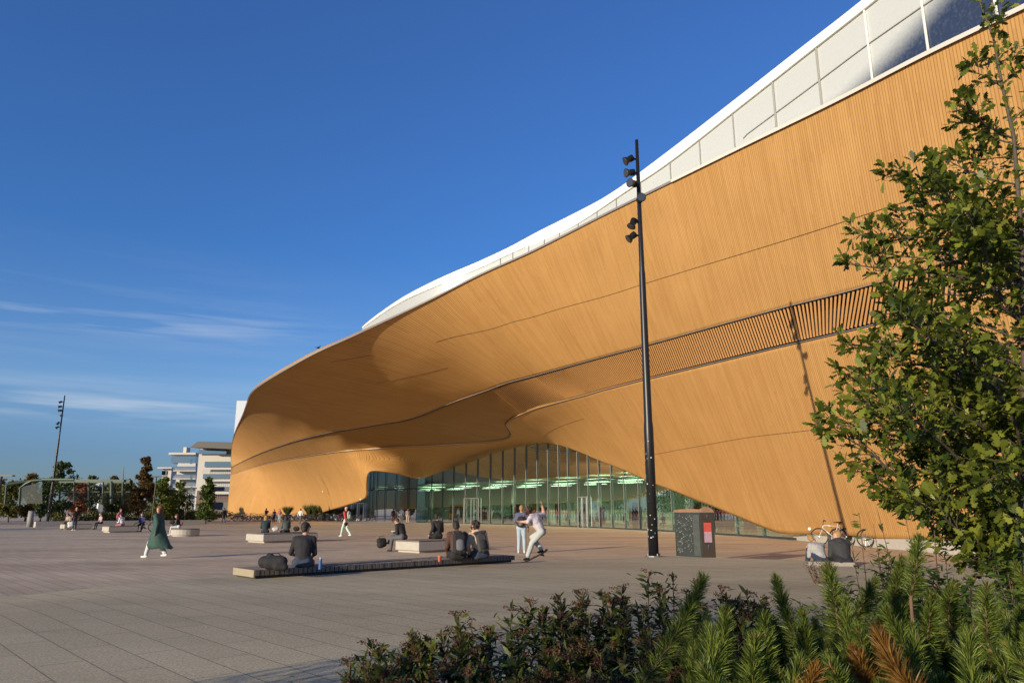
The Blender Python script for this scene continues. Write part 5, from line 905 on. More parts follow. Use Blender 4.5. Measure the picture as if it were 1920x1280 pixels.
for y0 in (874, 889, 904, 919, 934):
    m_ = MB(); boxf(m_, 327, 367, y0, y0+7, 244.5, .3); m_.build('window_band', M_band, t); m_ = MB(); boxf(m_, 324, 367, y0+7, y0+9, 242, 2); boxf(m_, 324, 367, y0+4, y0+4.6, 242, .1); m_.build('balcony', M_plaster, t)
m_ = MB(); boxf(m_, 320, 367, 852, 868, 246, 8, 0); m_.build('penthouse', M_band, t); m_ = MB(); boxf(m_, 316, 367, 848, 852, 243, 12); m_.build('roof', M_plaster, t); m_ = MB(); boxf(m_, 343, 350, 838, 849, 247, 3); m_.build('chimney', mat('cream_render', (.55, .48, .36)), t)
t = house('small pale apartment block farthest left of the three white buildings', 306, 290)
m_ = MB(); boxf(m_, 297, 322, 878, 957, 290, 12); m_.build('wall', M_plaster, t)
for y0 in (882, 896, 910):
    m_ = MB(); boxf(m_, 303, 313, y0, y0+8, 289.6, .3); m_.build('window', M_band, t)
m_ = MB(); boxf(m_, 295, 322, 875.5, 878, 288, 14); m_.build('roof', M_plaster, t)
# far skyline behind the square (low, hazy)
def block(loc, d, label, mt=None, rz=0.4):
    t = empty('city_building', loc, rz, label, 'building', 'buildings around the square'); m_ = MB(); m_.box((0, 0, d[2]/2), d); m_.build('wall', mt or M_plaster, t)
    nx_ = int(d[0]/4); nz_ = int(d[2]/3.6); w_ = MB()
    for i in range(nz_):
        w_.box((0, -d[1]/2-.02, 1.9+i*3.6), (d[0]*.94, .12, 1.5))
    w_.build('window_band', M_band, t); r_ = MB(); r_.box((0, 0, d[2]+.3), (d[0]+.8, d[1]+.8, .6)); r_.build('roof', M_roofd, t)
block((-150, 62, 0), (30, 24, 15), 'low grey building beyond the left edge of the picture', mat('grey_render', (.30, .30, .30)), R(70))
block((-135, 15, 0), (40, 20, 12), 'long brown building across the square behind the camera on the left', mat('brown_render', (.25, .17, .12)), R(60))
block((-210, 150, 0), (14, 14, 38), 'slim dark tower beyond the left edge of the picture', mat('dark_render', (.10, .10, .11)), R(30))
block((-190, 118, 0), (10, 10, 30), 'second slim dark tower beyond the left edge', mat('dark_render', (.10, .10, .11)), R(30))
# ================================================================ POTS AND GRASSES before the far wall
def pot_plant(px, py, h_, label, seed, col=((.04, .07, .02), (.16, .16, .05))):
    rg = np.random.default_rng(seed); q = gp(px, py); t = empty('potted_grass', q, 0, label, 'plant pot', 'black tubs of tall grass by the far wall')
    m_ = MB(); m_.tube([(0, 0, 0), (0, 0, .9)], [.55, .7], 14); m_.build('pot', M_black, t)
    n = 260; a = rg.uniform(0, 6.28, n); le = rg.uniform(.5, 1, n)*h_; P = np.stack([.3*np.cos(a)*rg.random(n), .3*np.sin(a)*rg.random(n), np.full(n, .85)], 1)
    d = np.stack([np.cos(a)*.5, np.sin(a)*.5, np.full(n, 1.0)], 1)+rg.normal(0, .15, (n, 3)); d /= np.linalg.norm(d, axis=1)[:, None]; s = np.cross(d, rg.normal(size=(n, 3))); s /= np.linalg.norm(s, axis=1)[:, None]
    scatter('grass', P, le, [(0, .03, 0), (.6, .03, .03), (1, 0, -.12), (.5, -.03, .02)], LF4, leafmat('grass_'+str(col), *col), t, rg, axes=(d, s, np.cross(d, s)))
for i, (px, h_) in enumerate(((538, 1.6), (579, 1.9), (590, 1.7), (604, 1.4), (618, 1.5), (632, 1.2), (648, 1.3), (660, 1.2), (672, 1.1), (680, 1.3))):
    pot_plant(px, 975.6, h_, 'black tub of feathery grass in the row against the far timber wall', i+50)
# rubble-free small things
def skid():
    pass
bo = empty('water_bottle', gp(600, 1066, .44)+Vector((0, 0, .0)), 0, 'blue water bottle standing on the long bench right of the man in the cap', 'bottle'); bo.location = gp(600, 1066.5, .435); m_ = MB()
m_.tube([(0, 0, 0), (0, 0, .17), (0, 0, .2), (0, 0, .205)], [.036, .036, .03, .02], 14); m_.build('body', mat('bottle_blue', (.03, .10, .28), .35), bo, smooth=False); m_ = MB(); m_.tube([(0, 0, .203), (0, 0, .235)], .026, 12); m_.build('cap', M_trim, bo)
cu = empty('paper_cup', gp(824, 1052.5, .435), 0, 'orange red paper cup on the long bench left of the brown jacket', 'cup'); m_ = MB(); m_.tube([(0, 0, 0), (0, 0, .12)], [.032, .044], 14); m_.build('cup', mat('cup_red', (.50, .09, .04), .6), cu); m_ = MB(); m_.tube([(0, 0, .118), (0, 0, .135)], .048, 14); m_.build('lid', mat('cup_lid', (.5, .2, .12)), cu)
# bird
bd_ = empty('bird', at(596, 652, 60), R(60), 'small dark bird gliding in the sky above the roof edge', 'bird'); m_ = MB(); m_.ball((0, 0, 0), .10, 8, sc=(1.6, .6, .6)); m_.ball((.17, 0, .03), .05, 8); m_.add([(.06, .02, .02), (-.08, .02, .02), (-.12, .35, .12), (-.02, .38, .14)], [(0, 1, 2, 3)]); m_.add([(.06, -.02, .02), (-.08, -.02, .02), (-.12, -.35, .12), (-.02, -.38, .14)], [(3, 2, 1, 0)]); m_.add([(-.12, .03, 0), (-.12, -.03, 0), (-.28, -.05, .01), (-.28, .05, .01)], [(0, 1, 2, 3)]); m_.build('body', M_black, bd_)
# ================================================================ PEOPLE
M_eye = mat('eye', (.02, .015, .012), .3)
def cmat(n, c, r=.85, var=.10, sc=9): return mat('cloth_'+n, c, r, var=.22, scale=6, bump=.9, bscale=9)
SK = {'pale': (.50, .29, .20), 'tan': (.40, .22, .14), 'brown': (.16, .085, .05)}
HC = {'brown': (.055, .028, .015), 'dark': (.018, .013, .011), 'blond': (.30, .18, .07), 'red': (.11, .035, .014), 'grey': (.30, .29, .27)}
def cap(a, b, ra, rb, sx=1.0, ax=None, n=10, m=6):
    """closed tapered capsule between a and b; sx widens it along ax"""
    a = np.array(a, float); b = np.array(b, float); d = b-a; L = np.linalg.norm(d); d = d/L if L > 1e-6 else np.array([0, 0, 1.])
    u = np.array(ax, float) if ax is not None else (np.array([1., 0, 0]) if abs(d[0]) < .9 else np.array([0, 1., 0])); u = u-d*(u@d); u /= np.linalg.norm(u); w = np.cross(d, u)
    V = []; F_ = []
    for i in range(1, 2*m):
        th = math.pi*i/(2*m); c = a if i > m else b; r = ra if i > m else rb
        if i == m: lst = [(b, rb), (a, ra)]
        else: lst = [(c, r)]
        for c_, r_ in lst:
            for j in range(n):
                ph = 2*math.pi*j/n; V.append(c_+d*r_*math.cos(th)+(u*math.cos(ph)*sx+w*math.sin(ph))*r_*math.sin(th))
    rows = len(V)//n; V.append(b+d*rb); V.append(a-d*ra); t, q = len(V)-2, len(V)-1
    for i in range(rows-1):
        for j in range(n): j2 = (j+1) % n; F_.append((i*n+j, (i+1)*n+j, (i+1)*n+j2, i*n+j2))
    for j in range(n): j2 = (j+1) % n; F_.append((t, j, j2)); F_.append((q, (rows-1)*n+j2, (rows-1)*n+j))
    return V, F_
def fuse(name, caps, vox, mats, parent, smooth_it=4):
    """melts overlapping tapered limbs into ONE continuous skin and colours it by the nearest limb"""
    V = []; F_ = []
    for c in caps:
        v, f_ = cap(*c['a']); n = len(V); V += [tuple(p) for p in v]; F_ += [tuple(i+n for i in q) for q in f_]
    me = bpy.data.meshes.new(name+'_src'); me.from_pydata(V, [], F_); o = bpy.data.objects.new(name, me); C.objects.link(o)
    md = o.modifiers.new('r', 'REMESH'); md.mode = 'VOXEL'; md.voxel_size = vox; md.use_smooth_shade = True
    ms = o.modifiers.new('s', 'SMOOTH'); ms.iterations = smooth_it; ms.factor = .5
    dg = bpy.context.evaluated_depsgraph_get(); m2 = bpy.data.meshes.new_from_object(o.evaluated_get(dg)); o.modifiers.clear(); o.data = m2; m2.name = name; bpy.data.meshes.remove(me)
    for m in mats: m2.materials.append(m)
    if len(mats) > 1:
        n = len(m2.polygons); cc = np.empty(n*3); m2.polygons.foreach_get('center', cc); cc = cc.reshape(-1, 3); best = np.full(n, 1e9); mi = np.zeros(n, dtype=np.int32)
        for c in caps:
            if c['m'] < 0: continue
            a = np.array(c['a'][0], float); b = np.array(c['a'][1], float); d = b-a; t = np.clip(((cc-a)@d)/max(d@d, 1e-9), 0, 1); dist = np.linalg.norm(cc-a-t[:, None]*d, axis=1)/np.maximum(.004, c['a'][2]+(c['a'][3]-c['a'][2])*t)
            k = dist < best; best[k] = dist[k]; mi[k] = c['m']
        m2.polygons.foreach_set('material_index', mi)
    m2.polygons.foreach_set('use_smooth', np.ones(len(m2.polygons), dtype=bool)); o.parent = parent; return o
def stand(): return dict(pel=(0, 0, .95), lean=0, side=0, hd=0, kL=(-.10, .03, .50), aL=(-.11, 0, .09), kR=(.10, .03, .50), aR=(.11, 0, .09), eL=(-.25, -.02, 1.13), wL=(-.26, .08, .88), eR=(.25, -.02, 1.13), wR=(.26, .08, .88), fL=0, fR=0)
def walk(s=1):
    p = stand(); p.update(kL=(-.09, .20*s, .52), aL=(-.09, .30*s, .12), kR=(.09, .02, .50), aR=(.09, -.30*s, .16), eL=(-.25, -.12*s, 1.14), wL=(-.25, -.18*s, .90), eR=(.25, .06*s, 1.14), wR=(.24, .24*s, .94), lean=4); return p
def sit(sh=.46, knee=.45, lean=12, foot=0.0):
    return dict(pel=(0, 0, sh+.11), lean=lean, side=0, hd=10, kL=(-.13, knee, sh+.06+foot), aL=(-.12, knee+.06, .09), kR=(.13, knee, sh+.06+foot), aR=(.12, knee+.06, .09), eL=None, wL=(-.12, knee-.05, sh+.24), eR=None, wR=(.12, knee-.05, sh+.24), fL=0, fR=0)
def person(label, loc, rz, pose, H=1.72, skin='pale', top=('x', (.1, .1, .1)), bot=('x', (.03, .03, .04)), shoe=('white', (.6, .6, .6)), hair='short', hcol='dark', sleeves='long', legs='long', loose=0.0, vox=.02, hands=True, build=1.0, group='people on the square', extra=None, hood=False, shorts_split=None, cat='person'):
    t = empty('person', loc, rz, label, cat, group); s = H/1.72
    P = {k: (np.array(v, float) if isinstance(v, tuple) else v) for k, v in pose.items()}
    pel = P['pel']; le = R(P['lean']); si = R(P.get('side', 0)); up = np.array([math.sin(si), math.sin(le)*math.cos(si), math.cos(le)*math.cos(si)]); fw = np.array([0, math.cos(le), -math.sin(le)]); rt = np.cross(fw, up); rt /= np.linalg.norm(rt)
    tw = R(P.get('twist', 0)); rts = rt*math.cos(tw)+fw*math.sin(tw)
    ch = pel+up*.30; nk = pel+up*.50; hd = R(P['hd']); yaw = R(P.get('yaw', 0)); hup = np.array([up[0], math.sin(le+hd), math.cos(le+hd)]); head = nk+hup*.165+np.array([0, .015, 0]); hf = np.array([math.sin(yaw), math.cos(yaw)*math.cos(hd), -math.sin(hd)*math.cos(yaw)]); hf /= np.linalg.norm(hf); hr = np.cross(hf, hup); hr /= np.linalg.norm(hr); hup2 = np.cross(hr, hf)
    shL = nk-rts*.175-up*.055; shR = nk+rts*.175-up*.055; hiL = pel-rt*.09-up*.03; hiR = pel+rt*.09-up*.03
    lo = loose; SKN, TOP, BOT, SHO = 0, 1, 2, 3; caps = []
    def c(a, b, ra, rb, m, sx=1.0, ax=None): caps.append(dict(a=(np.array(a)*s, np.array(b)*s, ra*s, rb*s, sx, ax), m=m))
    B_ = build
    c(hiL, hiR, .105*B_+lo*.4, .105*B_+lo*.4, BOT); c(pel+up*.04, pel+up*.16, .108*B_+lo*.5, .105*B_+lo, TOP if P.get('tuck') is None else TOP, 1.25, rt); c(pel+up*.16, ch+up*.04, .105*B_+lo, .125*B_+lo, TOP, 1.25, rts); c(ch-rts*.055+up*.02, nk-rts*.09-up*.10, .115*B_+lo, .09+lo, TOP); c(ch+rts*.055+up*.02, nk+rts*.09-up*.10, .115*B_+lo, .09+lo, TOP)
    c(shL, shR, .060+lo, .060+lo, TOP); c(nk-up*.03, shL, .058+lo, .06+lo, TOP); c(nk-up*.03, shR, .058+lo, .06+lo, TOP)
    c(nk-up*.02, head-hup*.05, .058, .052, SKN)
    # head: skull, face, jaw, nose, ears
    c(head+hup2*.025-hf*.012, head+hup2*.02+hf*.008, .092, .088, SKN, .86, hr); c(head-hup2*.045+hf*.03, head+hup2*.0+hf*.03, .058, .07, SKN, .9, hr); c(head-hup2*.075+hf*.055, head-hup2*.06+hf*.05, .03, .036, SKN); c(head-hup2*.028+hf*.103, head+hup2*.012+hf*.09, .014, .009, SKN); c(head-hr*.078-hup2*.02, head-hr*.08+hup2*.015, .016, .018, SKN); c(head+hr*.078-hup2*.02, head+hr*.08+hup2*.015, .016, .018, SKN)
    for sd, hi, kn, an, yawf in ((-1, hiL, P['kL'], P['aL'], P['fL']), (1, hiR, P['kR'], P['aR'], P['fR'])):
        lc = BOT if legs == 'long' else SKN
        c(hi, kn, .088*B_+lo*.8, .060+lo*.7, BOT if legs != 'bare' else SKN); mid = kn+(an-kn)*.35
        c(kn, mid, .060+lo*.7, .056+lo*.7, lc); c(mid, an+(kn-an)*.10, .056+lo*.7, .040+lo*.9, lc)
        fd = np.array([math.sin(R(yawf)), math.cos(R(yawf)), 0]); pit = P.get('pitchL' if sd < 0 else 'pitchR', 0); fd = fd*math.cos(R(pit))+np.array([0, 0, -math.sin(R(pit))])
        heel = an-fd*.035+np.array([0, 0, -.045]); toe = an+fd*.135+np.array([0, 0, -.055]); c(heel, an, .040, .036, SHO); c(heel, toe, .040, .033, SHO, 1.15, np.cross(fd, (0, 0, 1))); c(toe-fd*.03, toe+fd*.02, .036, .028, SHO, 1.25, np.cross(fd, (0, 0, 1)))
    for sd, sh_, e, w_ in ((-1, shL, P['eL'], P['wL']), (1, shR, P['eR'], P['wR'])):
        if e is None:
            d = w_-sh_; L = np.linalg.norm(d); L1, L2 = .29, .26; L = min(L, .54); dn = d/np.linalg.norm(d); h_ = math.sqrt(max(0, L1**2-((L1**2-L2**2+L*L)/(2*L))**2)); o_ = np.array([sd*.28, -.35, -.9]); o_ -= dn*(o_@dn); o_ /= np.linalg.norm(o_); e = sh_+dn*((L1**2-L2**2+L*L)/(2*L))+o_*h_; w_ = sh_+dn*L
        c(sh_, e, .052+lo, .040+lo*.8, TOP); c(e, w_, .040+lo*.8, .027+(lo*.6 if sleeves == 'long' else 0), TOP if sleeves == 'long' else SKN)
        d = w_-e; d /= np.linalg.norm(d); pn = np.cross(d, np.array([sd*1., 0, .2])); pn /= np.linalg.norm(pn); sdv = np.cross(d, pn)
        c(w_, w_+d*.075, .026, .032, SKN, .62, pn)
        if hands:
            for k, (o_, L_) in enumerate(((-.030, .060), (-.010, .072), (.010, .068), (.028, .052))):
                b0 = w_+d*.085+sdv*o_; b1 = b0+d*L_*.55+pn*.006; b2 = b1+d*L_*.40+pn*.022; c(b0, b1, .0095, .009, SKN); c(b1, b2, .009, .0075, SKN)
            b0 = w_+d*.03+sdv*.028*sd; b1 = b0+sdv*.030*sd+d*.03; c(b0, b1, .012, .010, SKN); c(b1, b1+d*.03+pn*.008, .010, .008, SKN)
    mats = [mat('skin_'+skin, SK[skin], .55, var=.06, scale=6), cmat(*top), cmat(*bot), cmat(*shoe)]
    fuse('body', caps, vox*s, mats, t)
    ey = MB()
    for k in (-1, 1): ey.ball(tuple((head+hr*k*.031+hup2*.012+hf*.086)*s), .011*s, 6)
    ey.build('eyes', M_eye, t)
    hm = mat('hair_'+hcol, HC[hcol], .6, var=.3, scale=40, bump=.6, bscale=90); hc = []
    def h(a, b, ra, rb, sx=1.0, ax=None): hc.append(dict(a=(np.array(a)*s, np.array(b)*s, ra*s, rb*s, sx, ax), m=0))
    if hair != 'none':
        h(head+hup2*.045-hf*.03, head+hup2*.035-hf*.005, .093, .088, .93, hr); h(head-hf*.055-hup2*.03, head-hf*.045+hup2*.03, .062, .085, .98, hr); h(head+hup2*.085+hf*.03, head+hup2*.09-hf*.03, .045, .06, 1.1, hr)
    rg = np.random.default_rng(int(abs(loc[0]*13+loc[1]*7)) % 999)
    if hair == 'long':
        for k in np.linspace(-1, 1, 5): h(head+hr*k*.065-hf*.05, head+hr*k*.085-hf*.06-np.array([0, 0, .22+.05*rg.random()]), .045, .028)
        h(head-hf*.05, head-hf*.075-np.array([0, 0, .24]), .075, .05, 1.3, hr)
    if hair == 'curly':
        for k in range(46):
            d = rg.normal(size=3); d /= np.linalg.norm(d); q_ = head+hup2*.035-hf*.03+(hr*d[0]*.10+hf*d[1]*.105+hup2*d[2]*.115)
            if (q_-head)@hf > .055 and (q_-head)@hup2 < .06: continue
            h(q_, q_+d*.012, .03, .022)
    if hair == 'bun': h(head-hf*.09+hup2*.08, head-hf*.11+hup2*.09, .035, .03)
    if hair != 'none': fuse('hair', hc, .012*s if vox < .025 else .02, [hm], t, 2)
    if hood:
        hh = []
        for k in np.linspace(-1, 1, 5): hh.append(dict(a=((nk+rts*k*.09+up*.02-fw*(.05+.03*(1-abs(k))))*s, (nk+rts*k*.07-fw*(.10+.03*(1-abs(k)))-up*.06)*s, .045*s, .04*s), m=0))
        fuse('hood', hh, .014, [cmat(*top)], t, 3)
    info = dict(head=head*s, hf=hf, hr=hr, hup=hup2, nk=nk*s, up=up, fw=fw, rt=rts, pel=pel*s, s=s)
    t['h'] = 0; del t['h']
    return t, info
def attach_at(t, p):   # local point of a person -> world
    return Matrix.Translation(t.location) @ t.rotation_euler.to_matrix().to_4x4() @ Vector(tuple(p))
def backpack(t, info, label, c1, c2=None, size=(.30, .17, .46), roll=False, strap=True, group=None, off=0.0, low=.0):
    """rests on the wearer's back; its own thing"""
    up, fw, rt, nk = info['up'], info['fw'], info['rt'], info['nk']; w_, d_, h_ = size
    drop = h_ * .5 + .03 + low
    rear = .13 + d_ / 2 + off
    centre = nk - up * drop - fw * rear
    o = empty('backpack', attach_at(t, centre), t.rotation_euler.z, label, 'backpack', group)
    def L(x, y, z): return tuple(rt*x-fw*(-y)*1.0+up*z)
    m1 = cmat(*c1); m2 = cmat(*(c2 or c1)); cp = []
    def c(a, b, ra, rb, sx=1.0): cp.append(dict(a=(np.array(L(*a)), np.array(L(*b)), ra, rb, sx, rt), m=0))
    for x in (-w_*.28, w_*.28): c((x, 0, -h_*.38), (x*.9, 0, h_*.34), w_*.24, w_*.22)
    c((0, .01, -h_*.38), (0, .01, h_*.40), w_*.30, w_*.26, 1.3)
    fuse('body', cp, .016, [m1], o); cp = []; c((0, -d_*.42, -h_*.30), (0, -d_*.40, h_*.02), w_*.20, w_*.19, 1.6); fuse('front_pocket', cp, .014, [m2], o)
    if roll: cp = []; c((-w_*.45, 0, h_*.55), (w_*.45, 0, h_*.58), .045, .045); fuse('rolled_top', cp, .014, [m1], o)
    m_ = MB(); m_.tube([L(-.03, d_*.3, h_*.52), L(-.02, d_*.3, h_*.60), L(.02, d_*.3, h_*.60), L(.03, d_*.3, h_*.52)], .008, 6); m_.build('handle', m2, o)
    if strap:
        for sx in (-1, 1):
            m_ = MB(); x = sx*.10; pts_ = [L(x, d_*.4, h_*.42), L(x*1.15, d_*.5+.05, h_*.5+.075), L(x*1.2, d_*.5+.13, h_*.5+.07), L(x*1.3, d_*.5+.235, h_*.36), L(x*1.55, d_*.5+.20, 0), L(x*1.5, d_*.45, -h_*.33)]
            m_.bar(pts_, .045, .012, up=[tuple(up*1.0+fw*.6)]*2+[tuple(fw)]*4); m_.build('strap', m2, o)
    return o
def bag(name, loc, label, col, size=(.35, .18, .3), rz=0, blob=False, group=None, vox=.02):
    o = empty(name, loc, rz, label, 'bag', group); w_, d_, h_ = size; cp = []
    def c(a, b, ra, rb, sx=1.0): cp.append(dict(a=(np.array(a, float), np.array(b, float), ra, rb, sx, (1, 0, 0)), m=0))
    r = min(d_, h_)*.46
    c((-w_/2+r, 0, r), (w_/2-r, 0, r), r, r); c((-w_/2+r, 0, h_-r), (w_/2-r, 0, h_-r*.9), r*.9, r*.8); c((-w_*.1, 0, h_*.5), (w_*.2, .02, h_*.55), r*1.05, r)
    if blob: c((w_*.2, -.06, h_*.3), (w_*.42, -.04, h_*.25), r*.7, r*.5); c((-w_*.35, .05, h_*.55), (-w_*.1, 0, h_*.9), r*.6, r*.5)
    fuse('body', cp, vox, [cmat(*col)], o); m_ = MB(); m_.tube([(-w_*.25, 0, h_*.9), (-w_*.18, 0, h_*1.1), (w_*.18, 0, h_*1.1), (w_*.25, 0, h_*.9)], .010, 6); m_.build('handle', cmat(*col), o); return o
def skirt(t, pts, mt, name='coat_skirt', n=20):
    """cloth ring stack: pts = (cx, cy, z, rx, ry)"""
    V = []; Fc = []
    for i, (cx, cy, z, rx, ry) in enumerate(pts):
        for k in range(n):
            a = 2*math.pi*k/n; fo = 1+(.10*math.sin(5*a+i)+.05*math.sin(9*a))*i/len(pts); V.append((cx+rx*fo*math.cos(a), cy+ry*fo*math.sin(a), z+(.02*math.sin(4*a) if i == len(pts)-1 else 0)))
    for i in range(len(pts)-1):
        for k in range(n): Fc.append((i*n+k, i*n+(k+1) % n, (i+1)*n+(k+1) % n, (i+1)*n+k))
    o = mk(name, V, Fc, mt, t, True); sm = o.modifiers.new('s', 'SOLIDIFY'); sm.thickness = .012; return o
BLK = ('black', (.014, .014, .016)); WHT = ('white', (.60, .59, .56)); DKN = ('navy', (.025, .03, .055)); GRY = ('grey', (.12, .12, .125)); JEAN = ('lightjeans', (.32, .40, .46)); DJ = ('darkjeans', (.03, .045, .075)); BRN = ('brown', (.075, .035, .022)); CRM = ('cream', (.52, .37, .24))
BZ = .435
ben = math.atan2(ub.y, ub.x)
# --- man in the black cap on the long bench
def onbench(px, py, z=BZ): q_ = gp(px, py, z)+vb*.42+ub*.40; return Vector((q_.x, q_.y, 0))
q_ = onbench(551, 1067); p = sit(.43, .42, 16); p.update(pel=(0, 0, .43+.10), wL=(-.16, .28, .62), wR=(.14, .34, .60), hd=8, yaw=25)
t, I = person('man in black t-shirt and black cap sitting with his back turned on the long bench', (q_.x, q_.y, 0), R(8), p, 1.80, 'pale', ('black_tee', (.016, .016, .019)), DJ, BLK, 'short', 'dark', sleeves='short', vox=.016, build=1.12, loose=.012)
hd_, hf_, hr_, hu_ = I['head'], I['hf'], I['hr'], I['hup']; cp = [dict(a=(hd_+hu_*.055-hf_*.02, hd_+hu_*.05+hf_*.005, .101, .10, .95, hr_), m=0), dict(a=(hd_+hu_*.055+hf_*.10-hr_*.035, hd_+hu_*.05+hf_*.15-hr_*.03, .022, .014), m=0), dict(a=(hd_+hu_*.055+hf_*.10+hr_*.035, hd_+hu_*.05+hf_*.15+hr_*.03, .022, .014), m=0), dict(a=(hd_+hu_*.055+hf_*.12, hd_+hu_*.048+hf_*.165, .022, .014), m=0)]
fuse('cap', cp, .012, [cmat('cap', (.02, .02, .023))], t, 2)
q_ = gp(511, 1069, BZ); bag('backpack', q_, 'slumped black backpack lying on the long bench left of the man in the cap', BLK, (.66, .34, .30), R(-10), blob=True, vox=.018)['category'] = 'backpack'
# --- pair with backpacks
q_ = onbench(855, 1050.5); p = sit(.43, .42, 20); p.update(wL=(-.2, .25, .55), hd=14, yaw=20)
t, I = person('person in a brown jacket with a big black backpack on the long bench', (q_.x, q_.y, 0), R(15), p, 1.80, 'brown', BRN, BLK, BLK, 'short', 'dark', vox=.016, build=1.1, loose=.028)
backpack(t, I, 'large black backpack on the back of the person in the brown jacket', BLK, GRY, (.34, .19, .52), low=.05, off=.03)
q_ = onbench(899, 1049.5); p = sit(.43, .42, 22); p.update(wL=(-.22, .2, .55), hd=16, yaw=-35, side=-6)
t, I = person('curly haired person in a cream hoodie sitting right in the pair with backpacks', (q_.x, q_.y, 0), R(20), p, 1.80, 'tan', CRM, DJ, BLK, 'curly', 'dark', vox=.016, build=1.05, loose=.03, hood=True)
backpack(t, I, 'dark grey roll-top backpack on the back of the person in the cream hoodie', ('charcoal', (.045, .042, .042)), BLK, (.28, .16, .46), roll=True, low=.08, off=.03)
# --- skateboarder in the air (seen from behind his left side, going left)
SX, SY = at(1015, 1000, 21.6).x, 21.6
p = dict(pel=(0, 0, 1.04), lean=30, side=0, hd=24, twist=-25, yaw=25, kL=(-.05, .26, .72), aL=(-.05, .40, .33), kR=(.16, .30, .86), aR=(.14, .02, .52), eL=(-.28, .34, 1.30), wL=(-.20, .56, 1.30), eR=(.40, -.02, 1.52), wR=(.30, .02, 1.76), fL=-60, fR=-60, pitchL=8, pitchR=5)
t, I = person('curly haired skateboarder in a pale shirt jumping with arms out', (SX, SY, 0), R(78), p, 1.70, 'pale', ('pale_shirt', (.50, .46, .48)), ('pale_jeans', (.40, .43, .41)), BLK, 'curly', 'brown', sleeves='short', vox=.014, loose=.03)
m_ = MB(); pc = I['pel']; m_.tube([tuple(pc+np.array([.135*math.cos(a), .125*math.sin(a), .045])) for a in np.linspace(0, 6.283, 17)], .016, 6, cap=False); m_.build('belt', mat('belt_brown', (.05, .03, .02)), t)
la = attach_at(t, (-.05, .40, .24)); ra = attach_at(t, (.14, .02, .43)); mid = (la+ra)/2; dd = (ra-la).normalized()
sb = empty('skateboard', mid-Vector((0, 0, .03)), 0, 'black skateboard under the feet of the jumping skateboarder', 'skateboard'); m_ = MB(); m_.bar([tuple(dd*x+Vector((0, 0, z))) for x, z in ((-.41, .05), (-.33, .008), (-.2, 0), (0, 0), (.2, 0), (.33, .008), (.41, .05))], .20, .012); m_.build('deck', M_black, sb)
sdv_ = dd.cross(Vector((0, 0, 1))).normalized(); dn_ = sdv_.cross(dd).normalized()*-1
if dn_.z > 0: dn_ = -dn_
for x in (-.24, .24):
    m_ = MB(); c0 = dd*x+dn_*.045; m_.tube([tuple(c0-sdv_*.08), tuple(c0+sdv_*.08)], .010, 6); m_.tube([tuple(dd*x), tuple(c0)], .02, 6); tk = m_.build('truck', M_steel, sb)
    for sy in (-1, 1): m_ = MB(); m_.tube([tuple(c0+sdv_*(.085*sy-.016)), tuple(c0+sdv_*(.085*sy+.016))], .027, 10); m_.build('wheel', mat('wheel_red', (.12, .02, .015)), tk)
# --- standing person behind the skater
q_ = gp(978, 1037); p = stand(); p.update(eL=(-.24, .05, 1.14), wL=(-.20, .22, 1.0), kL=(-.1, .05, .5))
t, I = person('person in a slate blue t-shirt and light jeans standing just behind the skateboarder', q_, R(-8), p, 1.76, 'pale', ('slate', (.085, .095, .17)), JEAN, WHT, 'short', 'blond', sleeves='short', loose=.022, vox=.018)
backpack(t, I, 'small black net backpack on the person in slate blue', BLK, GRY, (.27, .15, .36), low=.10)
# --- woman in the long green coat, striding left
q_ = gp(291, 1047); p = walk(1); p.update(pel=(0, 0, .93), lean=2, hd=-4, wL=(-.27, -.10, .88), wR=(.26, .18, .90))
t, I = person('woman in a long green coat and white trousers striding left across the square', q_, R(80), p, 1.76, 'pale', ('green_coat', (.030, .075, .060)), ('white_trousers', (.50, .56, .58)), ('white_shoes', (.68, .68, .66)), 'long', 'red', loose=.03, vox=.016)
skirt(t, [(0, 0, 1.25, .19, .15), (0, -.01, 1.05, .20, .17), (0, -.03, .85, .24, .22), (0, -.06, .65, .27, .29), (0, -.10, .46, .29, .38), (0, -.17, .34, .27, .44)], cmat('green_coat', (.030, .075, .060)))
# --- reading man in black and man in a black jacket on the block bench
Cb = gp(785, 1037); Cu = U46; Cv = V46
q_ = Cb+Cv*1.35+Cu*.25; p = sit(.46, .44, 24); p.update(hd=28, wL=(-.12, .36, .72), wR=(.08, .32, .74), kR=(.05, .46, .68), aR=(-.1, .62, .36))
t, I = person('person in black coat reading at the left end of a block bench', (q_.x, q_.y, 0), R(60), p, 1.76, 'pale', BLK, ('grey_trousers', (.09, .09, .10)), BLK, 'short', 'brown', loose=.03, vox=.018)
o_ = attach_at(t, (0, .40, .78)); bk = empty('book', o_, R(60), 'open pale book held by the reading person in the long black coat', 'book'); m_ = MB(); m_.box((-.07, 0, 0), (.14, .20, .012), 0); m_.box((.07, 0, 0), (.14, .20, .012), 0); m_.build('pages', M_white, bk)
q_ = Cb+Cv*1.95+Cu*-.35; bag('backpack', (q_.x, q_.y, 0), 'black backpack standing on the ground left of the reading person', BLK, (.45, .3, .55), R(30), vox=.02)['category'] = 'backpack'
q_ = Cb+Cv*1.05+Cu*1.75; p = sit(.46, .42, 8); p.update(hd=0, yaw=55, wL=(-.30, .0, .60), wR=(.14, .3, .66))
t, I = person('man in a black jacket leaning back on the block bench right of the reading person', (q_.x, q_.y, 0), R(25), p, 1.84, 'pale', ('charcoal_jacket', (.022, .021, .022)), BLK, BLK, 'short', 'dark', loose=.03, build=1.05, vox=.018)
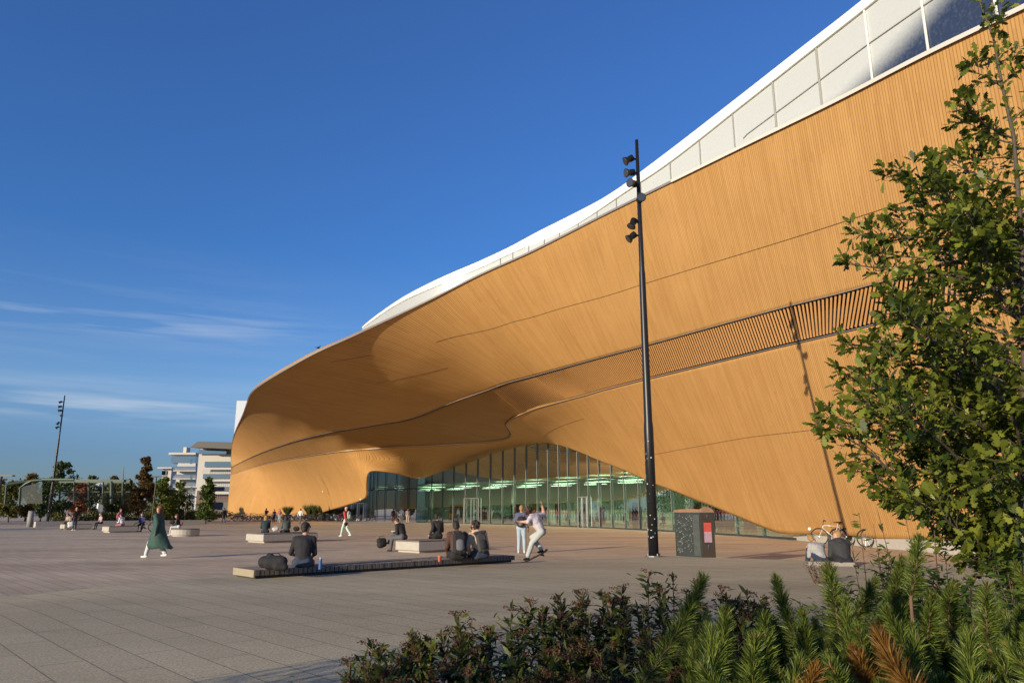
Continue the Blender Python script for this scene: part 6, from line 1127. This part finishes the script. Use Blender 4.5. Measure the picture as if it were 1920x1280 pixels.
# --- two women on the next block bench
Bb = gp(493, 1018)
def onB(u, v): return Bb+U46*u+V46*v
q_ = onB(.7, 1.25); p = sit(.46, .42, 10)
person('long haired woman in dark green on the bench behind the man in the cap', (q_.x, q_.y, 0), R(20), p, 1.70, 'pale', ('bottle_green', (.02, .035, .035)), DKN, BLK, 'long', 'blond', loose=.02, vox=.022)
q_ = onB(1.75, 1.0); p = sit(.46, .42, 14); person('woman in grey seated right beside the pale patterned bag', (q_.x, q_.y, 0), R(35), p, 1.68, 'tan', ('grey_green', (.06, .075, .075)), BLK, ('pale_shoe', (.5, .42, .38)), 'long', 'dark', loose=.02, vox=.022)
q_ = onB(1.0, .75); bag('tote_bag', (q_.x, q_.y, .46), 'pale patterned tote bag between the two women on the bench', ('tote', (.50, .50, .48)), (.36, .2, .30), R(10))
q_ = onB(2.15, .7); bag('handbag', (q_.x, q_.y, .46), 'black bag right of the two women on the same bench', BLK, (.36, .2, .30), R(10))
# --- red jacket man
q_ = gp(648, 1006.5); p = walk(.9)
t, I = person('bald man in a red jacket and pale mint trousers walking past the entrance', q_, R(62), p, 1.80, 'pale', ('red_jacket', (.42, .045, .05)), ('mint', (.45, .60, .55)), WHT, 'none', 'grey', loose=.02, vox=.02)
backpack(t, I, 'pale teal backpack worn by the man in the red jacket', ('teal', (.30, .42, .36)), None, (.30, .16, .44), strap=False)
o_ = attach_at(t, (-.26, -.20, .56)); bag('handbag', o_, 'dark brown bag carried by the man in the red jacket', ('dkbrown', (.06, .02, .02)), (.36, .14, .30), R(62))
# --- white shirt walker and others near the far wall
def far(px, fy, label, rz, top, bot, H=1.72, hair='short', hcol='dark', pose=None, shoe=BLK, skin='pale', sleeves='long', **k):
    q_ = gp(px, fy); return person(label, q_, R(rz), pose or walk(.7), H, skin, top, bot, shoe, hair, hcol, sleeves=sleeves, vox=.03, hands=True, loose=.015, **k)
far(562, 983, 'person in a loose white shirt walking away towards the far timber wall', -8, ('white_shirt', (.62, .63, .66)), ('grey_trousers', (.09, .09, .10)))
t, I = far(498, 978.5, 'person in yellow trousers and dark top near the bicycles', 60, ('plum', (.06, .025, .06)), ('mustard', (.50, .27, .04)), 1.8, 'short', pose=walk(.8))
o_ = attach_at(t, (.1, -.18, 1.1)); bag('shoulder_bag', o_, 'purple bag on the back of the person in yellow trousers', ('purple', (.10, .05, .22)), (.36, .18, .36), R(60), vox=.03)
far(513, 979, 'person in dark purple standing right of the one in yellow trousers', 170, ('plum', (.06, .025, .06)), BLK, 1.66, pose=stand())
far(523, 979.5, 'person in a red and white top with pale jeans in front of the bicycles', 200, ('coral', (.40, .14, .12)), JEAN, 1.70, 'long', pose=stand(), shoe=WHT)
far(737, 979, 'person in dark rust red in front of the curved glass', 20, ('rust', (.12, .03, .02)), BRN, 1.74, pose=stand())
far(752, 980, 'grey haired person in a white shirt facing the curved glass', 10, ('white_shirt', (.62, .63, .66)), ('grey_trousers', (.09, .09, .10)), 1.84, 'short', 'grey', pose=stand())
far(764, 981, 'woman with a pink headscarf beside the white shirted person', 30, ('rosegrey', (.30, .24, .24)), ('sand', (.42, .34, .27)), 1.76, 'long', 'red', pose=stand())
far(373, 980.5, 'person in a plum top and black trousers walking in front of the white building', 175, ('plum', (.06, .025, .06)), BLK, 1.84, pose=walk(.5))
far(384, 979, 'person in grey walking just right of the one in the plum top', 170, GRY, ('grey_trousers', (.09, .09, .10)), 1.70, pose=walk(.8), shoe=WHT)
far(419, 981, 'person in dark clothes and blue jeans at the left end of the timber wall', 60, BLK, DJ, 1.82, pose=walk(.5))
far(360, 973, 'dark distant person before the tree by the white building', 0, BLK, BLK, 1.75, pose=stand())
far(404, 972, 'small dark distant person by the last planter near the timber wall', 180, BLK, DJ, 1.72, pose=stand())
# --- the rounded bench
q_ = gp(330, 1004)+U46*.2; p = sit(.46, .44, 14); p.update(hd=12, wR=(.1, .42, .62))
person('red haired woman in black and white sitting on the rounded bench', (q_.x-.2, q_.y+.3, 0), R(100), p, 1.72, 'pale', ('black_top', (.015, .014, .015)), ('white_trousers', (.50, .56, .58)), WHT, 'long', 'red', vox=.022)
q_ = gp(341, 1000)+V46*.5; bag('handbag', (q_.x, q_.y, .46), 'dark pink bag on the rounded bench beside the red haired woman', ('dusty_pink', (.30, .13, .16)), (.4, .25, .34), R(20))
# --- bench with the largest group
Db = gp(203, 998.5)
def onD(u, v): return Db+U46*u+V46*v
q_ = Db+V46*1.9+U46*1.2; p = stand(); p.update(wL=(-.25, .25, .95), lean=6)
person('woman in a pink top standing at the left end of the busiest bench', (q_.x, q_.y, 0), R(-100), p, 1.70, 'tan', ('pink', (.55, .16, .24)), BLK, BLK, 'bun', 'dark', vox=.025)
for u, v, rz, lab, top, bot, hc_, hr_k in ((1.1, .75, 70, 'person in white seated front left on the busiest bench', ('white_shirt', (.62, .63, .66)), ('dusty_pink', (.30, .13, .16)), 'dark', 'short'),
                          (2.6, 1.1, 190, 'man in a navy top seated in the middle of the busiest bench', ('navy_top', (.04, .06, .16)), BLK, 'grey', 'short'),
                          (3.9, .7, 80, 'person in olive seated near the right end of the busiest bench', ('olive', (.07, .07, .04)), BLK, 'brown', 'short')):
    q_ = onD(u, v); person(lab, (q_.x, q_.y, 0), R(rz), sit(.46, .42, 14), 1.72, 'pale', top, bot, BLK, hr_k, hc_, vox=.025, loose=.02)
q_ = onD(4.6, .6); bag('backpack', (q_.x, q_.y, .46), 'dark backpack at the right end of the busiest bench', BLK, (.4, .3, .42), 0, vox=.03)['category'] = 'backpack'
q_ = Db+V46*2.2+U46*.4; 
# --- far left bench
Eb = gp(120, 992.8)
q_ = Eb+U46*.5+V46*.7; person('person in beige seated alone at the left end of the far left bench', (q_.x, q_.y, 0), R(170), sit(.46, .42, 20), 1.74, 'pale', ('beige', (.36, .28, .22)), BRN, BLK, 'short', 'brown', vox=.03, loose=.02)
q_ = gp(139, 994); p = stand(); t, I = person('person in a black vest standing in front of the far left bench', q_, R(60), p, 1.78, 'pale', BLK, DKN, WHT, 'short', 'blond', vox=.028, sleeves='short')
o_ = attach_at(t, (-.3, .1, .0)); bag('shopping_bag', o_, 'white shopping bag on the ground beside the person in the black vest', ('white', (.60, .59, .56)), (.5, .3, .7), R(20), vox=.03)
q_ = Eb+U46*2.9+V46*.5; person('person in pale pink seated right of the one in the black vest', (q_.x, q_.y, 0), R(150), sit(.46, .42, 12), 1.70, 'pale', ('pale_pink', (.50, .34, .36)), BLK, BLK, 'long', 'grey', vox=.03)
far(164, 979, 'person in orange and black behind the hedge under the pergola', 90, ('burnt_orange', (.35, .15, .07)), BLK, 1.9, pose=walk(.5))
far(194, 978.5, 'person in black behind the hedge near the pergola posts', 20, BLK, BLK, 1.85, pose=stand())
# --- seated couple at the right, backs to the camera
q1_ = gp(1551, 1060, .27); kx_ = gp(1572, 1062, .27)
ce = empty('low_kerb_seat', (kx_.x-.1, kx_.y+.15, .27), R(-14), 'low pale concrete kerb under the seated couple at the right', 'kerb'); m_ = MB(); m_.box((0, .2, .05), (1.1, .45, .10)); m_.build('kerb', mat('kerb_grey', (.26, .235, .20), .85, bump=.3), ce, bevel=.01)
p = sit(.14, .46, 34); p.update(kL=(-.14, .40, .50), kR=(.14, .40, .50), aL=(-.12, .58, .08), aR=(.12, .58, .08), wL=(-.14, .44, .52), wR=(.1, .44, .52), hd=10, yaw=60)
t, I = person('person in a light grey sweater seated left in the couple near the bicycles', (q1_.x, q1_.y+.25, .16), R(10), p, 1.58, 'pale', ('lightgrey', (.30, .30, .29)), ('navy_tr', (.02, .03, .06)), WHT, 'short', 'blond', vox=.018, loose=.025)
q2_ = gp(1590, 1062, .27); p = dict(p); p.update(yaw=-40, lean=28)
person('person in a black hooded jacket seated right in the couple by the bicycles', (q2_.x, q2_.y+.2, .16), R(-5), p, 1.72, 'pale', ('charcoal_hood', (.030, .031, .033)), BLK, BLK, 'short', 'blond', vox=.018, loose=.04, build=1.15, hood=True)
# --- someone in light blue behind the oak
q3 = gp(1912, 1058, .1); person('person in light blue walking past behind the young oak at the right edge', (q3.x, q3.y, .05), R(90), walk(.6), 1.74, 'tan', ('light_blue', (.22, .30, .45)), DJ, WHT, 'short', 'dark', vox=.02)
# --- readers and diners inside the glass
rg = random.Random(11)
for k in range(9):
    px = 1010+k*24+rg.uniform(-6, 6); B = glass_base(px); q_ = B+inn*rg.uniform(2.0, 5)
    person(['person in red seated inside behind the glass, left of the pale door frame', 'person in dark blue seated inside behind the glass', 'person in brown seated inside behind the glass', 'person in olive seated inside near the pale door frame', 'person in black seated inside right of the pale door frame', 'person in white seated inside behind the glass', 'person in rust seated inside near the lamp mast', 'person in grey seated inside behind the lamp mast', 'person in plum seated inside right of the lamp mast'][k], (q_.x, q_.y, 0), R(rg.uniform(0, 360)), sit(.46, .42, 10), 1.7, 'pale', [('red_top', (.30, .04, .03)), DKN, BRN, ('olive', (.07, .07, .04)), BLK, WHT, ('rust', (.12, .03, .02)), GRY, ('plum', (.06, .025, .06))][k], BLK, BLK, 'short', ['dark', 'brown', 'blond'][k % 3], vox=.035, hands=False, group='people inside the library')
# ================================================================ PLANTING in front
M_soil = mat('soil', (.05, .036, .025), .95, var=.4, scale=12, bump=.6)
bed = MB(); bed.prism([(-1.0, 2.4), (.2, 5.3), (1.6, 6.2), (3.6, 8.0), (6.5, 9.0), (9.5, 8.5), (9.5, .3), (.4, .3)], .2, .285); tag(bed.build('planting_bed', M_soil), kind='structure')
OAK = [(0, 0), (.16, .05), (.26, .15), (.34, .09), (.46, .24), (.55, .13), (.69, .27), (.77, .14), (.89, .17), (1, .03)]
OAKT = [(x, y, .10*math.sin(x*2.6)-.5*y*y) for x, y in OAK]+[(x, -y, .10*math.sin(x*2.6)-.5*y*y) for x, y in reversed(OAK[1:-1])]; OAKF = [tuple(range(len(OAKT)))]
LAN = [(0, 0, 0), (.25, .10, .03), (.55, .13, .04), (.8, .07, .02), (1, 0, -.03), (.8, -.07, .02), (.55, -.13, .04), (.25, -.10, .03)]; LANF = [tuple(range(8))]
def frame_along(d, rg, droop=.25):
    """leaf axes: x along d, normal mostly up"""
    d = d/np.linalg.norm(d, axis=1)[:, None]; up = np.array([0, 0, 1.])+rg.normal(0, .45, d.shape); s = np.cross(up, d); s /= np.linalg.norm(s, axis=1)[:, None]; return d, s, np.cross(d, s)
M_oakleaf = leafmat('oak_leaf', (.026, .052, .008), (.235, .27, .038), .36, .42)
M_bark2 = mat('young_bark', (.075, .06, .045), .8, var=.35, scale=30, bump=.4)
def oak(name, label, leader, tips, seed, leaf=.105, density=1.0, extra=0, group=None):
    rg = np.random.default_rng(seed); base = Vector(leader[0]); t = empty(name, base, 0, label, 'tree', group)
    Ld = np.array([tuple(Vector(p)-base) for p in leader]); m_ = MB(); n = len(Ld); m_.tube([tuple(p) for p in Ld], [max(.007, .034*(1-i/(n-1))**1.0+.006) for i in range(n)], 9); m_.build('trunk', M_bark2, t, smooth=True)
    br = MB(); LP_ = []; LDr = []; LS = []
    cum = np.r_[0, np.cumsum(np.linalg.norm(Ld[1:]-Ld[:-1], axis=1))]
    def leader_at(z):
        k = int(np.clip(np.searchsorted(Ld[:, 2], z)-1, 0, n-2)); f = np.clip((z-Ld[k, 2])/(Ld[k+1, 2]-Ld[k, 2]), 0, 1); return Ld[k]+(Ld[k+1]-Ld[k])*f
    def leaves_at(p, d, k, spread=.9, sz=1.0):
        for _ in range(k):
            dd = d+rg.normal(0, spread, 3); dd[2] -= .10; LP_.append(p+rg.normal(0, .012, 3)); LDr.append(dd/np.linalg.norm(dd)); LS.append(leaf*sz*rg.uniform(.45, 1.25))
    def branch(a, b, r, lv):
        d = b-a; L = np.linalg.norm(d); d = d/L; sag = np.cross(d, rg.normal(size=3)); sag /= np.linalg.norm(sag)
        pts = [a+(b-a)*f+sag*L*.06*math.sin(f*5+rg.uniform(-.4, .4))+np.array([0, 0, L*.05*math.sin(f*3.1)]) for f in np.linspace(0, 1, 6)]
        br.tube([tuple(p) for p in pts], [r*(1-f*.75) for f in np.linspace(0, 1, 6)], 5 if r > .006 else 4, cap=False)
        s = .12 if lv == 0 else .25; step = (.085 if lv == 0 else .06)/density; x = s*L
        while x < L:
            f = x/L*5; k = min(int(f), 4); p = pts[k]+(pts[k+1]-pts[k])*(f-k)
            if lv == 0:
                ax = rg.normal(size=3); ax -= d*(ax@d); ax /= np.linalg.norm(ax); q = d*.75+ax*.8; q[2] += .12; q /= np.linalg.norm(q); branch(p, p+q*rg.uniform(.10, .27)*min(1, .4+(L-x)*1.6), r*.35, 1)
            leaves_at(p, d, 1 if lv == 0 else 1, 1.0, .9); x += step*rg.uniform(.6, 1.1)
        leaves_at(pts[-1], d, 6 if lv else 8, .65, 1.0)
    for tp in tips:
        b = np.array(tuple(Vector(tp)-base)); hz_ = np.hypot(*(b[:2]-leader_at(b[2])[:2])); a = leader_at(max(Ld[0, 2]+.5, b[2]-hz_*rg.uniform(.25, .6))); branch(a, b, .007+.006*hz_, 0)
    for k in range(extra):
        z = rg.uniform(.25, .62)*Ld[-1, 2]; a = leader_at(z); an = rg.uniform(0, 6.28); rr = rg.uniform(.4, 1.35)*(1-.5*abs(z/Ld[-1, 2]-.4)); b = a+np.array([math.cos(an)*rr, math.sin(an)*rr, rg.uniform(.1, .55)]); branch(a, b, .011, 0)
    for z in np.arange(Ld[-1, 2]*.45, Ld[-1, 2], .03): leaves_at(leader_at(z), np.array([rg.normal()*.6, rg.normal()*.6, .8]), 2, .9, .85)
    leaves_at(Ld[-1], np.array([0, 0, 1.]), 7, .6)
    br.build('branches', M_bark2, t, smooth=True)
    P = np.array(LP_); D = np.array(LDr); scatter('crown', P, np.array(LS), OAKT, OAKF, M_oakleaf, t, rg, axes=frame_along(D, rg)); return len(P)
DO = 6.2
ldr = [tuple(at(px, py, DO)) for px, py in ((1905, 1235), (1912, 1080), (1918, 900), (1922, 700), (1918, 520), (1912, 400), (1901, 257), (1880, 165), (1862, 70), (1836, 2))]
rg_ = random.Random(21); tips = []
for px, py, dd in ((1800, 235, .1), (1812, 130, -.05), (1905, 110, .1), (1790, 200, -.2), (1870, 40, .1), (1700, 325, -.3), (1652, 338, .3), (1748, 305, .2), (1735, 345, -.6), (1606, 425, .2), (1602, 482, -.3), (1668, 400, .6), (1640, 470, .4), (1655, 560, -.6), (1640, 625, .7), (1590, 645, .1), (1562, 700, -.3), (1548, 775, .3), (1560, 830, -.6), (1600, 868, .8), (1642, 900, -.2), (1685, 945, .4), (1722, 962, -.8), (1765, 1010, .3), (1832, 1030, -.6), (1890, 1040, .6), (1700, 600, -1.1), (1700, 700, 1.1), (1680, 800, -1.2), (1740, 850, 1.3), (1640, 740, -.9), (1760, 480, 1.1), (1790, 400, -.9), (1820, 620, -1.4), (1800, 760, 1.4), (1850, 880, -1.3), (1780, 900, 1.2), (1730, 540, .3), (1660, 660, -.1), (1700, 880, .1), (1770, 700, -.5), (1620, 800, .2), (1600, 730, .9),
                   (2010, 260, .2), (2060, 380, -.4), (2090, 500, .4), (2120, 640, -.2), (2130, 760, .5), (2100, 880, -.5), (2050, 960, .3), (1960, 180, -.2), (2000, 450, 1.0), (2000, 650, -1.2), (2010, 820, 1.1), (1840, 300, .4), (1850, 360, -.4), (1960, 980, .4), (1900, 960, -1.1)):
    tips.append(tuple(at(px, py, DO+dd)))
nl = oak('young_oak', 'young oak tree with lobed green leaves rising at the right edge before the timber wall', ldr, tips, 4, extra=26, density=1.5)
print('oak leaves', nl)
# ---- mountain pines: upright candles of long needles
M_need = leafmat('pine_needle', (.035, .068, .012), (.21, .265, .045), .25, .42); M_needr = leafmat('browned_needle', (.14, .065, .012), (.26, .14, .03), .2, .5)
M_twig = mat('pine_twig', (.13, .075, .045), .85, var=.4, scale=60); M_bud = mat('pine_bud', (.20, .085, .04), .8)
NDL = [(0, -.017, 0), (.6, -.015, .03), (1, 0, -.02), (0, .017, 0)]
def pine(label, shoots, seed):
    rg = np.random.default_rng(seed); c = sum((Vector(s[0]) for s in shoots), Vector())/len(shoots); base = Vector((c.x, c.y, .28)); t = empty('mountain_pine', base, 0, label, 'shrub', 'mountain pine shrubs in front')
    tw = MB(); acc = {0: [[], [], []], 1: [[], [], []]}
    for tip, L, brown, sc in shoots:
        tip = np.array(tuple(Vector(tip)-base)); ax = np.array([rg.normal(0, .30), rg.normal(0, .24), 1.]); ax /= np.linalg.norm(ax); bend = np.array([rg.normal(0, .5), rg.normal(0, .4), 0]); pts = [tip-ax*L*(1-f)+bend*L*(1-f)**2*.5 for f in np.linspace(0, 1, 7)]
        low = pts[0]; root = np.array([low[0]*.45, low[1]*.45, .02]); tw.tube([tuple(root), tuple((root+low)/2+np.array([0, 0, .05])), tuple(low)]+[tuple(p) for p in pts[1:]], [.012, .010, .007]+[.006*sc*(1-i*.1) for i in range(6)], 5)
        tw.tube([tuple(tip-ax*.004), tuple(tip+ax*.008), tuple(tip+ax*.018)], [.0045*sc, .005*sc, .001], 6, m=1)
        n = int(1350*L/.4); f = rg.random(n)**.8; k = np.minimum((f*6).astype(int), 5); PA = np.array(pts); P = PA[k]+(PA[k+1]-PA[k])*((f*6-k)[:, None]); d0 = PA[k+1]-PA[k]; d0 /= np.linalg.norm(d0, axis=1)[:, None]
        rnd_ = rg.normal(size=(n, 3)); rnd_ -= (rnd_*d0).sum(1)[:, None]*d0; rnd_ /= np.linalg.norm(rnd_, axis=1)[:, None]; op = np.clip(rg.normal(rg.uniform(.75, 1.15)-.5*f**3, .24, n), .12, 1.5); D = d0*np.cos(op)[:, None]+rnd_*np.sin(op)[:, None]
        b_ = 1 if brown else 0; acc[b_][0].append(P); acc[b_][1].append(D); acc[b_][2].append(rg.uniform(.042, .062, n)*sc*(1-.35*f**4))
    tw.build('stems', [M_twig, M_bud], t, smooth=True)
    for b_, nm, mt_ in ((0, 'needles', M_need), (1, 'browned_needles', M_needr)):
        if not acc[b_][0]: continue
        P = np.concatenate(acc[b_][0]); D = np.concatenate(acc[b_][1]); S = np.concatenate(acc[b_][2]); s = np.cross(D, rg.normal(size=D.shape)); s /= np.linalg.norm(s, axis=1)[:, None]
        scatter(nm, P, S, NDL, [(0, 1, 2, 3)], mt_, t, rg, axes=(D, s, np.cross(D, s)))
ENV = [(1280, 1150), (1318, 1082), (1345, 1140), (1400, 1175), (1430, 1110), (1455, 1086), (1490, 1160), (1535, 1100), (1552, 1062), (1590, 1120), (1640, 1075), (1690, 1040), (1722, 1008), (1750, 1060), (1800, 1085), (1850, 1095), (1920, 1050), (2150, 1040)]
rgp = random.Random(77); allsh = []
def addp(px, py, D, L=None, brown=False, sc=1.0): allsh.append((px, (tuple(at(px, py, D)), L or rgp.uniform(.20, .42), brown, sc)))
for px, py, D in ((1318, 1084, 2.6), (1456, 1088, 2.7), (1553, 1064, 2.5), (1585, 1130, 2.4), (1722, 1010, 2.9), (1690, 1050, 3.0), (1640, 1090, 2.8), (1505, 1150, 2.6), (1360, 1150, 2.2), (1435, 1160, 2.1), (1850, 1100, 2.6), (1905, 1060, 2.8), (1790, 1100, 2.5), (1745, 1120, 2.3), (1665, 1150, 2.2), (1610, 1185, 2.0), (1335, 1190, 1.9), (1415, 1200, 1.85), (1320, 1255, 1.8), (1500, 1240, 1.9), (1560, 1250, 1.8), (1718, 1200, 1.9), (1820, 1190, 1.9), (1890, 1210, 1.9)): addp(px, py, D, sc=1.0)
for px, py, D in ((1648, 1190, 1.75), (1528, 1258, 1.8), (1605, 1225, 1.9)): addp(px, py, D, .22, True)
for k in range(190):
    px = rgp.uniform(1290, 2120); e_ = interp(ENV, px); f = rgp.random(); py = e_+55+f*(1330-e_-55); D = 3.4-1.6*f+rgp.uniform(-.25, .25); addp(px, py, D, None, rgp.random() < .02)
secs = [(0, 1440, 'mountain pine shrub at the left end of the pine row beside the dark flowering shrubs'), (1440, 1600, 'mountain pine shrub with a tall candle rising below the seated couple'), (1600, 1760, 'mountain pine shrub with rusty brown shoots, right of the seated couple'), (1760, 3000, 'mountain pine shrub in the lower right corner under the young oak')]
for i, (a, b, lab) in enumerate(secs):
    sh_ = [s for px, s in allsh if a <= px < b]
    if sh_: pine(lab, sh_, 30+i)
# ---- flowering shrubs with flat faded flower heads
M_spl = leafmat('meadowsweet_leaf', (.020, .036, .008), (.125, .155, .025), .28, .5); M_sph = leafmat('faded_flower', (.045, .016, .010), (.15, .062, .028), .1, .9)
def spirea(label, heads, cx, n_leaf, seed):
    rg = np.random.default_rng(seed); base = Vector((cx[0], cx[1], .28)); t = empty('flowering_shrub', base, 0, label, 'shrub', 'low flowering shrubs in front'); st = MB(); HP = []; P = []; D = []; S = []
    for h_ in heads:
        tip = np.array(tuple(Vector(h_)-base)); root = np.array([tip[0]*.55+rg.normal(0, .05), tip[1]*.55+rg.normal(0, .05), 0]); midp = (root+tip)/2+np.array([rg.normal(0, .03), rg.normal(0, .03), .03]); st.tube([tuple(root), tuple(midp), tuple(tip)], [.006, .0045, .003], 4, cap=False)
        for q_ in range(rg.integers(2, 5)):
            o_ = np.array([rg.normal(0, .022), rg.normal(0, .022), rg.uniform(-.012, .014)]); st.tube([tuple(tip-np.array([0, 0, .04])), tuple(tip+o_)], [.002, .0015], 3, cap=False); n = 22; a = rg.uniform(0, 6.28, n); r = .020*np.sqrt(rg.random(n)); HP.append(np.stack([np.cos(a)*r, np.sin(a)*r, rg.normal(0, .004, n)-r*.3], 1)+tip+o_)
        n = 120; f = rg.uniform(.12, .985, n); seg = np.where((f < .5)[:, None], root+(midp-root)*(f*2)[:, None], midp+(tip-midp)*((f-.5)*2)[:, None]); P.append(seg+np.clip(rg.normal(0, .02, (n, 3)), -.04, .04)*(1.1-f)[:, None]); d = rg.normal(size=(n, 3)); d[:, 2] = np.abs(d[:, 2])*.5+.25; D.append(d); S.append(rg.uniform(.040, .075, n))
    HA = np.array([tuple(Vector(h_)-base) for h_ in heads]); kk = rg.integers(0, len(HA), n_leaf); ff = rg.uniform(.08, .93, n_leaf)[:, None]; P.append(HA[kk]*(np.array([.55, .55, 0])+ff*np.array([.45, .45, 1]))+np.clip(rg.normal(0, .045, (n_leaf, 3)), -.09, .09)); d = rg.normal(size=(n_leaf, 3)); d[:, 2] = np.abs(d[:, 2])*.4; D.append(d); S.append(rg.uniform(.035, .06, n_leaf))
    st.build('stems', M_twig, t); H_ = np.concatenate(HP); scatter('flower_heads', H_, rg.uniform(.006, .010, len(H_)), [(0, 0, 0), (.5, .5, .2), (1, 0, 0), (.5, -.5, .2)], LF4, M_sph, t, rg)
    P = np.concatenate(P); D = np.concatenate(D); S = np.concatenate(S); scatter('leaves', P, S, LAN, LANF, M_spl, t, rg, axes=frame_along(D, rg))
SE = [(630, 1262), (655, 1238), (700, 1205), (770, 1186), (800, 1196), (830, 1190), (862, 1148), (885, 1165), (912, 1175), (960, 1135), (1000, 1122), (1022, 1140), (1050, 1118), (1092, 1108), (1130, 1112), (1168, 1098), (1216, 1071), (1262, 1080), (1312, 1090), (1352, 1100), (1400, 1108), (1435, 1120), (1470, 1150)]
rgs = random.Random(9); hs = []
for px, py in SE[1:-1]: hs.append((px, tuple(at(px, py, 3.5+(px-640)/700*.9))))
for k in range(230):
    px = rgs.uniform(640, 1470); e_ = interp(SE, px); f = rgs.random(); py = e_+12+f*(1330-e_); D = 3.5+(px-640)/700*.9-f*1.5+rgs.uniform(-.1, .1); hs.append((px, tuple(at(px, py, max(1.9, D)))))
for i, (a, b, lab) in enumerate(((600, 830, 'low shrub with orange brown faded flower heads at the left end of the planting'), (830, 1010, 'dark leafy shrub with brown flat flower heads, second from the left'), (1010, 1180, 'dark leafy shrub with flat flower heads in the middle of the planting'), (1180, 1330, 'tallest dark leafy shrub with flat flower heads beside the pines'), (1330, 1480, 'reddish shrub with flat brown flower heads between the pine candles'))):
    hh = [h for px, h in hs if a <= px < b]; c = sum((Vector(h) for h in hh), Vector())/len(hh); spirea(lab, hh, (c.x, c.y), 5200, 60+i)
# ---- willow-leaved shrubs in the sun behind the pines
def lanceshrub(label, px, py, D, wd, seed, n=2200, col=((.035, .075, .010), (.14, .20, .03)), spikes=0, leaf=.085):
    rg = np.random.default_rng(seed); top = at(px, py, D); base = Vector((top.x, top.y, .27)); H = top.z-.27; t = empty('leafy_shrub', base, 0, label, 'shrub', 'narrow-leaved shrubs under the oak'); st = MB(); P = []; D_ = []
    ns = 26
    for k in range(ns+spikes):
        a = rg.uniform(0, 6.28); r = wd*math.sqrt(rg.random())*(1 if k < ns else .6); h_ = H*(rg.uniform(.6, 1.0) if k < ns else rg.uniform(1.15, 1.5))*(1-.25*(r/wd)**2); root = np.array([math.cos(a)*r*.4, math.sin(a)*r*.4, 0]); tip = np.array([math.cos(a)*r, math.sin(a)*r, h_]); st.tube([tuple(root), tuple((root+tip)/2+rg.normal(0, .03, 3)), tuple(tip)], [.006, .005, .002], 4, cap=False)
        m = n//ns if k < ns else 22; f = rg.uniform(.25, 1, m) if k < ns else rg.uniform(.45, 1, m); P.append(root+(tip-root)*f[:, None]+rg.normal(0, .03 if k < ns else .004, (m, 3))); d = rg.normal(size=(m, 3)); d[:, 2] = np.abs(d[:, 2])*.35-.05; D_.append(d)
    st.build('stems', M_twig, t); P = np.concatenate(P); D_ = np.concatenate(D_); scatter('leaves', P, rg.uniform(.6, 1.15, len(P))*leaf, LAN, LANF, leafmat('lance_'+str(col), *col), t, rg, axes=frame_along(D_, rg))
lanceshrub('bright green narrow-leaved shrub right beside the seated couple', 1640, 1030, 6.6, .55, 1, spikes=3)
lanceshrub('sunlit narrow-leaved shrub left of the oak trunk', 1720, 1020, 6.0, .6, 2, spikes=3)
lanceshrub('dense dark leafy shrub at the foot of the young oak', 1850, 1000, 5.2, .65, 3, n=3000, col=((.02, .045, .008), (.06, .10, .015)))
lanceshrub('yellow green shrub spreading between the oak and the pines', 1770, 1060, 4.6, .6, 4, n=2600)
lanceshrub('small leafy shrub in front of the seated couple', 1590, 1085, 5.4, .4, 5, n=1300)
lanceshrub('small dark twiggy plant at the left knee of the seated couple', 1532, 1035, 14.5, .28, 6, n=300, leaf=.06, col=((.06, .04, .03), (.12, .09, .04)))
lanceshrub('leafy shrub filling the right edge behind the pines', 1935, 1050, 4.4, .6, 7, n=2600)
lanceshrub('tiny fresh green shrub peeping up at the bottom edge of the paving', 556, 1262, 3.0, .10, 8, n=420, leaf=.035, col=((.05, .10, .015), (.16, .24, .04)))
# ---- tall shrubs behind the camera that shade the planting (outside the picture)
def backshrub(cc, s, r, h, label, seed):
    x = cc*.7524+s*.6587; y = -cc*.6587+s*.7524; rg = np.random.default_rng(seed); t = empty('tall_shrub', (x, y, .27), 0, label, 'shrub', 'tall shrubs behind the camera'); n = int(1500*r*h); a = rg.uniform(0, 6.28, n); rr = r*np.sqrt(rg.random(n)); z = rg.random(n)**.8*h; P = np.stack([rr*np.cos(a), rr*np.sin(a), z*(1-.12*(rr/r)**2)], 1)
    scatter('crown', P, rg.uniform(.07, .13, n), LAN, LANF, M_oakleaf, t, rg); m_ = MB(); m_.tube([(0, 0, 0), (0, 0, h*.8)], [.03, .01], 6); m_.build('stem', M_bark2, t)
backshrub(-1.7, -2.0, .80, 3.0, 'tall dense shrub behind the camera nearest the pines', 1)
backshrub(-4.0, -2.2, .80, 3.0, 'tall dense shrub behind the camera, middle of three', 2)
backshrub(-5.3, -2.4, .85, 3.1, 'tallest dense shrub behind the camera at the far left', 3)
